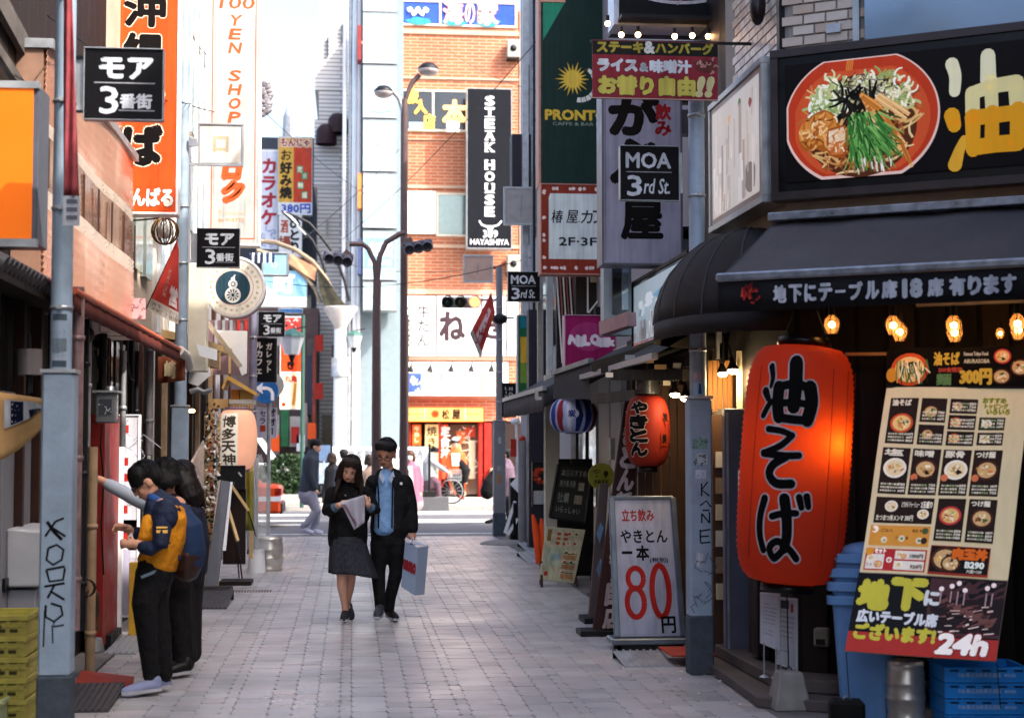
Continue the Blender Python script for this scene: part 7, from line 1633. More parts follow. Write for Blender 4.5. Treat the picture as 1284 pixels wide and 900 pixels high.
fb=mat('silver_stand_frame','#74808c',.35,.6)
MB().prism(pan,(0,.05,0)).build('panel',mat('stand_white','#a8acbc',.45,0,.06),t)
for a,b,w in((pan[0],pan[3],.045),(pan[1],pan[2],.045),(pan[0],pan[1],.03)):MB().bar(a+Vector((0,-.005,0)),b+Vector((0,-.005,0)),w,.03 if w<.04 else.06).build('frame_bar',fb,t,bevel=.005)
MB().box(xl-.02,xr+.04,12.9,13.2,.05,.1).build('base_tray',fb,t,bevel=.01);MB().box(xl+.03,xr-.02,12.93,13.17,.0,.05).build('base_weight',black,t)
for x in(xl+.03,xr-.03):MB().cyl((x,12.93,.03),(x,12.96,.03),.03,n=12).build('wheel',rubber,t)
pr=Print((767,626,855,800),pan)
pr.rect(771,628,851,798,'#b0b4c6');pr.layer()
pr.text('立ち飲み',781,641,826,656,'#a03434',.04);pr.text('やきとん',778,667,843,683,'#17161c',.03);pr.text('一',779,694,793,697,'#17161c',.02);pr.text('本',799,687,816,705,'#17161c',.04);pr.text('(税別)',817,702,842,709,'#17161c',.03)
def oval(cx,cy,rx,ry,w):
 q=[(cx+rx*math.cos(a),cy+ry*math.sin(a))for a in[i*2*math.pi/28 for i in range(29)]];pr.stroke(q,w,'#b3261e')
oval(796,728,10.5,13,6.8);pr.layer();oval(794.5,758,11.5,18,7.2);pr.layer();oval(829,744,11.5,32,7.5);pr.layer()
pr.text('円',828,776,846,796,'#17161c',.03);pr.build('lettering',t,PR)
t=thing('free_round_sign','round olive yellow FREE sign on a thin post before the chalkboard','sign',(P(753,700,17.4).x,17.4,0))
c=P(754,597,17.4);MB().cyl(c,c+Vector((0,.02,0)),.147,n=36).build('disc',mat('olive_yellow','#8f8f30',.5),t);MB().bar(P(752,612,17.45),P(746,775,17.45),.035,.03).build('post',mat('brown_grey_post','#6a5c58',.5),t);MB().box(P(738,0,17.4).x,P(756,0,17.4).x,17.3,17.6,0,.04).build('base',black,t)
pr=Print((-1,-1,1,1),[c+Vector((-.147,0,.147)),c+Vector((.147,0,.147)),c+Vector((.147,0,-.147)),c+Vector((-.147,0,-.147))]);k='#3a3c14'
pr.text('FREE',-.5,.28,.55,.6,k,.03)
for q in range(3):pr.ring(-.35,-.1,.12+q*.12,.17+q*.12,k,10,220,320)
pr.disc(-.35,.0,.07,k,n=10);pr.disc(.35,-.2,.2,k,.26,5);pr.rect(.3,0,.38,.15,k);pr.build('lettering',t,PR)
t=thing('chalkboard','slanted chalkboard with white handwriting and two pinned cards','chalkboard',P(715,655,19.4))
pts=[P(700,582,19.5),P(743,584,19.5),P(733,655,19.3),P(689,648,19.3)];MB().prism(pts,(0,.04,0)).build('slate',mat('slate_board','#33342f',.7,0,.15),t)
for a,b in((0,1),(1,2),(2,3),(3,0)):MB().bar(pts[a]+Vector((0,-.01,0)),pts[b]+Vector((0,-.01,0)),.025,.03).build('frame_bar',black,t)
pr=Print((0,0,44,70),pts)
for i,(tx,y)in enumerate((('本日おすすめ',6),('焼き鳥 刺身',20),('牡蠣',36),('いらっしゃい',54))):pr.text(tx,6,y,(38,26,20,36)[i],y+(9,9,13,8)[i],'#9a9c90',.01)
pr.rect(30,22,37,32,'#b8b0a4');pr.rect(27,38,37,49,'#a89c8c');pr.scribble(31,24,36,30,'#4a4038',5,.8,3);pr.build('chalk_lettering',t,PRM)
MB().bar(P(700,650,19.4),P(700,662,19.4),.03,.03,(0,1,0)).build('easel_leg',dkbrown,t);MB().bar(P(718,575,19.52),P(718,590,19.52),.05,.05).build('top_clip',dkbrown,t)
MB().bar(pts[1]+Vector((0,.05,0)),P(742,728,19.6),.04,.04).build('easel_leg',black,t);MB().box(P(700,0,19.7).x,P(742,0,19.7).x,19.75,19.8,.05,1.5).build('back_panel',black,t)
t=thing('menu_a_board','cream menu board with small dish photos on wooden legs','menu board',(P(703,735,18.9).x,18.9,0))
pts=[P(685,660,19.1),P(734,664,19.1),P(720,731,18.8),P(676,726,18.8)];MB().prism(pts,(0,.03,0)).build('panel',mat('cream_menu_board','#b8b08c',.6,0,.06),t,bevel=.004)
for a in(pts[3],pts[2]):MB().bar(a+Vector((.03,.02,.05)),Vector((a.x+.03,a.y-.02,0)),.03,.03,(0,1,0)).build('leg',midbrown,t)
for a in(pts[3],pts[2]):MB().bar(a+Vector((.04,.1,.2)),Vector((a.x+.06,a.y+.35,0)),.03,.03,(0,1,0)).build('leg',midbrown,t)
pr=Print((0,0,50,68),pts);pr.rect(1,1,49,67,'#c0b898');pr.rect(3,3,8,18,'#8c6438');pr.layer()
for i in range(6):x,y=(18+(i%2)*9,8+(i//2)*6);pr.disc(x,y,3,'#b05030',2.2,9)
for i in range(9):x,y=(31+(i%2)*9,7+(i//2)*12);pr.disc(x,y,3.8,'#e0d4bc',3.2,10);pr.layer();pr.disc(x,y,2.4,('#b85c34','#6a7c3c','#c8a060')[i%3],2,8)
for i in range(3):pr.rect(28,32+i*12,46,33+i*12,'#3a3028');pr.rect(28,34+i*12,46,40+i*12,'#b88858')
pr.rect(4,26,24,50,'#b4bca0');pr.rect(12,34,24,42,'#98b0a8');pr.disc(8,60,3,'#b03828');pr.build('menu_print',t,PRM)
ramp('bright slatted ramp beside the menu board',2.5,3.0,22.4,24.0,.07,galv,ribs=6)
t=thing('orange_umbrella_bags','two furled bright orange banners leaning before the pale column','banners',(P(676,708,22).x,22.0,0))
for x0,x1,y0 in((668,675,645),(679,681,650)):MB().tube([P(x0,y0,22.1),P((x0+x1)/2,y0+15,22.05),P(x1,688,22),P(x1+1,706,22)],[.02,.05,.055,.05],10).build('furled_cloth',mat('vivid_orange_cloth','#e8501a',.7,0,.1),t)
t=thing('pale_column_wall','pale cream wall column left of the chalkboard','wall',(2.9,21.5,0));a=P(684,470,21.2);b=P(702,700,21.2);MB().box(a.x,b.x,21.2,21.4,0,a.z).build('wall',mat('pale_column_render','#b5b0a0',.7,0,.06),t);
t=thing('white_door_panels','white lockers and door panels behind the brown board','door',(2.8,16.5,0))
for y0,y1,c in((17.1,17.7,'#8c9094'),(17.8,18.5,'#c8c8c4'),(18.6,19.4,'#b8b4ac'),(21.4,21.9,'#3a3236')):MB().box(3.03,3.078,y0,y1,.05,2.5).build('panel',mat('door'+c[1:],c,.5,0,.08),t,bevel=.005)
MB().box(3.04,3.078,19.7,21.2,.9,2.1).build('window_pane',glassb,t);MB().box(3.02,3.04,20.4,20.46,.9,2.1).build('mullion',dkbrown,t)
MB().box(2.98,3.03,18.2,18.34,1.5,1.75).build('lock_box',galv,t)
t=thing('yakiton_shop_front','dark timber yakiton shop front under the grey awning','shopfront',(3,15,0));MB().box(2.96,3.07,12.5,17.0,0,2.5).build('wall',mat('warm_dark_timber','#2c1c12',.7,0,.3,4,stretch=(6,6,.6)),t)
for i in range(10):MB().box(2.93,2.958,12.9+i*.4,12.98+i*.4,.05,2.4).build('post',(dkbrown,mat('honey_timber','#7a5a38',.6,0,.2,4,stretch=(5,5,.6)))[i%2],t,bevel=.003)
a=P(800,590,13.8);MB().box(a.x,a.x+.1,13.8,13.83,.7,1.4).build('paper_notice',offwhite,t)
for i in range(7):a=P(800+i*10,545,13.75);MB().box(a.x,a.x+.06,13.75,13.78,.1,2.2).build('lit_board',mat('brown_plank','#4a3220',.6,0,.2,4,stretch=(5,5,.6)),t)  # brown boards with streaked grain
fp_,FX,fa,fcc=pole('street_pole','far right grey pole with square stickers at the alley mouth',626,29.4,15,9,528,335,mat('grey_pole_paint','#7c7d80',.5,.2,.12,5,dirt=.2),group='painted steel street poles')
def fpr(p):
 z=lambda y:1.67+(558-y)/2000*29.4;u=lambda x:(x-626)/2000*29.4
 p.rect(u(622),z(606),u(628),z(594),'#b08868');p.rect(u(623),z(590),u(629),z(584),'#a8a8a4');p.rect(u(624),z(556),u(628),z(548),'#b4b4b4')
pr=Print((-fa,3,fa,0),[Vector((FX-fa,29.4-fa,3)),Vector((FX+fa,29.4-fa,3)),Vector((FX+fa,29.4-fa,0)),Vector((FX-fa,29.4-fa,0))]);fpr(pr);pr.build('stickers',fp_,PRM)
t=thing('red_street_flag','red and white street flag tilted on the far right pole','flag',P(605,450,29))
def ff(u,v):return P(616-27*v+(6+6*v)*u,366+52*v+(-2+34*1*(1-.2*v))*u*1.1+10*u,29.1+.06*math.sin(v*6+u*3))
def ff(u,v):
 tl=(616,366);bl__=(589,418);tr_=(621,392);br_=(602,449)
 x=(tl[0]*(1-v)+bl__[0]*v)*(1-u)+(tr_[0]*(1-v)+br_[0]*v)*u;y=(tl[1]*(1-v)+bl__[1]*v)*(1-u)+(tr_[1]*(1-v)+br_[1]*v)*u
 return P(x,y,29.1+.05*math.sin(v*6+u*3))
MB().grid(ff,8,12).build('cloth',mat('bright_red_cloth'),t,solid=.005)
pr=Print((0,0,1,1),mapf=lambda x,y,h:ff(x,y)+Vector((0,-h-.02,0)),maxlen=.15);pr.rect(.0,.88,1,1,'#b8b0a8');pr.poly([(.35,.2),(.6,.15),(.7,.85),(.3,.85)],'#d8b8b4');pr.layer();pr.scribble(.38,.25,.62,.8,'#a03040',10,.06,2);pr.build('print',t,PRM)
MB().bar(P(624,372,29.2),P(590,420,29.2),.02,.02).build('flag_stick',dkmetal,t)
t=thing('pole_spotlight','small black lamp cluster on the arm of the far right pole','lamp',P(630,400,29.2));MB().ell(P(627,400,29.2),(.14,0,0),(0,.1,0),(0,0,.1)).build('head',dkmetal,t);MB().bar(P(627,398,29.3),P(645,399,29.3),.03,.03).build('arm',dkmetal,t)
def dlv(p):p.rect(630,481,646,522,'#1c1c22');p.vtext('LIVE',632,484,637,505,'#c8c8c4',.03);p.vtext('HOUSE',638,484,643,518,'#c8c8c4',.03)
sign('small_black_banner','small black vertical banner with tiny white letters by the far right pole',630,481,646,522,28.6,dlv,black,dkmetal,.06)
t=thing('grey_utility_post','slim grey post with red cap and a small framed plate on the right','post',(P(655,683,26.8).x,26.8,0));X=P(655,683,26.8).x;MB().cyl((X,26.8,0),(X,26.8,P(0,552,26.8).z),.07,n=12).build('shaft',mat('grey_pole_paint'),t);MB().sph((X,26.8,P(0,550,26.8).z),.06).build('red_cap',redp,t);MB().box(X-.2,X-.1,26.78,26.82,P(0,573,26.8).z,P(0,550,26.8).z).build('red_frame',redp,t)
t=thing('crab_picture_sign','black sign with red seafood picture beside the slim grey post','sign',P(676,633,24.5));cs=rectc(668,580,686,634,24.3);board(t,cs,.06,black,dkmetal,.01);pr=Print((668,580,686,634),cs);
rg=random.Random(9)
for k in range(14):pr.disc(rg.uniform(671,684),rg.uniform(584,606),rg.uniform(2,4),rg.choice(['#b83c24','#d06038','#8a2818']),2.2,8,.3)
pr.rect(669,615,686,632,'#a8a8a8');pr.rect(678,617,681,621,'#3a4038');pr.build('print',t,PR)
t=thing('leaning_white_board','white board corner and folded boards leaning at the right of the alley mouth','board',(P(650,675,27.6).x,27.6,0));MB().prism([P(640,607,27.5),P(654,592,27.5),P(654,622,27.5)],(0,.05,0)).build('white_corner',white,t)
for x0,y0,x1,y1 in((646,628,633,668),(649,650,637,670),(645,630,645,670)):MB().bar(P(x0,y0,27.6),P(x1,y1,27.6),.05,.03,(0,1,0)).build('folded_leg',white if x0!=645 else black,t)
MB().box(P(640,0,27.8).x,P(652,0,27.8).x,27.8,28.1,0,1.1).build('dark_stand',black,t)
t=thing('round_manhole_mat','grey oval concrete foot plate at the right alley mouth','plate',PZ(632,680));c=PZ(633,682);MB().lathe([(0,.07),(.3,.06),(.42,.02),(.42,0)],(c.x,c.y,0),24).build('plate',conc,t)
ramp('grey ramp plate before the slim grey post',2.75,3.1,24.6,26.3,.07,galv,ribs=5)
t=thing('rolled_net_sign','pale cord and lamp head on a thin white pole right of the far pole','lamp',P(650,560,28));MB().bar(P(647,525,28),P(650,640,28),.04,.04,(0,1,0)).build('pole',white,t);MB().ell(P(646,528,28),(.09,0,0),(0,.06,0),(0,0,.06)).build('lamp_head',white,t)
rg=random.Random(14);mb=MB()
for k in range(26):
 c=Vector((2.62-rg.uniform(-.08,.3),10.0+rg.uniform(0,1.7),.006));r=rg.uniform(.006,.018);mb.add([c+Vector((r*math.cos(a)*rg.uniform(.6,1.2),r*math.sin(a)*rg.uniform(.6,1.2),rg.uniform(.0,.012)))for a in(0,1.3,2.6,3.9,5.2)],[(0,1,2,3,4)])
o=mb.build('litter',white);tag(o,'white paper scraps scattered in the gutter by the noodle shop','litter',kind='stuff')
t=thing('drain_grate','reddish slotted drain grate set in the paving near the keg','grate',PZ(318,740));c=PZ(312,741)
for i in range(16):MB().box(c.x-.24+i*.032,c.x-.225+i*.032,c.y-.12,c.y+.12,-.01,.006).build('bar',mat('rusty_grate','#6a4c46',.7,.3),t)
# ================================================================== STREET LAMPS, SIGNALS, WIRES
pm_=mat('bronze_pole_paint','#5d4c4a',.45,.3,.12,5)
t=thing('double_street_lamp','tall bronze street lamp with two glass bowls before the brick building','street lamp',(P(506,660,36).x,30.9,0))
LY=30.9;b=P(506,560,LY);top=P(507,125,LY)
MB().tube([(b.x,LY,0),(b.x,LY,2.5),(top.x,LY,top.z)],[.1,.075,.07],12).build('pole',pm_,t);MB().cyl((b.x,LY,0),(b.x,LY,1.2),.12,.11,12).build('base',pm_,t)
MB().tube([P(507,130,LY),P(511,118,LY),P(516,105,LY),P(526,94,LY)],.05,10).build('arm',pm_,t);MB().tube([P(506,160,LY),P(505,138,LY),P(501,124,LY),P(492,114,LY)],.05,10).build('arm',galv,t)
for x,y,r in((537,88,13),(481,116,12)):
 c=P(x,y,LY);R_=r*LY/2000;MB().ell(c,(R_,0,0),(0,R_,0),(0,0,R_*.62),20,12).build('glass_bowl',mat('ribbed_lamp_bowl','#b4aca8',.15,.1,.2,12),t);MB().lathe([(0,R_*.75),(R_*.6,R_*.62),(R_*1.02,R_*.18),(R_*1.03,R_*.04)],c,20).build('hood',dkmetal,t)
t=thing('signal_pole','shorter forked bronze pole carrying two traffic signals seen from behind','signal pole',(P(472,660,35).x,30.5,0))
LY=30.5;MB().tube([P(472,640,LY),P(472,400,LY),P(473,352,LY)],[.1,.08,.08],12).build('pole',pm_,t);b=P(472,640,LY);MB().cyl((b.x,LY,0),(b.x,LY,P(0,640,LY).z+.3),.12,.1,12).build('base',pm_,t)
MB().tube([P(472,360,LY),P(470,330,LY),P(462,312,LY),P(455,306,LY),P(438,306,LY)],.05,10).build('arm',pm_,t);MB().tube([P(473,352,LY),P(476,322,LY),P(484,304,LY),P(500,294,LY),P(508,292,LY)],.055,10).build('arm',pm_,t)
for q,(x,y,s_)in enumerate(((424,324,-1),(524,309,1))):
 c=P(x,y,LY);hd_=MB()
 MB().obox(c,(.28,0,s_*.05),(0,.1,0),(-s_*.02,0,.1)).build('signal_housing',mat('slate_signal_paint','#4a4a56',.5),t,bevel=.03)
 for k in(-1,0,1):MB().lathe([(.095,0),(.1,.16),(.085,.16)],c+Vector((k*.17,-.1,-.02+k*s_*.03)),12,Yv=(0,0,1),Zv=(0,-1,-.3)).build('visor',mat('slate_signal_paint'),t,fixn=False)
 MB().bar(c+Vector((-.1 if q else.1,0,.12)),c+Vector((-.3 if q else.25,0,.0)),.05,.16).build('bracket',pm_,t)
t=thing('traffic_light','horizontal three lamp traffic light before the white lettered board','traffic light',P(577,390,30.2));LY=30.2
a=P(552,369,LY);b=P(605,388,LY);
a=P(554,372,LY);b=P(602,386,LY);MB().box(a.x,b.x,LY,LY+.16,b.z,a.z).build('housing',mat('pale_signal_case','#b0aca4',.5),t,bevel=.03)
for k,(x,m_)in enumerate(((561,mat('dark_green_lens','#2f4038',.2)),(577,mat('dark_amber_lens','#4c4a38',.2)),(595,mat('lit_red_lens','#f09060',.3,emis=.8)))):
 c=P(x,379,LY-.01);MB().lathe([(0,.02),(.09,.015),(.105,0)],c,20,Yv=(0,0,1),Zv=(0,-1,0)).build('lens',m_,t);MB().lathe([(.11,0),(.115,.18)],c,20,Yv=(0,0,1),Zv=(0,-1,0)).build('visor',mat('dark_visor','#2c2c2c',.5)if k<2 else mat('pale_signal_case'),t,fixn=False)
MB().bar(P(600,376,LY+.1),P(626,376,29.5),.05,.05).build('arm',galv,t)
wm=mat('black_cable','#1c1c1c',.6)
def wire(label,p0,p1,sag,r=.008):
 t=MB();n=16;pts=[]
 for i in range(n+1):u=i/n;q=p0*(1-u)+p1*u;q.z-=sag*4*u*(1-u);pts.append(q)
 t.tube(pts,r,5);solo('overhead_cable',label,'cable',t,wm,'thin overhead cables')
wire('long thin cable crossing from the arch to the right buildings above the MOA signs',P(330,352,34),P(700,312,27),.35);wire('thin cable slanting up past the brick wall to the upper right',P(430,300,40),P(700,20,24),.2);wire('low thin cable in front of the tiled building',P(380,300,32),P(500,188,45),.1)
wire('cable dropping from the top left edge behind the orange sign',P(60,60,9.5),P(240,130,17),.08,.005)
for k,(a,b)in enumerate((((60,20,9.6),(300,140,24)),((250,60,20),(470,250,46)),((640,330,30),(430,330,40)),((700,120,24),(560,60,46)))):
 wire(('thin cable from the first left pole to the 100 yen sign','thin cable from the white left building to the light box column','thin cable from the far right pole to the arch','thin cable from the green bar sign to the brick building')[k],P(*a),P(*b),.2,.006)
t=thing('hanging_ornament','grey flower shaped ornament cluster hanging in the sky beside the 100 yen sign','ornament',P(335,125,26))
rg=random.Random(3)
for k in range(26):c=P(331+rg.uniform(-2,8)*.9,104+k*1.6,26);MB().ell(c,(.07,0,.03),(0,.05,0),(-.02,0,.04),7,5).build('petal',mat('grey_petal','#7c787c',.6,0,.3),t)
t=thing('distant_spire','faint pale spire rising above the dark tower','spire',P(362,172,60));MB().lathe([(.25,0),(.22,1),(.0,1.6)],P(362,180,60),6,smooth=False).build('needle',mat('pale_spire','#b8bcc0',.7),t)
# ================================================================== PEOPLE
def chain_mesh(mb,pts,n=12):
 """pts: list of (Vector, (ra, rb)) - an elliptical tapered limb with rounded ends; ra across 'side', rb the other way"""
 ps=[p for p,r in pts];m=len(ps)
 rr=[(r,r)if not isinstance(r,tuple)else r for p,r in pts]
 rings=[]
 for k in range(m):
  t=(ps[min(k+1,m-1)]-ps[max(k-1,0)]).normalized()
  side=Vector((1,0,0))-t*t.x
  if side.length<.3:side=Vector((0,1,0))-t*t.y
  side.normalize();oth=t.cross(side).normalized();rings.append((ps[k],side,oth,rr[k],t))
 full=[]
 c,sd,ot,r,t=rings[0];rm=min(r)
 for f,h in((.35,.92),(.75,.62)):full.append((c-t*rm*h,sd,ot,(r[0]*f,r[1]*f)))
 for c,sd,ot,r,t in rings:full.append((c,sd,ot,r))
 c,sd,ot,r,t=rings[-1];rm=min(r)
 for f,h in((.75,.62),(.35,.92)):full.append((c+t*rm*h,sd,ot,(r[0]*f,r[1]*f)))
 vs=[]
 for c,sd,ot,r in full:vs+=[c+sd*(r[0]*math.cos(2*math.pi*i/n))+ot*(r[1]*math.sin(2*math.pi*i/n))for i in range(n)]
 K=len(full)
 fs=[(k*n+i,k*n+(i+1)%n,(k+1)*n+(i+1)%n,(k+1)*n+i)for k in range(K-1)for i in range(n)]+[tuple(range(n-1,-1,-1)),tuple(range((K-1)*n,K*n))]
 mb.add(vs,fs,True)
CLOTH=()
def fuse(name,parent,m,chains,ells=(),voxel=.012,smooth=2):
 """overlapping limbs fused to one continuous skin"""
 mb=MB()
 for ch in chains:chain_mesh(mb,ch)
 for c,a,b,d in ells:mb.ell(c,a,b,d,14,10)
 off=WL[parent.name];me=mb.mesh(name+'_src',off)
 bm=bmesh.new();bm.from_mesh(me);bmesh.ops.recalc_face_normals(bm,faces=bm.faces);bm.to_mesh(me);bm.free()
 o=bpy.data.objects.new('tmp',me);COL.objects.link(o)
 r=o.modifiers.new('r','REMESH');r.mode='VOXEL';r.voxel_size=voxel;r.use_smooth_shade=True
 if smooth:s_=o.modifiers.new('s','SMOOTH');s_.factor=.5;s_.iterations=smooth
 dg=bpy.context.evaluated_depsgraph_get();nm=bpy.data.meshes.new_from_object(o.evaluated_get(dg));nm.name=name
 bpy.data.objects.remove(o);bpy.data.meshes.remove(me);nm.materials.clear()
 return link(name,nm,m,parent)
SKIN=mat('skin','#cc9678',.55,0,.06,20);SKIN2=mat('paler_skin','#d8a68c',.55,0,.06,20);HAIRM=mat('black_hair','#140e0d',.6,0,.4,30,.5,90,stretch=(3,3,.4));HAIRB=mat('dark_brown_hair','#2a1911',.55,0,.4,30,.5,90,stretch=(3,3,.4))
LIPS=mat('lips','#8c4a42',.5);EYEM=mat('dark_eye','#14100e',.3)
def hand(w,d,pn,s=1.0,curl=.5,side=1):
 """chains of a hand: w wrist, d pointing direction, pn back-of-hand normal, side +-1 thumb side"""
 d=vec(d).normalized();pn=(vec(pn)-d*d.dot(vec(pn))).normalized();x=d.cross(pn).normalized()*side
 H=[];L=.085*s
 H.append([(w,.024*s),(w+d*L*.55,(.03*s)),(w+d*L,.028*s)])
 for i,(o,ln)in enumerate(((.028,.068),(.010,.076),(-.010,.07),(-.027,.056))):
  b=w+d*L*.92+x*o*s;c1=curl*(1+.12*i)
  d1=(d*math.cos(c1)-pn*math.sin(c1)).normalized();d2=(d*math.cos(c1*2.1)-pn*math.sin(c1*2.1)).normalized();d3=(d*math.cos(c1*2.9)-pn*math.sin(c1*2.9)).normalized()
  p1=b+d1*ln*s*.45;p2=p1+d2*ln*s*.32;p3=p2+d3*ln*s*.25
  H.append([(b,.0098*s),(p1,.0092*s),(p2,.0082*s),(p3,.007*s)])
 tb=w+d*L*.25+x*.024*s;t1=tb+(d*.5+x*.8-pn*.3).normalized()*.034*s;t2=t1+(d*.85+x*.25-pn*.45).normalized()*.032*s
 H.append([(tb,.013*s),(t1,.011*s),(t2,.008*s)])
 return H
def head_parts(c,f,u,s=1.0):
 """ellipsoids and chains of a head around centre c looking along f"""
 f=vec(f).normalized();u=vec(u);u=(u-f*u.dot(f)).normalized();r=f.cross(u).normalized()
 E_=[(c+u*.025*s-f*.008*s,r*.076*s,f*.094*s,u*.098*s),(c-u*.045*s+f*.016*s,r*.060*s,f*.070*s,u*.072*s),(c-u*.088*s+f*.045*s,r*.028*s,f*.026*s,u*.022*s)]
 for q in(-1,1):E_.append((c+r*q*.077*s-u*.012*s-f*.005*s,r*.009*s,f*.018*s,u*.030*s));E_.append((c+r*q*.034*s-u*.03*s+f*.062*s,r*.022*s,f*.016*s,u*.02*s))
 CH=[[(c+u*.012*s+f*.084*s,.007*s),(c-u*.018*s+f*.098*s,.010*s),(c-u*.030*s+f*.094*s,.013*s)]]
 return E_,CH,f,u,r
def face(t,c,f,u,r,s=1.0,eyes=True):
 for q in(-1,1):
  MB().ell(c+r*q*.031*s+u*.006*s+f*.083*s,r*.012*s,f*.005*s,u*.004*s,10,6).build('eye',EYEM,t)
  MB().ell(c+r*q*.032*s+u*.026*s+f*.086*s,r*.016*s,f*.004*s,u*.0028*s,10,6).build('eyebrow',HAIRM,t)
 MB().ell(c-u*.058*s+f*.083*s,r*.022*s,f*.008*s,u*.006*s,12,6).build('mouth',LIPS,t)
def person(label,foot,name='person',cat='person',group=None):return thing(name,label,cat,foot,group)
class PP:
 """points of a figure from picture positions at depth Y, plus a depth offset in metres"""
 def __init__(s,Y):s.Y=Y;s.k=Y/F_PX
 def __call__(s,x,y,d=0.0):return P(x,y,s.Y+d)
 def ch(s,*a):return[(P(q[0],q[1],s.Y+q[2]),q[3]if not isinstance(q[3],tuple)else q[3])for q in a]
def shoe(t,heel,toe,w,h,m,sole=None,nm='shoe'):
 heel=vec(heel);toe=vec(toe);d=(toe-heel).normalized();z=Vector((0,0,1));x=d.cross(z).normalized();L=(toe-heel).length
 fuse(nm,t,m,[[(heel+z*h*.55,w*.42),(heel+d*L*.35+z*h*.5,w*.45),(heel+d*L*.7+z*h*.28,w*.5),(heel+d*L*.95+z*h*.2,w*.42)],[(heel+z*h*.95,w*.4),(heel+z*h*.4,w*.42)]],voxel=.008)
 if sole:MB().prism([heel+x*w*s_*(1 if abs(u)>0 else 1)*q+d*L*u for u,q,s_ in((-.12,.35,1),(.3,.42,1),(.75,.52,1),(1.1,.3,1),(1.1,-.3,1),(.75,-.52,1),(.3,-.42,1),(-.12,-.35,1))],z*.022).build('sole',sole,t)
# ---- the couple -------------------------------------------------------------------------------
Q=PP(15.3)
mm=person('man in black jacket, pale blue shirt and glasses walking beside the woman',(Q(486,776).x,15.3,0))
hc_=Q(484,569,-.03);f_=Vector((-.28,-.9,-.42));E1,C1,hf_,hu,hr=head_parts(hc_,f_,(.05,-.2,1),1.12)
body=C1+[Q.ch((486,582,.03,.052),(487,598,.05,.06)),Q.ch((487,606,.06,(.13,.07)),(488,625,.05,(.15,.1)),(487,660,.03,(.14,.1)),(486,676,.03,(.15,.1))),
 Q.ch((470,604,.04,.055),(464,632,.04,.043),(456,655,-.02,.036)),Q.ch((506,603,.05,.055),(514,636,.05,.043),(518,660,.02,.034)),
 Q.ch((477,678,.03,.08),(475,715,.0,.056),(475,750,-.02,.042),(476,766,-.02,.04)),Q.ch((496,678,.03,.08),(497,715,.05,.056),(488,752,.1,.042),(487,766,.12,.04))]
body+=hand(Q(518,662,.02),(.0,.0,-1),(1,0,0),1.05,.9,-1)
body+=hand(Q(456,645,-.05),(-.6,-.5,.5),(0,-1,.3),1.0,.7,1)
fuse('body',mm,SKIN,body,E1,.0075,1)
face(mm,hc_,hf_,hu,hr,1.12)
jk=mat('black_denim_jacket','#131318',.75,0,.3,12,.9,9,.05)
JK=[Q.ch((470,602,.04,.06),(487,596,.06,.06),(506,602,.05,.06)),Q.ch((487,596,.055,(.14,.085)),(487,606,.06,(.205,.11)),(489,625,.06,(.205,.13)),(490,650,.05,(.19,.13)),(489,664,.04,(.195,.135))),
 Q.ch((508,604,.05,.075),(515,632,.05,.064),(518,654,.03,.052),(518,663,.02,.05)),Q.ch((468,604,.04,.075),(462,630,.04,.062),(456,650,-.01,.05))]
jo=fuse('jacket',mm,jk,JK,(),.011)
shb=mat('pale_blue_shirt','#7fa8d4',.7,0,.12,14,.9,12,.04)
fuse('shirt',mm,shb,[Q.ch((484,594,.0,(.06,.07)),(483,612,-.05,(.085,.05)),(482,640,-.055,(.095,.05)),(482,662,-.06,(.1,.055)),(482,664,-.055,(.105,.06)))],(),.009)
for q in(-1,1):MB().prism([Q(485+q*2,600,-.13),Q(485+q*8,590,-.07),Q(485+q*10,597,-.09),Q(485+q*5,606,-.14)],(0,.012,0)).build('collar',mat('pale_collar','#a8b8cc',.7),mm)
for x0,x1 in((473,475),(493,492)):MB().tube([Q(x0,598,-.10),Q(x1,625,-.13),Q(x1-.5,662,-.13)],.008,5).build('jacket_edge',jk,mm)
MB().obox(Q(503,606,-.085),(.012,0,0),(0,.004,0),(0,0,.012)).build('white_badge',white,mm)
tr_=mat('black_trousers','#121115',.8,0,.25,10,.9,9,.05)
fuse('trousers',mm,tr_,[Q.ch((486,663,.03,(.165,.11)),(486,680,.03,(.16,.11))),Q.ch((477,680,.03,.1),(474,716,.0,.072),(476,748,-.02,.056),(477,764,-.03,.052)),Q.ch((496,680,.03,.1),(497,716,.04,.07),(489,750,.08,.056),(488,764,.1,.05))],(),.011)
shoe(mm,Q(478,765,.02)*1,Q(473,775,-.24),.095,.09,mat('grey_shoe','#3c4048',.5,0,.2,20),mat('pale_sole','#a8a8ac',.6));
for ob in[o for o in mm.children if o.name.startswith('shoe')]:pass
h_=Q(488,766,.12);shoe(mm,Vector((h_.x,h_.y,.03)),Vector((h_.x+.06,h_.y-.22,.02)),.09,.08,mat('black_shoe','#17171b',.5),mat('pale_sole'))
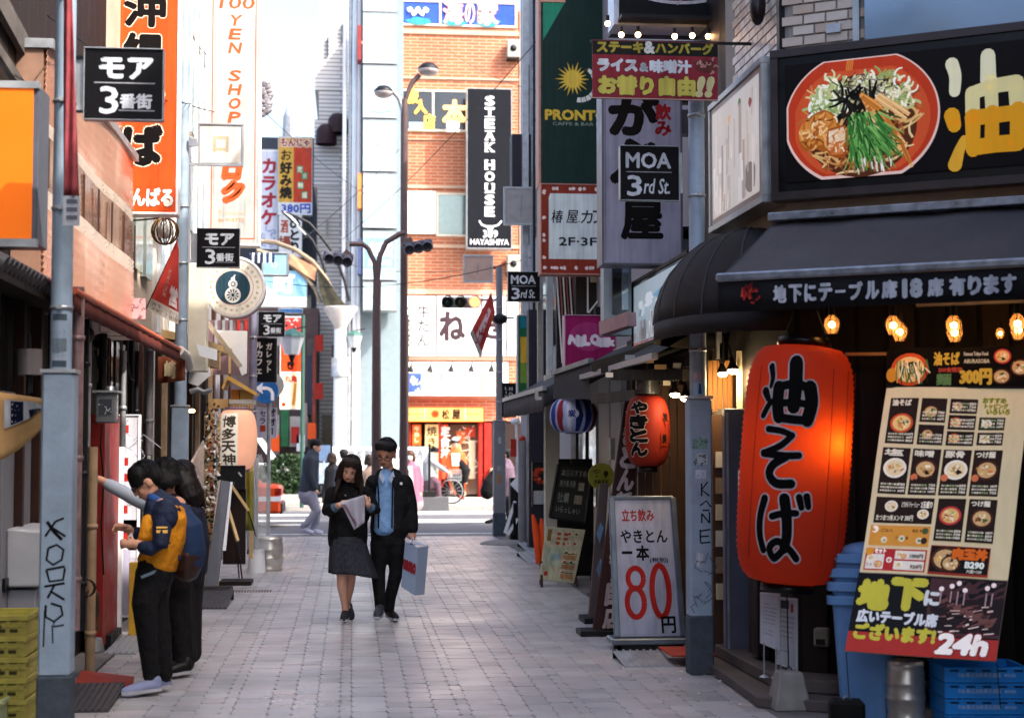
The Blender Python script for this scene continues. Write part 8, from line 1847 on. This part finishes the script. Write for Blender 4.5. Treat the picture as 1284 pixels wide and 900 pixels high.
def hair_cap(t,c,f,u,r,s,m,length=.0,fringe=.0,seed=1,back=.0,name='hair',long_pts=None,vox=.009,extra=()):
 E_=[(c+u*.052*s-f*.034*s,r*.086*s,f*.090*s,u*.086*s),(c+u*.02*s-f*.055*s,r*.082*s,f*.062*s,u*.09*s)]
 rg=random.Random(seed);CH=[]
 for k in range(20):
  a=-1.5+3.0*k/19
  b=c+u*(.095+.02*math.cos(a))*s+f*.035*math.cos(a)*s+r*math.sin(a)*.06*s
  e=c+u*(.062-fringe+rg.uniform(-.01,.01)-.02*abs(math.sin(a)))*s+f*.088*math.cos(a*.8)*s+r*math.sin(a)*.086*s
  CH.append([(b,.026*s),((b+e)/2+(b-c).normalized()*.012,.02*s),(e,.009*s)])
 if length:
  for k in range(26):
   a=1.15+(2*math.pi-2.3)*k/25;o=f*math.cos(a)*.075*s+r*math.sin(a)*.088*s
   CH.append([(c+o*.9+u*.05*s,.03*s),(c+o*1.08-u*.04*s,.03*s),(c+o*1.1-u*(.04+length*.6)*s+r*rg.uniform(-.01,.01),.026*s),(c+o*.95-u*(.04+length+rg.uniform(-.03,.03))*s,.012*s)])
 ho=fuse(name,t,m,CH+list(extra),E_,vox,1)
 if s>.9 and vox<.01:
  g=MB()
  for k in range(230):
   a=rg.uniform(-3.14,3.14);e_=rg.uniform(.1,1.45);q=lambda e2,a2,k2:c+u*.052*s-f*.022*s+(r*.09*math.sin(a2)*math.cos(e2)+f*.1*math.cos(a2)*math.cos(e2)+u*.091*math.sin(e2))*s*k2
   if abs(a)<1.1 and e_<.55:e_+=.55
   g.tube([q(e_+.35,a,1.0),q(e_,a+rg.uniform(-.1,.1),1.03),q(e_-.3,a+rg.uniform(-.2,.2),1.06)],[.002,.0035,.0012],3,False)
  g.build('hair_strands',m,ho,fixn=False)['kind']='stuff'
hair_cap(mm,hc_,hf_,hu,hr,1.07,HAIRM,fringe=-.022,seed=3)
def glasses(t,c,f,u,r,s):
 g=MB()
 for q in(-1,1):
  cc=c+r*q*.034*s+u*.002*s+f*.098*s
  g.tube([cc+r*.026*s*math.cos(a)+u*.02*s*math.sin(a)for a in[i*math.pi/6 for i in range(13)]],.0028,4);g.tube([cc+r*q*.026*s,c+r*q*.08*s+u*.004*s+f*.0*s],.0025,4)
 g.tube([c+r*-.01*s+f*.1*s,c+r*.01*s+f*.1*s],.0025,4);g.build('glasses',EYEM,t)
glasses(mm,hc_,hf_,hu,hr,1.12)
bg_=thing('paper_bag','blue-grey paper shopping bag with red letters hanging from the man\'s hand','bag',Q(520,745,-.02));bg_.location.z=Q(520,745).z;WL[bg_.name]=Vector(bg_.location)
bm_=mat('blue_grey_paper','#9cb0c8',.6,0,.06,6);a,b,c,d=Q(508,680,-.06),Q(524,686,-.22),Q(520,746,-.22),Q(503,735,-.06)
e,g_,=Q(537,684,-.05),Q(532,745,-.05)
MB().add([a,b,c,d],[(0,1,2,3)]).build('broad_side',bm_,bg_,solid=.003,fixn=False);MB().add([b,e,g_,c],[(0,1,2,3)]).build('narrow_side',mat('lighter_blue_paper','#a4b4cc',.6,0,.06,6),bg_,solid=.003,fixn=False)
k1=Q(521,679,.08);MB().add([a,k1,e],[(0,1,2)]).add([d,c,g_,Q(515,738,.08)],[(0,1,2,3)]).add([a,k1,Q(515,738,.08),d],[(0,1,2,3)]).build('back_side',bm_,bg_,solid=.003,fixn=False)
pr=Print((0,0,1,1),[a,b,c,d],base=.004);pr.text('uasao',.05,.38,.95,.56,'#9a3038',.09);pr.build('lettering',bg_,PR)
for p_,q_ in((a*.7+b*.3,a*.3+b*.7),(k1*.7+a*.3,e*.6+k1*.4)):MB().tube([p_,Q(518,671,0)+Vector((0,0,-.01)),q_],.004,5).build('handle',white,bg_)
Q=PP(15.15)
ww=person('woman with long brown hair in black jacket and dark skirt looking at a paper',(Q(434,778).x,15.15,0))
hc_=Q(439,589,-.06);f_=Vector((-.12,-.9,-.42));E1,C1,hf_,hu,hr=head_parts(hc_,f_,(-.28,-.2,1)if False else(.22,-.2,1),.98)
body=C1+[Q.ch((441,600,.02,.042),(440,612,.03,.05)),Q.ch((438,616,.03,(.13,.08)),(437,640,.03,(.11,.09)),(437,665,.03,(.12,.09)),(436,690,.03,(.14,.1))),
Q.ch((416,618,.03,.045),(411,642,.0,.038),(425,633,-.24,.027)),Q.ch((458,618,.03,.045),(470,642,.0,.038),(461,632,-.24,.027)),
Q.ch((427,690,.0,.075),(429,722,-.02,.052),(429,735,-.0,.05),(432,756,.06,.033),(433,764,.08,.034)),Q.ch((443,690,.04,.075),(440,722,.1,.05),(438,738,.16,.046),(435,756,.24,.032),(436,762,.26,.03))]
body+=hand(Q(425,633,-.22),(.7,-.4,.1),(-.2,-1,.5),.85,.6,-1)+hand(Q(462,633,-.22),(-.4,-.3,.8),(.6,-1,0),.85,.7,1)
fuse('body',ww,SKIN2,body,E1,.0075,1);face(ww,hc_,hf_,hu,hr,.98)
wj=mat('black_wool_jacket','#141316',.85,0,.25,14,.9,9,.05)
fuse('jacket',ww,wj,[Q.ch((439,612,.03,(.11,.08)),(438,622,.03,(.19,.11)),(437,645,.02,(.18,.12)),(436,672,.02,(.19,.13)),(436,682,.02,(.185,.13))),
Q.ch((417,618,.03,.07),(411,641,.0,.062),(419,636,-.13,.05)),Q.ch((458,618,.03,.07),(470,641,.0,.062),(465,636,-.13,.05))],(),.011)
for x0,y0,x1,y1 in((419,637,424,634),(466,637,462,635)):MB().cyl(Q(x0,y0,-.17),Q(x1,y1,-.2),.045,.034,12).build('denim_cuff',mat('blue_grey_cuff','#4c6478',.8),ww)
for x,y in((420,620),(433,621)):MB().sph(Q(x,y,-.09),.010).build('button',galv,ww)
def skirt(u,v):
 a=u*2*math.pi;sw=v**1.2
 cx=436+1.5*v+4*v*v;w=.162+.05*sw;fl=1+.07*v*math.sin(a*7);y=672+(46+7*max(0,math.cos(a))*v)*v
 c=Q(cx,y,.02);return c+Vector((w*math.cos(a)*fl*(1.0+.12*v*max(0,math.cos(a))),(.13+.06*v)*math.sin(a)*fl,0))
MB().grid(skirt,48,12).build('skirt',mat('speckled_dark_skirt','#343840',.85,0,.55,40,.3,60),ww,solid=.005)
hair_cap(ww,hc_,hf_,hu,hr,1.0,HAIRB,length=.15,fringe=-.015,seed=5,extra=[Q.ch((430,590,-.02,.03),(425,604,-.06,.028),(421,618,-.1,.02),(418,628,-.1,.008)),Q.ch((449,588,-.02,.03),(453,604,-.05,.028),(453,618,-.07,.02),(452,628,-.07,.008))])
h_=Q(433,766,.12);hs=mat('dark_grey_trainer','#2c2f36',.6);shoe(ww,Vector((h_.x,h_.y,.05)),Vector((h_.x-.01,h_.y-.2,.03)),.085,.08,hs,mat('pale_sole'))
h_=Q(438,764,.34);shoe(ww,Vector((h_.x,h_.y,.07)),Vector((h_.x+.02,h_.y-.2,.03)),.08,.07,hs)
pp_=thing('printed_paper','crumpled white printed paper held open in the woman\'s hands','paper',Q(448,664,-.3))
def ppf(u,v):
 tl,tr2,br_,bl2=(427,629),(458,620),(457,655),(444,664)
 x=(tl[0]*(1-u)+tr2[0]*u)*(1-v)+(bl2[0]*(1-u)+br_[0]*u)*v;y=(tl[1]*(1-u)+tr2[1]*u)*(1-v)+(bl2[1]*(1-u)+br_[1]*u)*v
 return Q(x,y,-.33+.03*math.sin(u*7+v*2)+.08*v)
MB().grid(ppf,12,10).build('sheet',mat('white_paper','#c8c8d4',.7,0,.04),pp_,solid=.002)
pr=Print((0,0,1,1),mapf=lambda x,y,h:ppf(x,y)+Vector((0,-h-.01,0)),maxlen=.1);pr.poly([(.0,.1),(.12,.1),(.3,.9),(.2,.95)],'#9a8c9c');pr.stroke([(.14,.15),(.2,.6),(.4,.9)],.04,'#b06a74');pr.build('print',pp_,PRM)
# ---- the student in yellow and navy ------------------------------------------------------------
Q=PP(11.0)
st_=person('student in yellow and navy jacket bent over a phone at the left shop',(Q(192,862).x,11.0,0))
hc_=Q(183,605,.0);f_=Vector((-.8,-.25,-.55));E1,C1,hf_,hu,hr=head_parts(hc_,f_,(-.35,0,1),1.04)
legs=[Q.ch((196,712,.06,.085),(196,752,.04,.065),(203,800,.06,.05),(207,845,.08,.042)),Q.ch((190,712,-.06,.085),(181,755,-.1,.065),(184,805,-.06,.05),(189,848,-.02,.042))]
body=C1+[Q.ch((193,620,.02,.05),(200,632,.03,.045)),Q.ch((205,640,.02,(.11,.17)),(205,670,.0,(.11,.15)),(196,706,.0,(.11,.14))),Q.ch((205,645,-.14,.05),(200,683,-.22,.038),(176,683,-.2,.033),(168,682,-.2,.03)),Q.ch((205,645,.17,.055),(190,676,.22,.043),(166,668,.12,.033),(160,662,.1,.03))]+legs
body+=hand(Q(170,683,-.2),(-1,.1,.12),(.1,-1,.3),.95,.5,1)+hand(Q(162,662,.08),(-1,-.1,.15),(0,.5,1),.95,.6,-1)
fuse('body',st_,SKIN,body,E1,.008,1);face(st_,hc_,hf_,hu,hr,1.04);hair_cap(st_,hc_,hf_,hu,hr,1.05,HAIRM,fringe=.03,seed=8);glasses(st_,hc_,hf_,hu,hr,1.0)
yel=mat('yellow_jacket_cloth','#d88a14',.7,0,.12,8,.9,10,.05);nav=mat('navy_jacket_cloth','#1b2742',.75,0,.2,10,.9,9,.05);navb=mat('bright_navy_cloth','#28508c',.75,0,.15,8)
fuse('jacket',st_,yel,[Q.ch((212,652,.02,(.135,.21)),(210,672,.0,(.135,.2)),(203,696,.0,(.13,.18)),(198,708,.0,(.13,.165))),Q.ch((194,690,.0,(.13,.16)),(183,700,.0,(.06,.12)))],(),.011)
fuse('navy_yoke',st_,nav,[Q.ch((197,626,.02,(.08,.1)),(203,634,.02,(.115,.17)),(207,644,.02,(.138,.205)),(207,650,.02,(.14,.2))),Q.ch((192,634,-.02,(.06,.11)),(195,650,-.02,(.09,.13))),Q.ch((205,642,.17,.075),(200,655,.19,.065)),Q.ch((207,640,-.12,.08),(209,650,-.16,.08))],(),.011)
fuse('sleeve',st_,nav,[Q.ch((206,642,-.14,.072),(203,662,-.2,.064),(201,684,-.24,.056),(190,688,-.24,.05),(180,686,-.22,.046))],(),.01)
fuse('sleeve',st_,nav,[Q.ch((205,645,.17,.07),(189,678,.22,.056),(172,668,.13,.048))],(),.011)
MB().prism([Q(196,664,-.27),Q(210,664,-.26),Q(210,668,-.265),Q(196,668,-.275)],(0,.01,0)).build('yellow_stripe',mat('pale_yellow_stripe','#d8a850',.7),st_);MB().prism([Q(196,660,-.27),Q(210,660,-.26),Q(210,662,-.265),Q(196,662,-.275)],(0,.01,0)).build('yellow_stripe',mat('pale_yellow_stripe'),st_)
fuse('front_flap',st_,yel,[Q.ch((186,652,-.12,.045),(183,672,-.14,.05),(178,684,-.1,.04))],(),.011)
fuse('collar',st_,navb,[Q.ch((190,624,-.05,.035),(200,630,-.06,.04),(212,640,-.08,.05),(218,652,-.06,.045))],(),.01)
dkt=mat('charcoal_trousers','#18161a',.8,0,.25,10,.9,9,.05)
fuse('trousers',st_,dkt,[Q.ch((197,704,.0,(.13,.165)),(196,720,.0,(.13,.16)))]+[Q.ch((197,718,.06,.11),(196,755,.04,.082),(203,800,.06,.066),(207,846,.08,.054)),Q.ch((191,718,-.06,.115),(181,757,-.1,.086),(185,805,-.06,.066),(190,848,-.02,.056))],(),.012)
MB().prism([Q(176,722,-.22),Q(196,714,-.22),Q(193,719,-.22),Q(178,725,-.22)],(0,.02,0)).build('pocket_cloth',mat('grey_blue_cloth','#6a7c8c',.8),st_)
bsh=mat('lilac_blue_trainer','#8088a8',.6,0,.1,10);h_=Q(196,852,-.04);shoe(st_,Vector((h_.x,h_.y,.03)),Vector((h_.x-.2,h_.y-.09,.02)),.09,.075,bsh,mat('pale_sole'));h_=Q(209,850,.1);shoe(st_,Vector((h_.x,h_.y,.03)),Vector((h_.x-.18,h_.y-.1,.02)),.09,.075,bsh,mat('pale_sole'))
ph=thing('phone','white phone held in the hands of the student','phone',Q(164,680,-.05));MB().prism([Q(160,672,-.15),Q(165,668,-.12),Q(168,678,-.1),Q(162,684,-.13)],(0,.01,.0)).build('case',white,ph)
bp_=thing('backpack','navy backpack with brown leather bottom on the student\'s back','backpack',Q(232,720,.08))
fuse('bag',bp_,mat('navy_backpack_cloth','#1e3558',.7,0,.2,8),[Q.ch((226,640,.1,(.06,.12)),(238,660,.1,(.09,.15)),(240,690,.1,(.10,.15)),(237,705,.1,(.10,.14)))],(),.011)
fuse('leather_bottom',bp_,mat('brown_leather','#3c241c',.45,0,.2,10),[Q.ch((237,694,.1,(.112,.155)),(235,712,.1,(.095,.14)))],(),.011)
MB().tube([Q(218,636,-.14),Q(211,655,-.17),Q(212,680,-.16),Q(224,700,-.05)],.02,8).build('strap',mat('navy_backpack_cloth'),bp_)
# ---- the one with the white sleeve reaching to the wall
Q=PP(11.75)
rc_=person('dark haired person behind the student stretching a white sleeve to the wall',(Q(225,842).x,11.75,0))
hc_=Q(207,600,.0);f_=Vector((-.85,.25,-.4));E1,C1,hf_,hu,hr=head_parts(hc_,f_,(-.2,0,1),1.0)
body=C1+[Q.ch((211,618,.0,.05),(216,630,.0,.038)),Q.ch((219,638,0,(.1,.16)),(220,670,0,(.1,.14)),(220,705,0,(.1,.13))),Q.ch((205,640,-.05,.045),(165,622,-.02,.04),(140,608,.0,.034),(122,600,.0,.028)),Q.ch((222,640,.15,.05),(222,690,.18,.04),(215,720,.12,.03)),
Q.ch((215,705,0,.085),(214,750,0,.062),(222,800,.03,.05),(226,835,.05,.04)),Q.ch((224,705,.0,.085),(226,750,.04,.062),(230,800,.08,.05),(234,832,.1,.04))]
body+=hand(Q(122,600,.0),(-1,0,.35),(.2,-1,.2),1.0,.25,-1)
fuse('body',rc_,SKIN,body,E1,.009,1);face(rc_,hc_,hf_,hu,hr);hair_cap(rc_,hc_,hf_,hu,hr,1.06,HAIRM,length=.03,fringe=.02,seed=14)
ws=mat('grey_white_sleeve','#a8b0bc',.8,0,.08,10);fuse('shirt',rc_,ws,[Q.ch((208,642,-.05,.065),(168,624,-.02,.055),(136,607,.0,.045))],(),.011)
fuse('jacket',rc_,mat('dark_burgundy_coat','#2a1a1e',.85,0,.2),[Q.ch((214,630,0,(.08,.1)),(220,642,0,(.13,.19)),(221,680,0,(.13,.17)),(221,722,0,(.13,.16))),Q.ch((222,640,.15,.07),(222,690,.18,.058),(215,716,.12,.05))],(),.012)
fuse('trousers',rc_,dkt,[Q.ch((219,715,0,(.12,.14)),(219,728,0,(.12,.14))),Q.ch((216,725,0,.1),(215,752,0,.078),(223,800,.03,.066),(227,838,.05,.056)),Q.ch((225,725,.0,.1),(227,752,.04,.078),(231,800,.08,.066),(235,832,.1,.056))],(),.012)
for x in(222,234):h_=Q(x,842,.03);shoe(rc_,Vector((h_.x,h_.y,.03)),Vector((h_.x-.16,h_.y-.1,.02)),.1,.09,mat('black_shoe'),mat('pale_sole')if x>230 else None)
# ---- the long haired one
Q=PP(12.3)
gl=person('person with long dark maroon hair and navy top beside the backpack',(Q(240,825).x,12.3,0))
hc_=Q(228,603,.0);f_=Vector((-.9,.1,-.45));E1,C1,hf_,hu,hr=head_parts(hc_,f_,(-.2,0,1),1.0)
body=C1+[Q.ch((230,620,0,.048),(232,632,0,.038)),Q.ch((234,640,0,(.1,.15)),(236,670,0,(.1,.13)),(234,710,0,(.1,.13))),Q.ch((240,645,-.1,.045),(244,680,-.12,.038),(232,705,-.15,.03)),Q.ch((234,645,.14,.045),(226,680,.14,.038),(215,695,.1,.03)),
Q.ch((230,710,-.04,.08),(229,755,-.03,.06),(234,800,0,.048),(238,822,0,.04)),Q.ch((240,710,.05,.08),(240,755,.06,.06),(242,800,.08,.048),(243,820,.1,.04))]
body+=hand(Q(232,705,-.15),(-.7,0,-.6),(.3,-1,0),.95,.6,1)+hand(Q(215,695,.1),(-1,0,0),(0,-.4,1),.95,.6,-1)
fuse('body',gl,SKIN2,body,E1,.009,1);face(gl,hc_,hf_,hu,hr);hair_cap(gl,hc_,hf_,hu,hr,1.08,mat('maroon_hair','#1e0f10',.4,0,.3,30,.4,80,stretch=(3,3,.4)),length=.16,fringe=.02,seed=11)
fuse('coat',gl,mat('navy_top','#1a2036',.8,0,.2),[Q.ch((232,630,0,(.07,.09)),(236,642,0,(.125,.18)),(240,680,0,(.14,.17)),(238,715,0,(.13,.16))),Q.ch((240,645,-.1,.065),(246,680,-.12,.056),(234,702,-.15,.045)),Q.ch((234,645,.14,.065),(226,680,.14,.056),(218,694,.1,.045))],(),.012)
fuse('trousers',gl,mat('grey_black_trousers','#211f24',.85,0,.2),[Q.ch((236,708,0,(.12,.14)),(236,722,0,(.12,.14))),Q.ch((231,720,-.04,.1),(230,757,-.03,.076),(235,800,0,.062),(239,824,0,.055)),Q.ch((241,720,.05,.1),(241,757,.06,.076),(243,800,.08,.062),(244,820,.1,.055))],(),.012)
for x,dd in((238,0),(244,.1)):h_=Q(x,830,dd);shoe(gl,Vector((h_.x,h_.y,.03)),Vector((h_.x-.12,h_.y-.12,.02)),.1,.09,mat('black_shoe'))
# ---- man in grey jacket walking across
def walker(label,Y,cx,ytop,yfoot,fdir,coat,trous,shoes,hairm,arms,legs,torso,headxy,hs=1.0,hairlen=0.0,vox=.018,group=None,coatlen=0,name='person',skirt=None,fv=None):
 Q=PP(Y);t=person(label,(Q(cx,yfoot).x,Y,P(cx,yfoot,Y).z if P(cx,yfoot,Y).z>.05 else 0),name,group=group)
 hc_=Q(*headxy);E1,C1,hf_,hu,hr=head_parts(hc_,fdir,fv or(0,0,1),hs)
 body=list(C1)+[[(hc_-Vector((0,0,.08)),.05),(Q(*torso[0][:3]),.055)],Q.ch(*[(x,y,d,(r[0]*.8,r[1]*.8))for x,y,d,r in torso])]+[Q.ch(*[(x,y,d,r*.62)for x,y,d,r in a])for a in arms]+[Q.ch(*[(x,y,d,r*.7)for x,y,d,r in l])for l in legs]
 for i,a in enumerate(arms):
  w=Q(*a[-1][:3]);d=w-Q(*a[-2][:3]);body+=hand(w,d,(1 if i else-1,-.3,.2),1.0,.5,1)
 fuse('body',t,SKIN2,body,E1,vox*.6,1);face(t,hc_,hf_,hu,hr,hs);hair_cap(t,hc_,hf_,hu,hr,1.08*hs,hairm,length=hairlen,fringe=.01,seed=int(cx),vox=vox*.7)
 fuse('coat',t,coat,[Q.ch(*torso)]+[Q.ch(*a)for a in arms],(),vox)
 if trous:fuse('trousers',t,trous,[Q.ch((torso[-1][0],torso[-1][1]-2,torso[-1][2],torso[-1][3]),(torso[-1][0],torso[-1][1]+4,0,torso[-1][3]))]+[Q.ch(*l)for l in legs],(),vox)
 for l in legs:
  e=Q(*l[-1][:3]);g=max(.02,WL[t.name].z+.02);fd=Vector((fdir[0],fdir[1],0)).normalized();shoe(t,Vector((e.x,e.y,max(g,e.z-.1))),Vector((e.x,e.y,max(g,e.z-.12)))+fd*.2,.09,.09,shoes)
 return t,Q
walker('man in dark grey jacket and white trousers striding right at the alley mouth',30.2,388,553,668,(.9,-.3,-.05),mat('grey_check_jacket','#3a414e',.8,0,.2,10),mat('white_trousers','#9494a4',.8,0,.08,8),mat('white_trainer','#b8bcd0',.6),HAIRM,
[[(389,575,-.22,.075),(390,595,-.25,.065),(396,612,-.27,.05)],[(390,575,.22,.075),(388,595,.25,.06),(392,611,.2,.05)]],
[[(388,620,-.1,.13),(397,640,-.1,.09),(386,655,-.08,.07),(379,660,-.05,.055)],[(389,620,.1,.13),(397,640,.1,.09),(396,655,.1,.07),(391,664,.08,.055)]],
[(392,570,0,(.12,.14)),(390,576,0,(.16,.25)),(389,595,0,(.16,.22)),(387,612,0,(.18,.21)),(386,618,0,(.18,.2))],(396,560,0),1.05)
# ---- crossing crowd behind the couple
Y=38.5
walker('person with a dark bun and black top seen behind the woman, left of her',Y,417,568,656,(-.5,.8,0),mat('black_top','#17161a',.85),mat('dark_jeans','#22242c',.85),mat('black_shoe'),HAIRB,[[(411,588,0,.07),(409,605,0,.06),(410,618,0,.05)],[(422,588,0,.07),(423,605,0,.06),(423,618,0,.05)]],[[(414,622,0,.11),(413,640,0,.08),(413,652,0,.06)],[(419,622,0,.11),(420,640,0,.08),(420,652,0,.06)]],[(417,584,0,(.12,.09)),(417,590,0,(.2,.12)),(416,605,0,(.19,.12)),(416,618,0,(.19,.13))],(416,575,0),1.0,.05)
walker('person in grey top with short black hair behind the woman\'s head',Y-1.5,430,563,660,(0,1,0),mat('grey_sweater','#3c404a',.85),mat('dark_jeans'),mat('black_shoe'),HAIRM,[[(422,588,0,.08),(420,605,0,.065),(420,618,0,.05)],[(440,588,0,.08),(443,605,0,.065),(443,618,0,.05)]],[[(427,622,0,.12),(426,640,0,.085),(426,655,0,.06)],[(435,622,0,.12),(436,640,0,.085),(436,655,0,.06)]],[(431,582,0,(.13,.1)),(431,588,0,(.24,.13)),(431,605,0,(.22,.13)),(431,618,0,(.21,.13))],(431,571,0),1.02)
walker('short person with black bob hair between the heads of the couple',Y+1,464,568,650,(0,1,0),mat('beige_coat','#7c6a60',.85),mat('dark_jeans'),mat('black_shoe'),HAIRB,[[(456,592,0,.07),(455,608,0,.06),(455,618,0,.05)],[(472,592,0,.07),(474,608,0,.06),(474,618,0,.05)]],[[(461,622,0,.11),(460,640,0,.08),(460,648,0,.06)],[(468,622,0,.11),(468,640,0,.08),(468,648,0,.06)]],[(464,587,0,(.12,.09)),(464,592,0,(.2,.12)),(464,608,0,(.19,.12)),(464,618,0,(.19,.13))],(463,577,0),1.0,.06)
pk=mat('dusty_pink_coat','#84586c',.85,0,.1)
t,Q=walker('woman with brown bob, face mask and open dusty pink coat',39.5,516,562,648,(-.1,-1,-.1),pk,mat('white_skirt','#847c80',.85),mat('black_shoe'),mat('brown_bob_hair','#4a3020',.5,0,.3,30),[[(507,586,0,.075),(505,603,0,.065),(506,616,-.05,.05)],[(524,586,0,.075),(528,603,0,.065),(528,616,-.05,.05)]],[[(511,618,0,.11),(511,632,0,.08),(511,645,0,.055)],[(520,618,0,.11),(520,632,0,.08),(520,645,0,.055)]],[(515,581,0,(.12,.1)),(515,587,0,(.22,.13)),(516,603,0,(.22,.14)),(517,622,0,(.25,.16)),(518,630,0,(.26,.16))],(514,572,0),1.1,.08)
MB().ell(Q(514,574,-.1),(.065,0,0),(0,.05,0),(0,0,.055)).build('face_mask',white,t);MB().prism([Q(511,584,-.14),Q(517,584,-.14),Q(519,620,-.17),Q(510,620,-.17)],(0,.02,0)).build('white_blouse',white,t)
wsh=mat('white_shirt','#94989c',.8,0,.06)
t,Q=walker('cyclist in a white shirt leaning forward on a bicycle beyond the road',42.0,545,560,637,(.9,-.3,-.3),wsh,mat('plum_trousers','#5c4450',.85),mat('black_shoe'),HAIRM,[[(540,577,-.18,.08),(549,583,-.2,.06),(559,590,-.2,.05)],[(541,577,.18,.08),(550,585,.2,.06),(559,591,.15,.05)]],[[(541,600,-.1,.12),(549,606,-.12,.09),(551,624,-.1,.06)],[(541,602,.1,.12),(548,614,.12,.09),(546,630,.1,.06)]],[(541,572,0,(.14,.13)),(539,580,0,(.2,.22)),(539,592,0,(.2,.2)),(540,602,0,(.19,.2))],(545,567,0),1.0)
t,Q=walker('waiter like person in orange apron walking before the yellow fascia shop',43.5,572,549,626,(.2,-1,0),mat('orange_shirt','#d86030',.8),mat('black_jeans','#17171b',.85),mat('red_shoe','#a84030',.6),HAIRM,[[(564,570,0,.08),(562,582,0,.065),(565,594,-.1,.05)],[(580,570,0,.08),(583,582,0,.065),(581,592,-.1,.05)]],[[(570,592,0,.12),(573,608,0,.09),(576,622,0,.06)],[(577,592,0,.12),(578,608,0,.09),(579,622,0,.06)]],[(572,564,0,(.14,.1)),(572,570,0,(.24,.14)),(572,582,0,(.22,.14)),(573,594,0,(.22,.14))],(571,557,0),1.05)
MB().ell(Q(571,551,.0),(.1,0,0),(0,.11,0),(0,0,.07)).build('white_cap',white,t);MB().prism([Q(566,568,-.16),Q(577,568,-.16),Q(576,584,-.17),Q(567,584,-.17)],(0,.02,0)).build('white_bib',mat('cream_bib','#d8c8b4',.8),t);fuse('black_jacket_tied',t,mat('black_top'),[Q.ch((578,580,-.1,.1),(584,590,-.1,.14),(583,602,-.1,.08))],(),.02)
t,Q=walker('person with black bag half hidden behind the far right pole',34.0,636,562,655,(-.9,.1,0),mat('mauve_coat','#6c5868',.85),mat('dark_jeans'),mat('black_shoe'),HAIRM,[[(633,585,-.15,.07),(630,603,-.15,.06),(625,615,-.15,.05)],[(637,585,.15,.07),(637,603,.15,.06),(636,616,.15,.05)]],[[(633,625,0,.12),(627,640,0,.08),(621,652,0,.06)],[(637,625,0,.12),(638,640,0,.08),(639,650,0,.06)]],[(635,580,0,(.12,.1)),(635,586,0,(.17,.2)),(636,605,0,(.19,.2)),(637,622,0,(.2,.19))],(633,570,0),1.05)
tb=thing('shoulder_bag','big black cloth bag slung by the person behind the far right pole','bag',Q(612,622,-.2));fuse('bag',tb,mat('black_top'),[Q.ch((620,592,-.2,.08),(615,605,-.2,.16),(611,617,-.2,.16))],(),.02)
# ---- bicycle
bk=thing('bicycle','city bicycle with a front basket ridden beyond the road','bicycle',(P(553,637,42).x,42,.125));Y=42.0
k=Y/2000;g=.125
def wheelb(cx):
 X=P(cx,600,Y).x;w=MB().tube([(X+.33*math.cos(a),Y,g+.345+.33*math.sin(a))for a in[i*math.pi/14 for i in range(29)]],.02,6).build('wheel',rubber,bk)
 s_=MB()
 for i in range(14):a=i*math.pi/7;s_.bar((X,Y,g+.345),(X+.32*math.cos(a),Y,g+.345+.32*math.sin(a)),.006,.006)
 s_.build('spoke',galv,w);MB().tube([(X+.30*math.cos(a),Y,g+.345+.30*math.sin(a))for a in[i*math.pi/14 for i in range(29)]],.012,5).build('rim',galv,w);return X
xb=wheelb(538);xf=wheelb(566);fm=mat('red_bike_frame','#a83428',.4,.2)
fr=MB();B_=lambda x,z:Vector((x,Y,g+z));xm=(xb+xf)/2-.05
for a,b,r in(((xb,.345),(xm,.3),.016),((xm,.3),(xm-.12,.78),.02),((xm,.3),(xf-.12,.75),.022),((xb,.345),(xm-.08,.62),.014),((xf,.345),(xf-.16,.95),.018)):fr.cyl(B_(*a),B_(*b),r,n=8)
fr.build('frame',fm,bk);MB().tube([B_(xf-.17,.95)+Vector((0,-.25,.03)),B_(xf-.15,.98),B_(xf-.17,.95)+Vector((0,.25,.03))],.014).build('handlebar',galv,bk)
MB().ell(B_(xm-.14,.82),(.13,0,0),(0,.08,0),(0,0,.04)).build('saddle',black,bk)
bsk=MB();x0,x1=xf-.1,xf+.25
for i in range(7):
 x=x0+(x1-x0)*i/6;bsk.bar((x,Y-.15,g+.62),(x,Y-.15,g+.9),.012,.012,(0,1,0)).bar((x,Y+.15,g+.62),(x,Y+.15,g+.9),.012,.012,(0,1,0))
for z in(.62,.71,.8,.9):bsk.bar((x0,Y-.15,g+z),(x1,Y-.15,g+z),.012,.012).bar((x0,Y+.15,g+z),(x1,Y+.15,g+z),.012,.012).bar((x0,Y-.15,g+z),(x0,Y+.15,g+z),.012,.012).bar((x1,Y-.15,g+z),(x1,Y+.15,g+z),.012,.012)
bsk.build('basket',galv,bk)
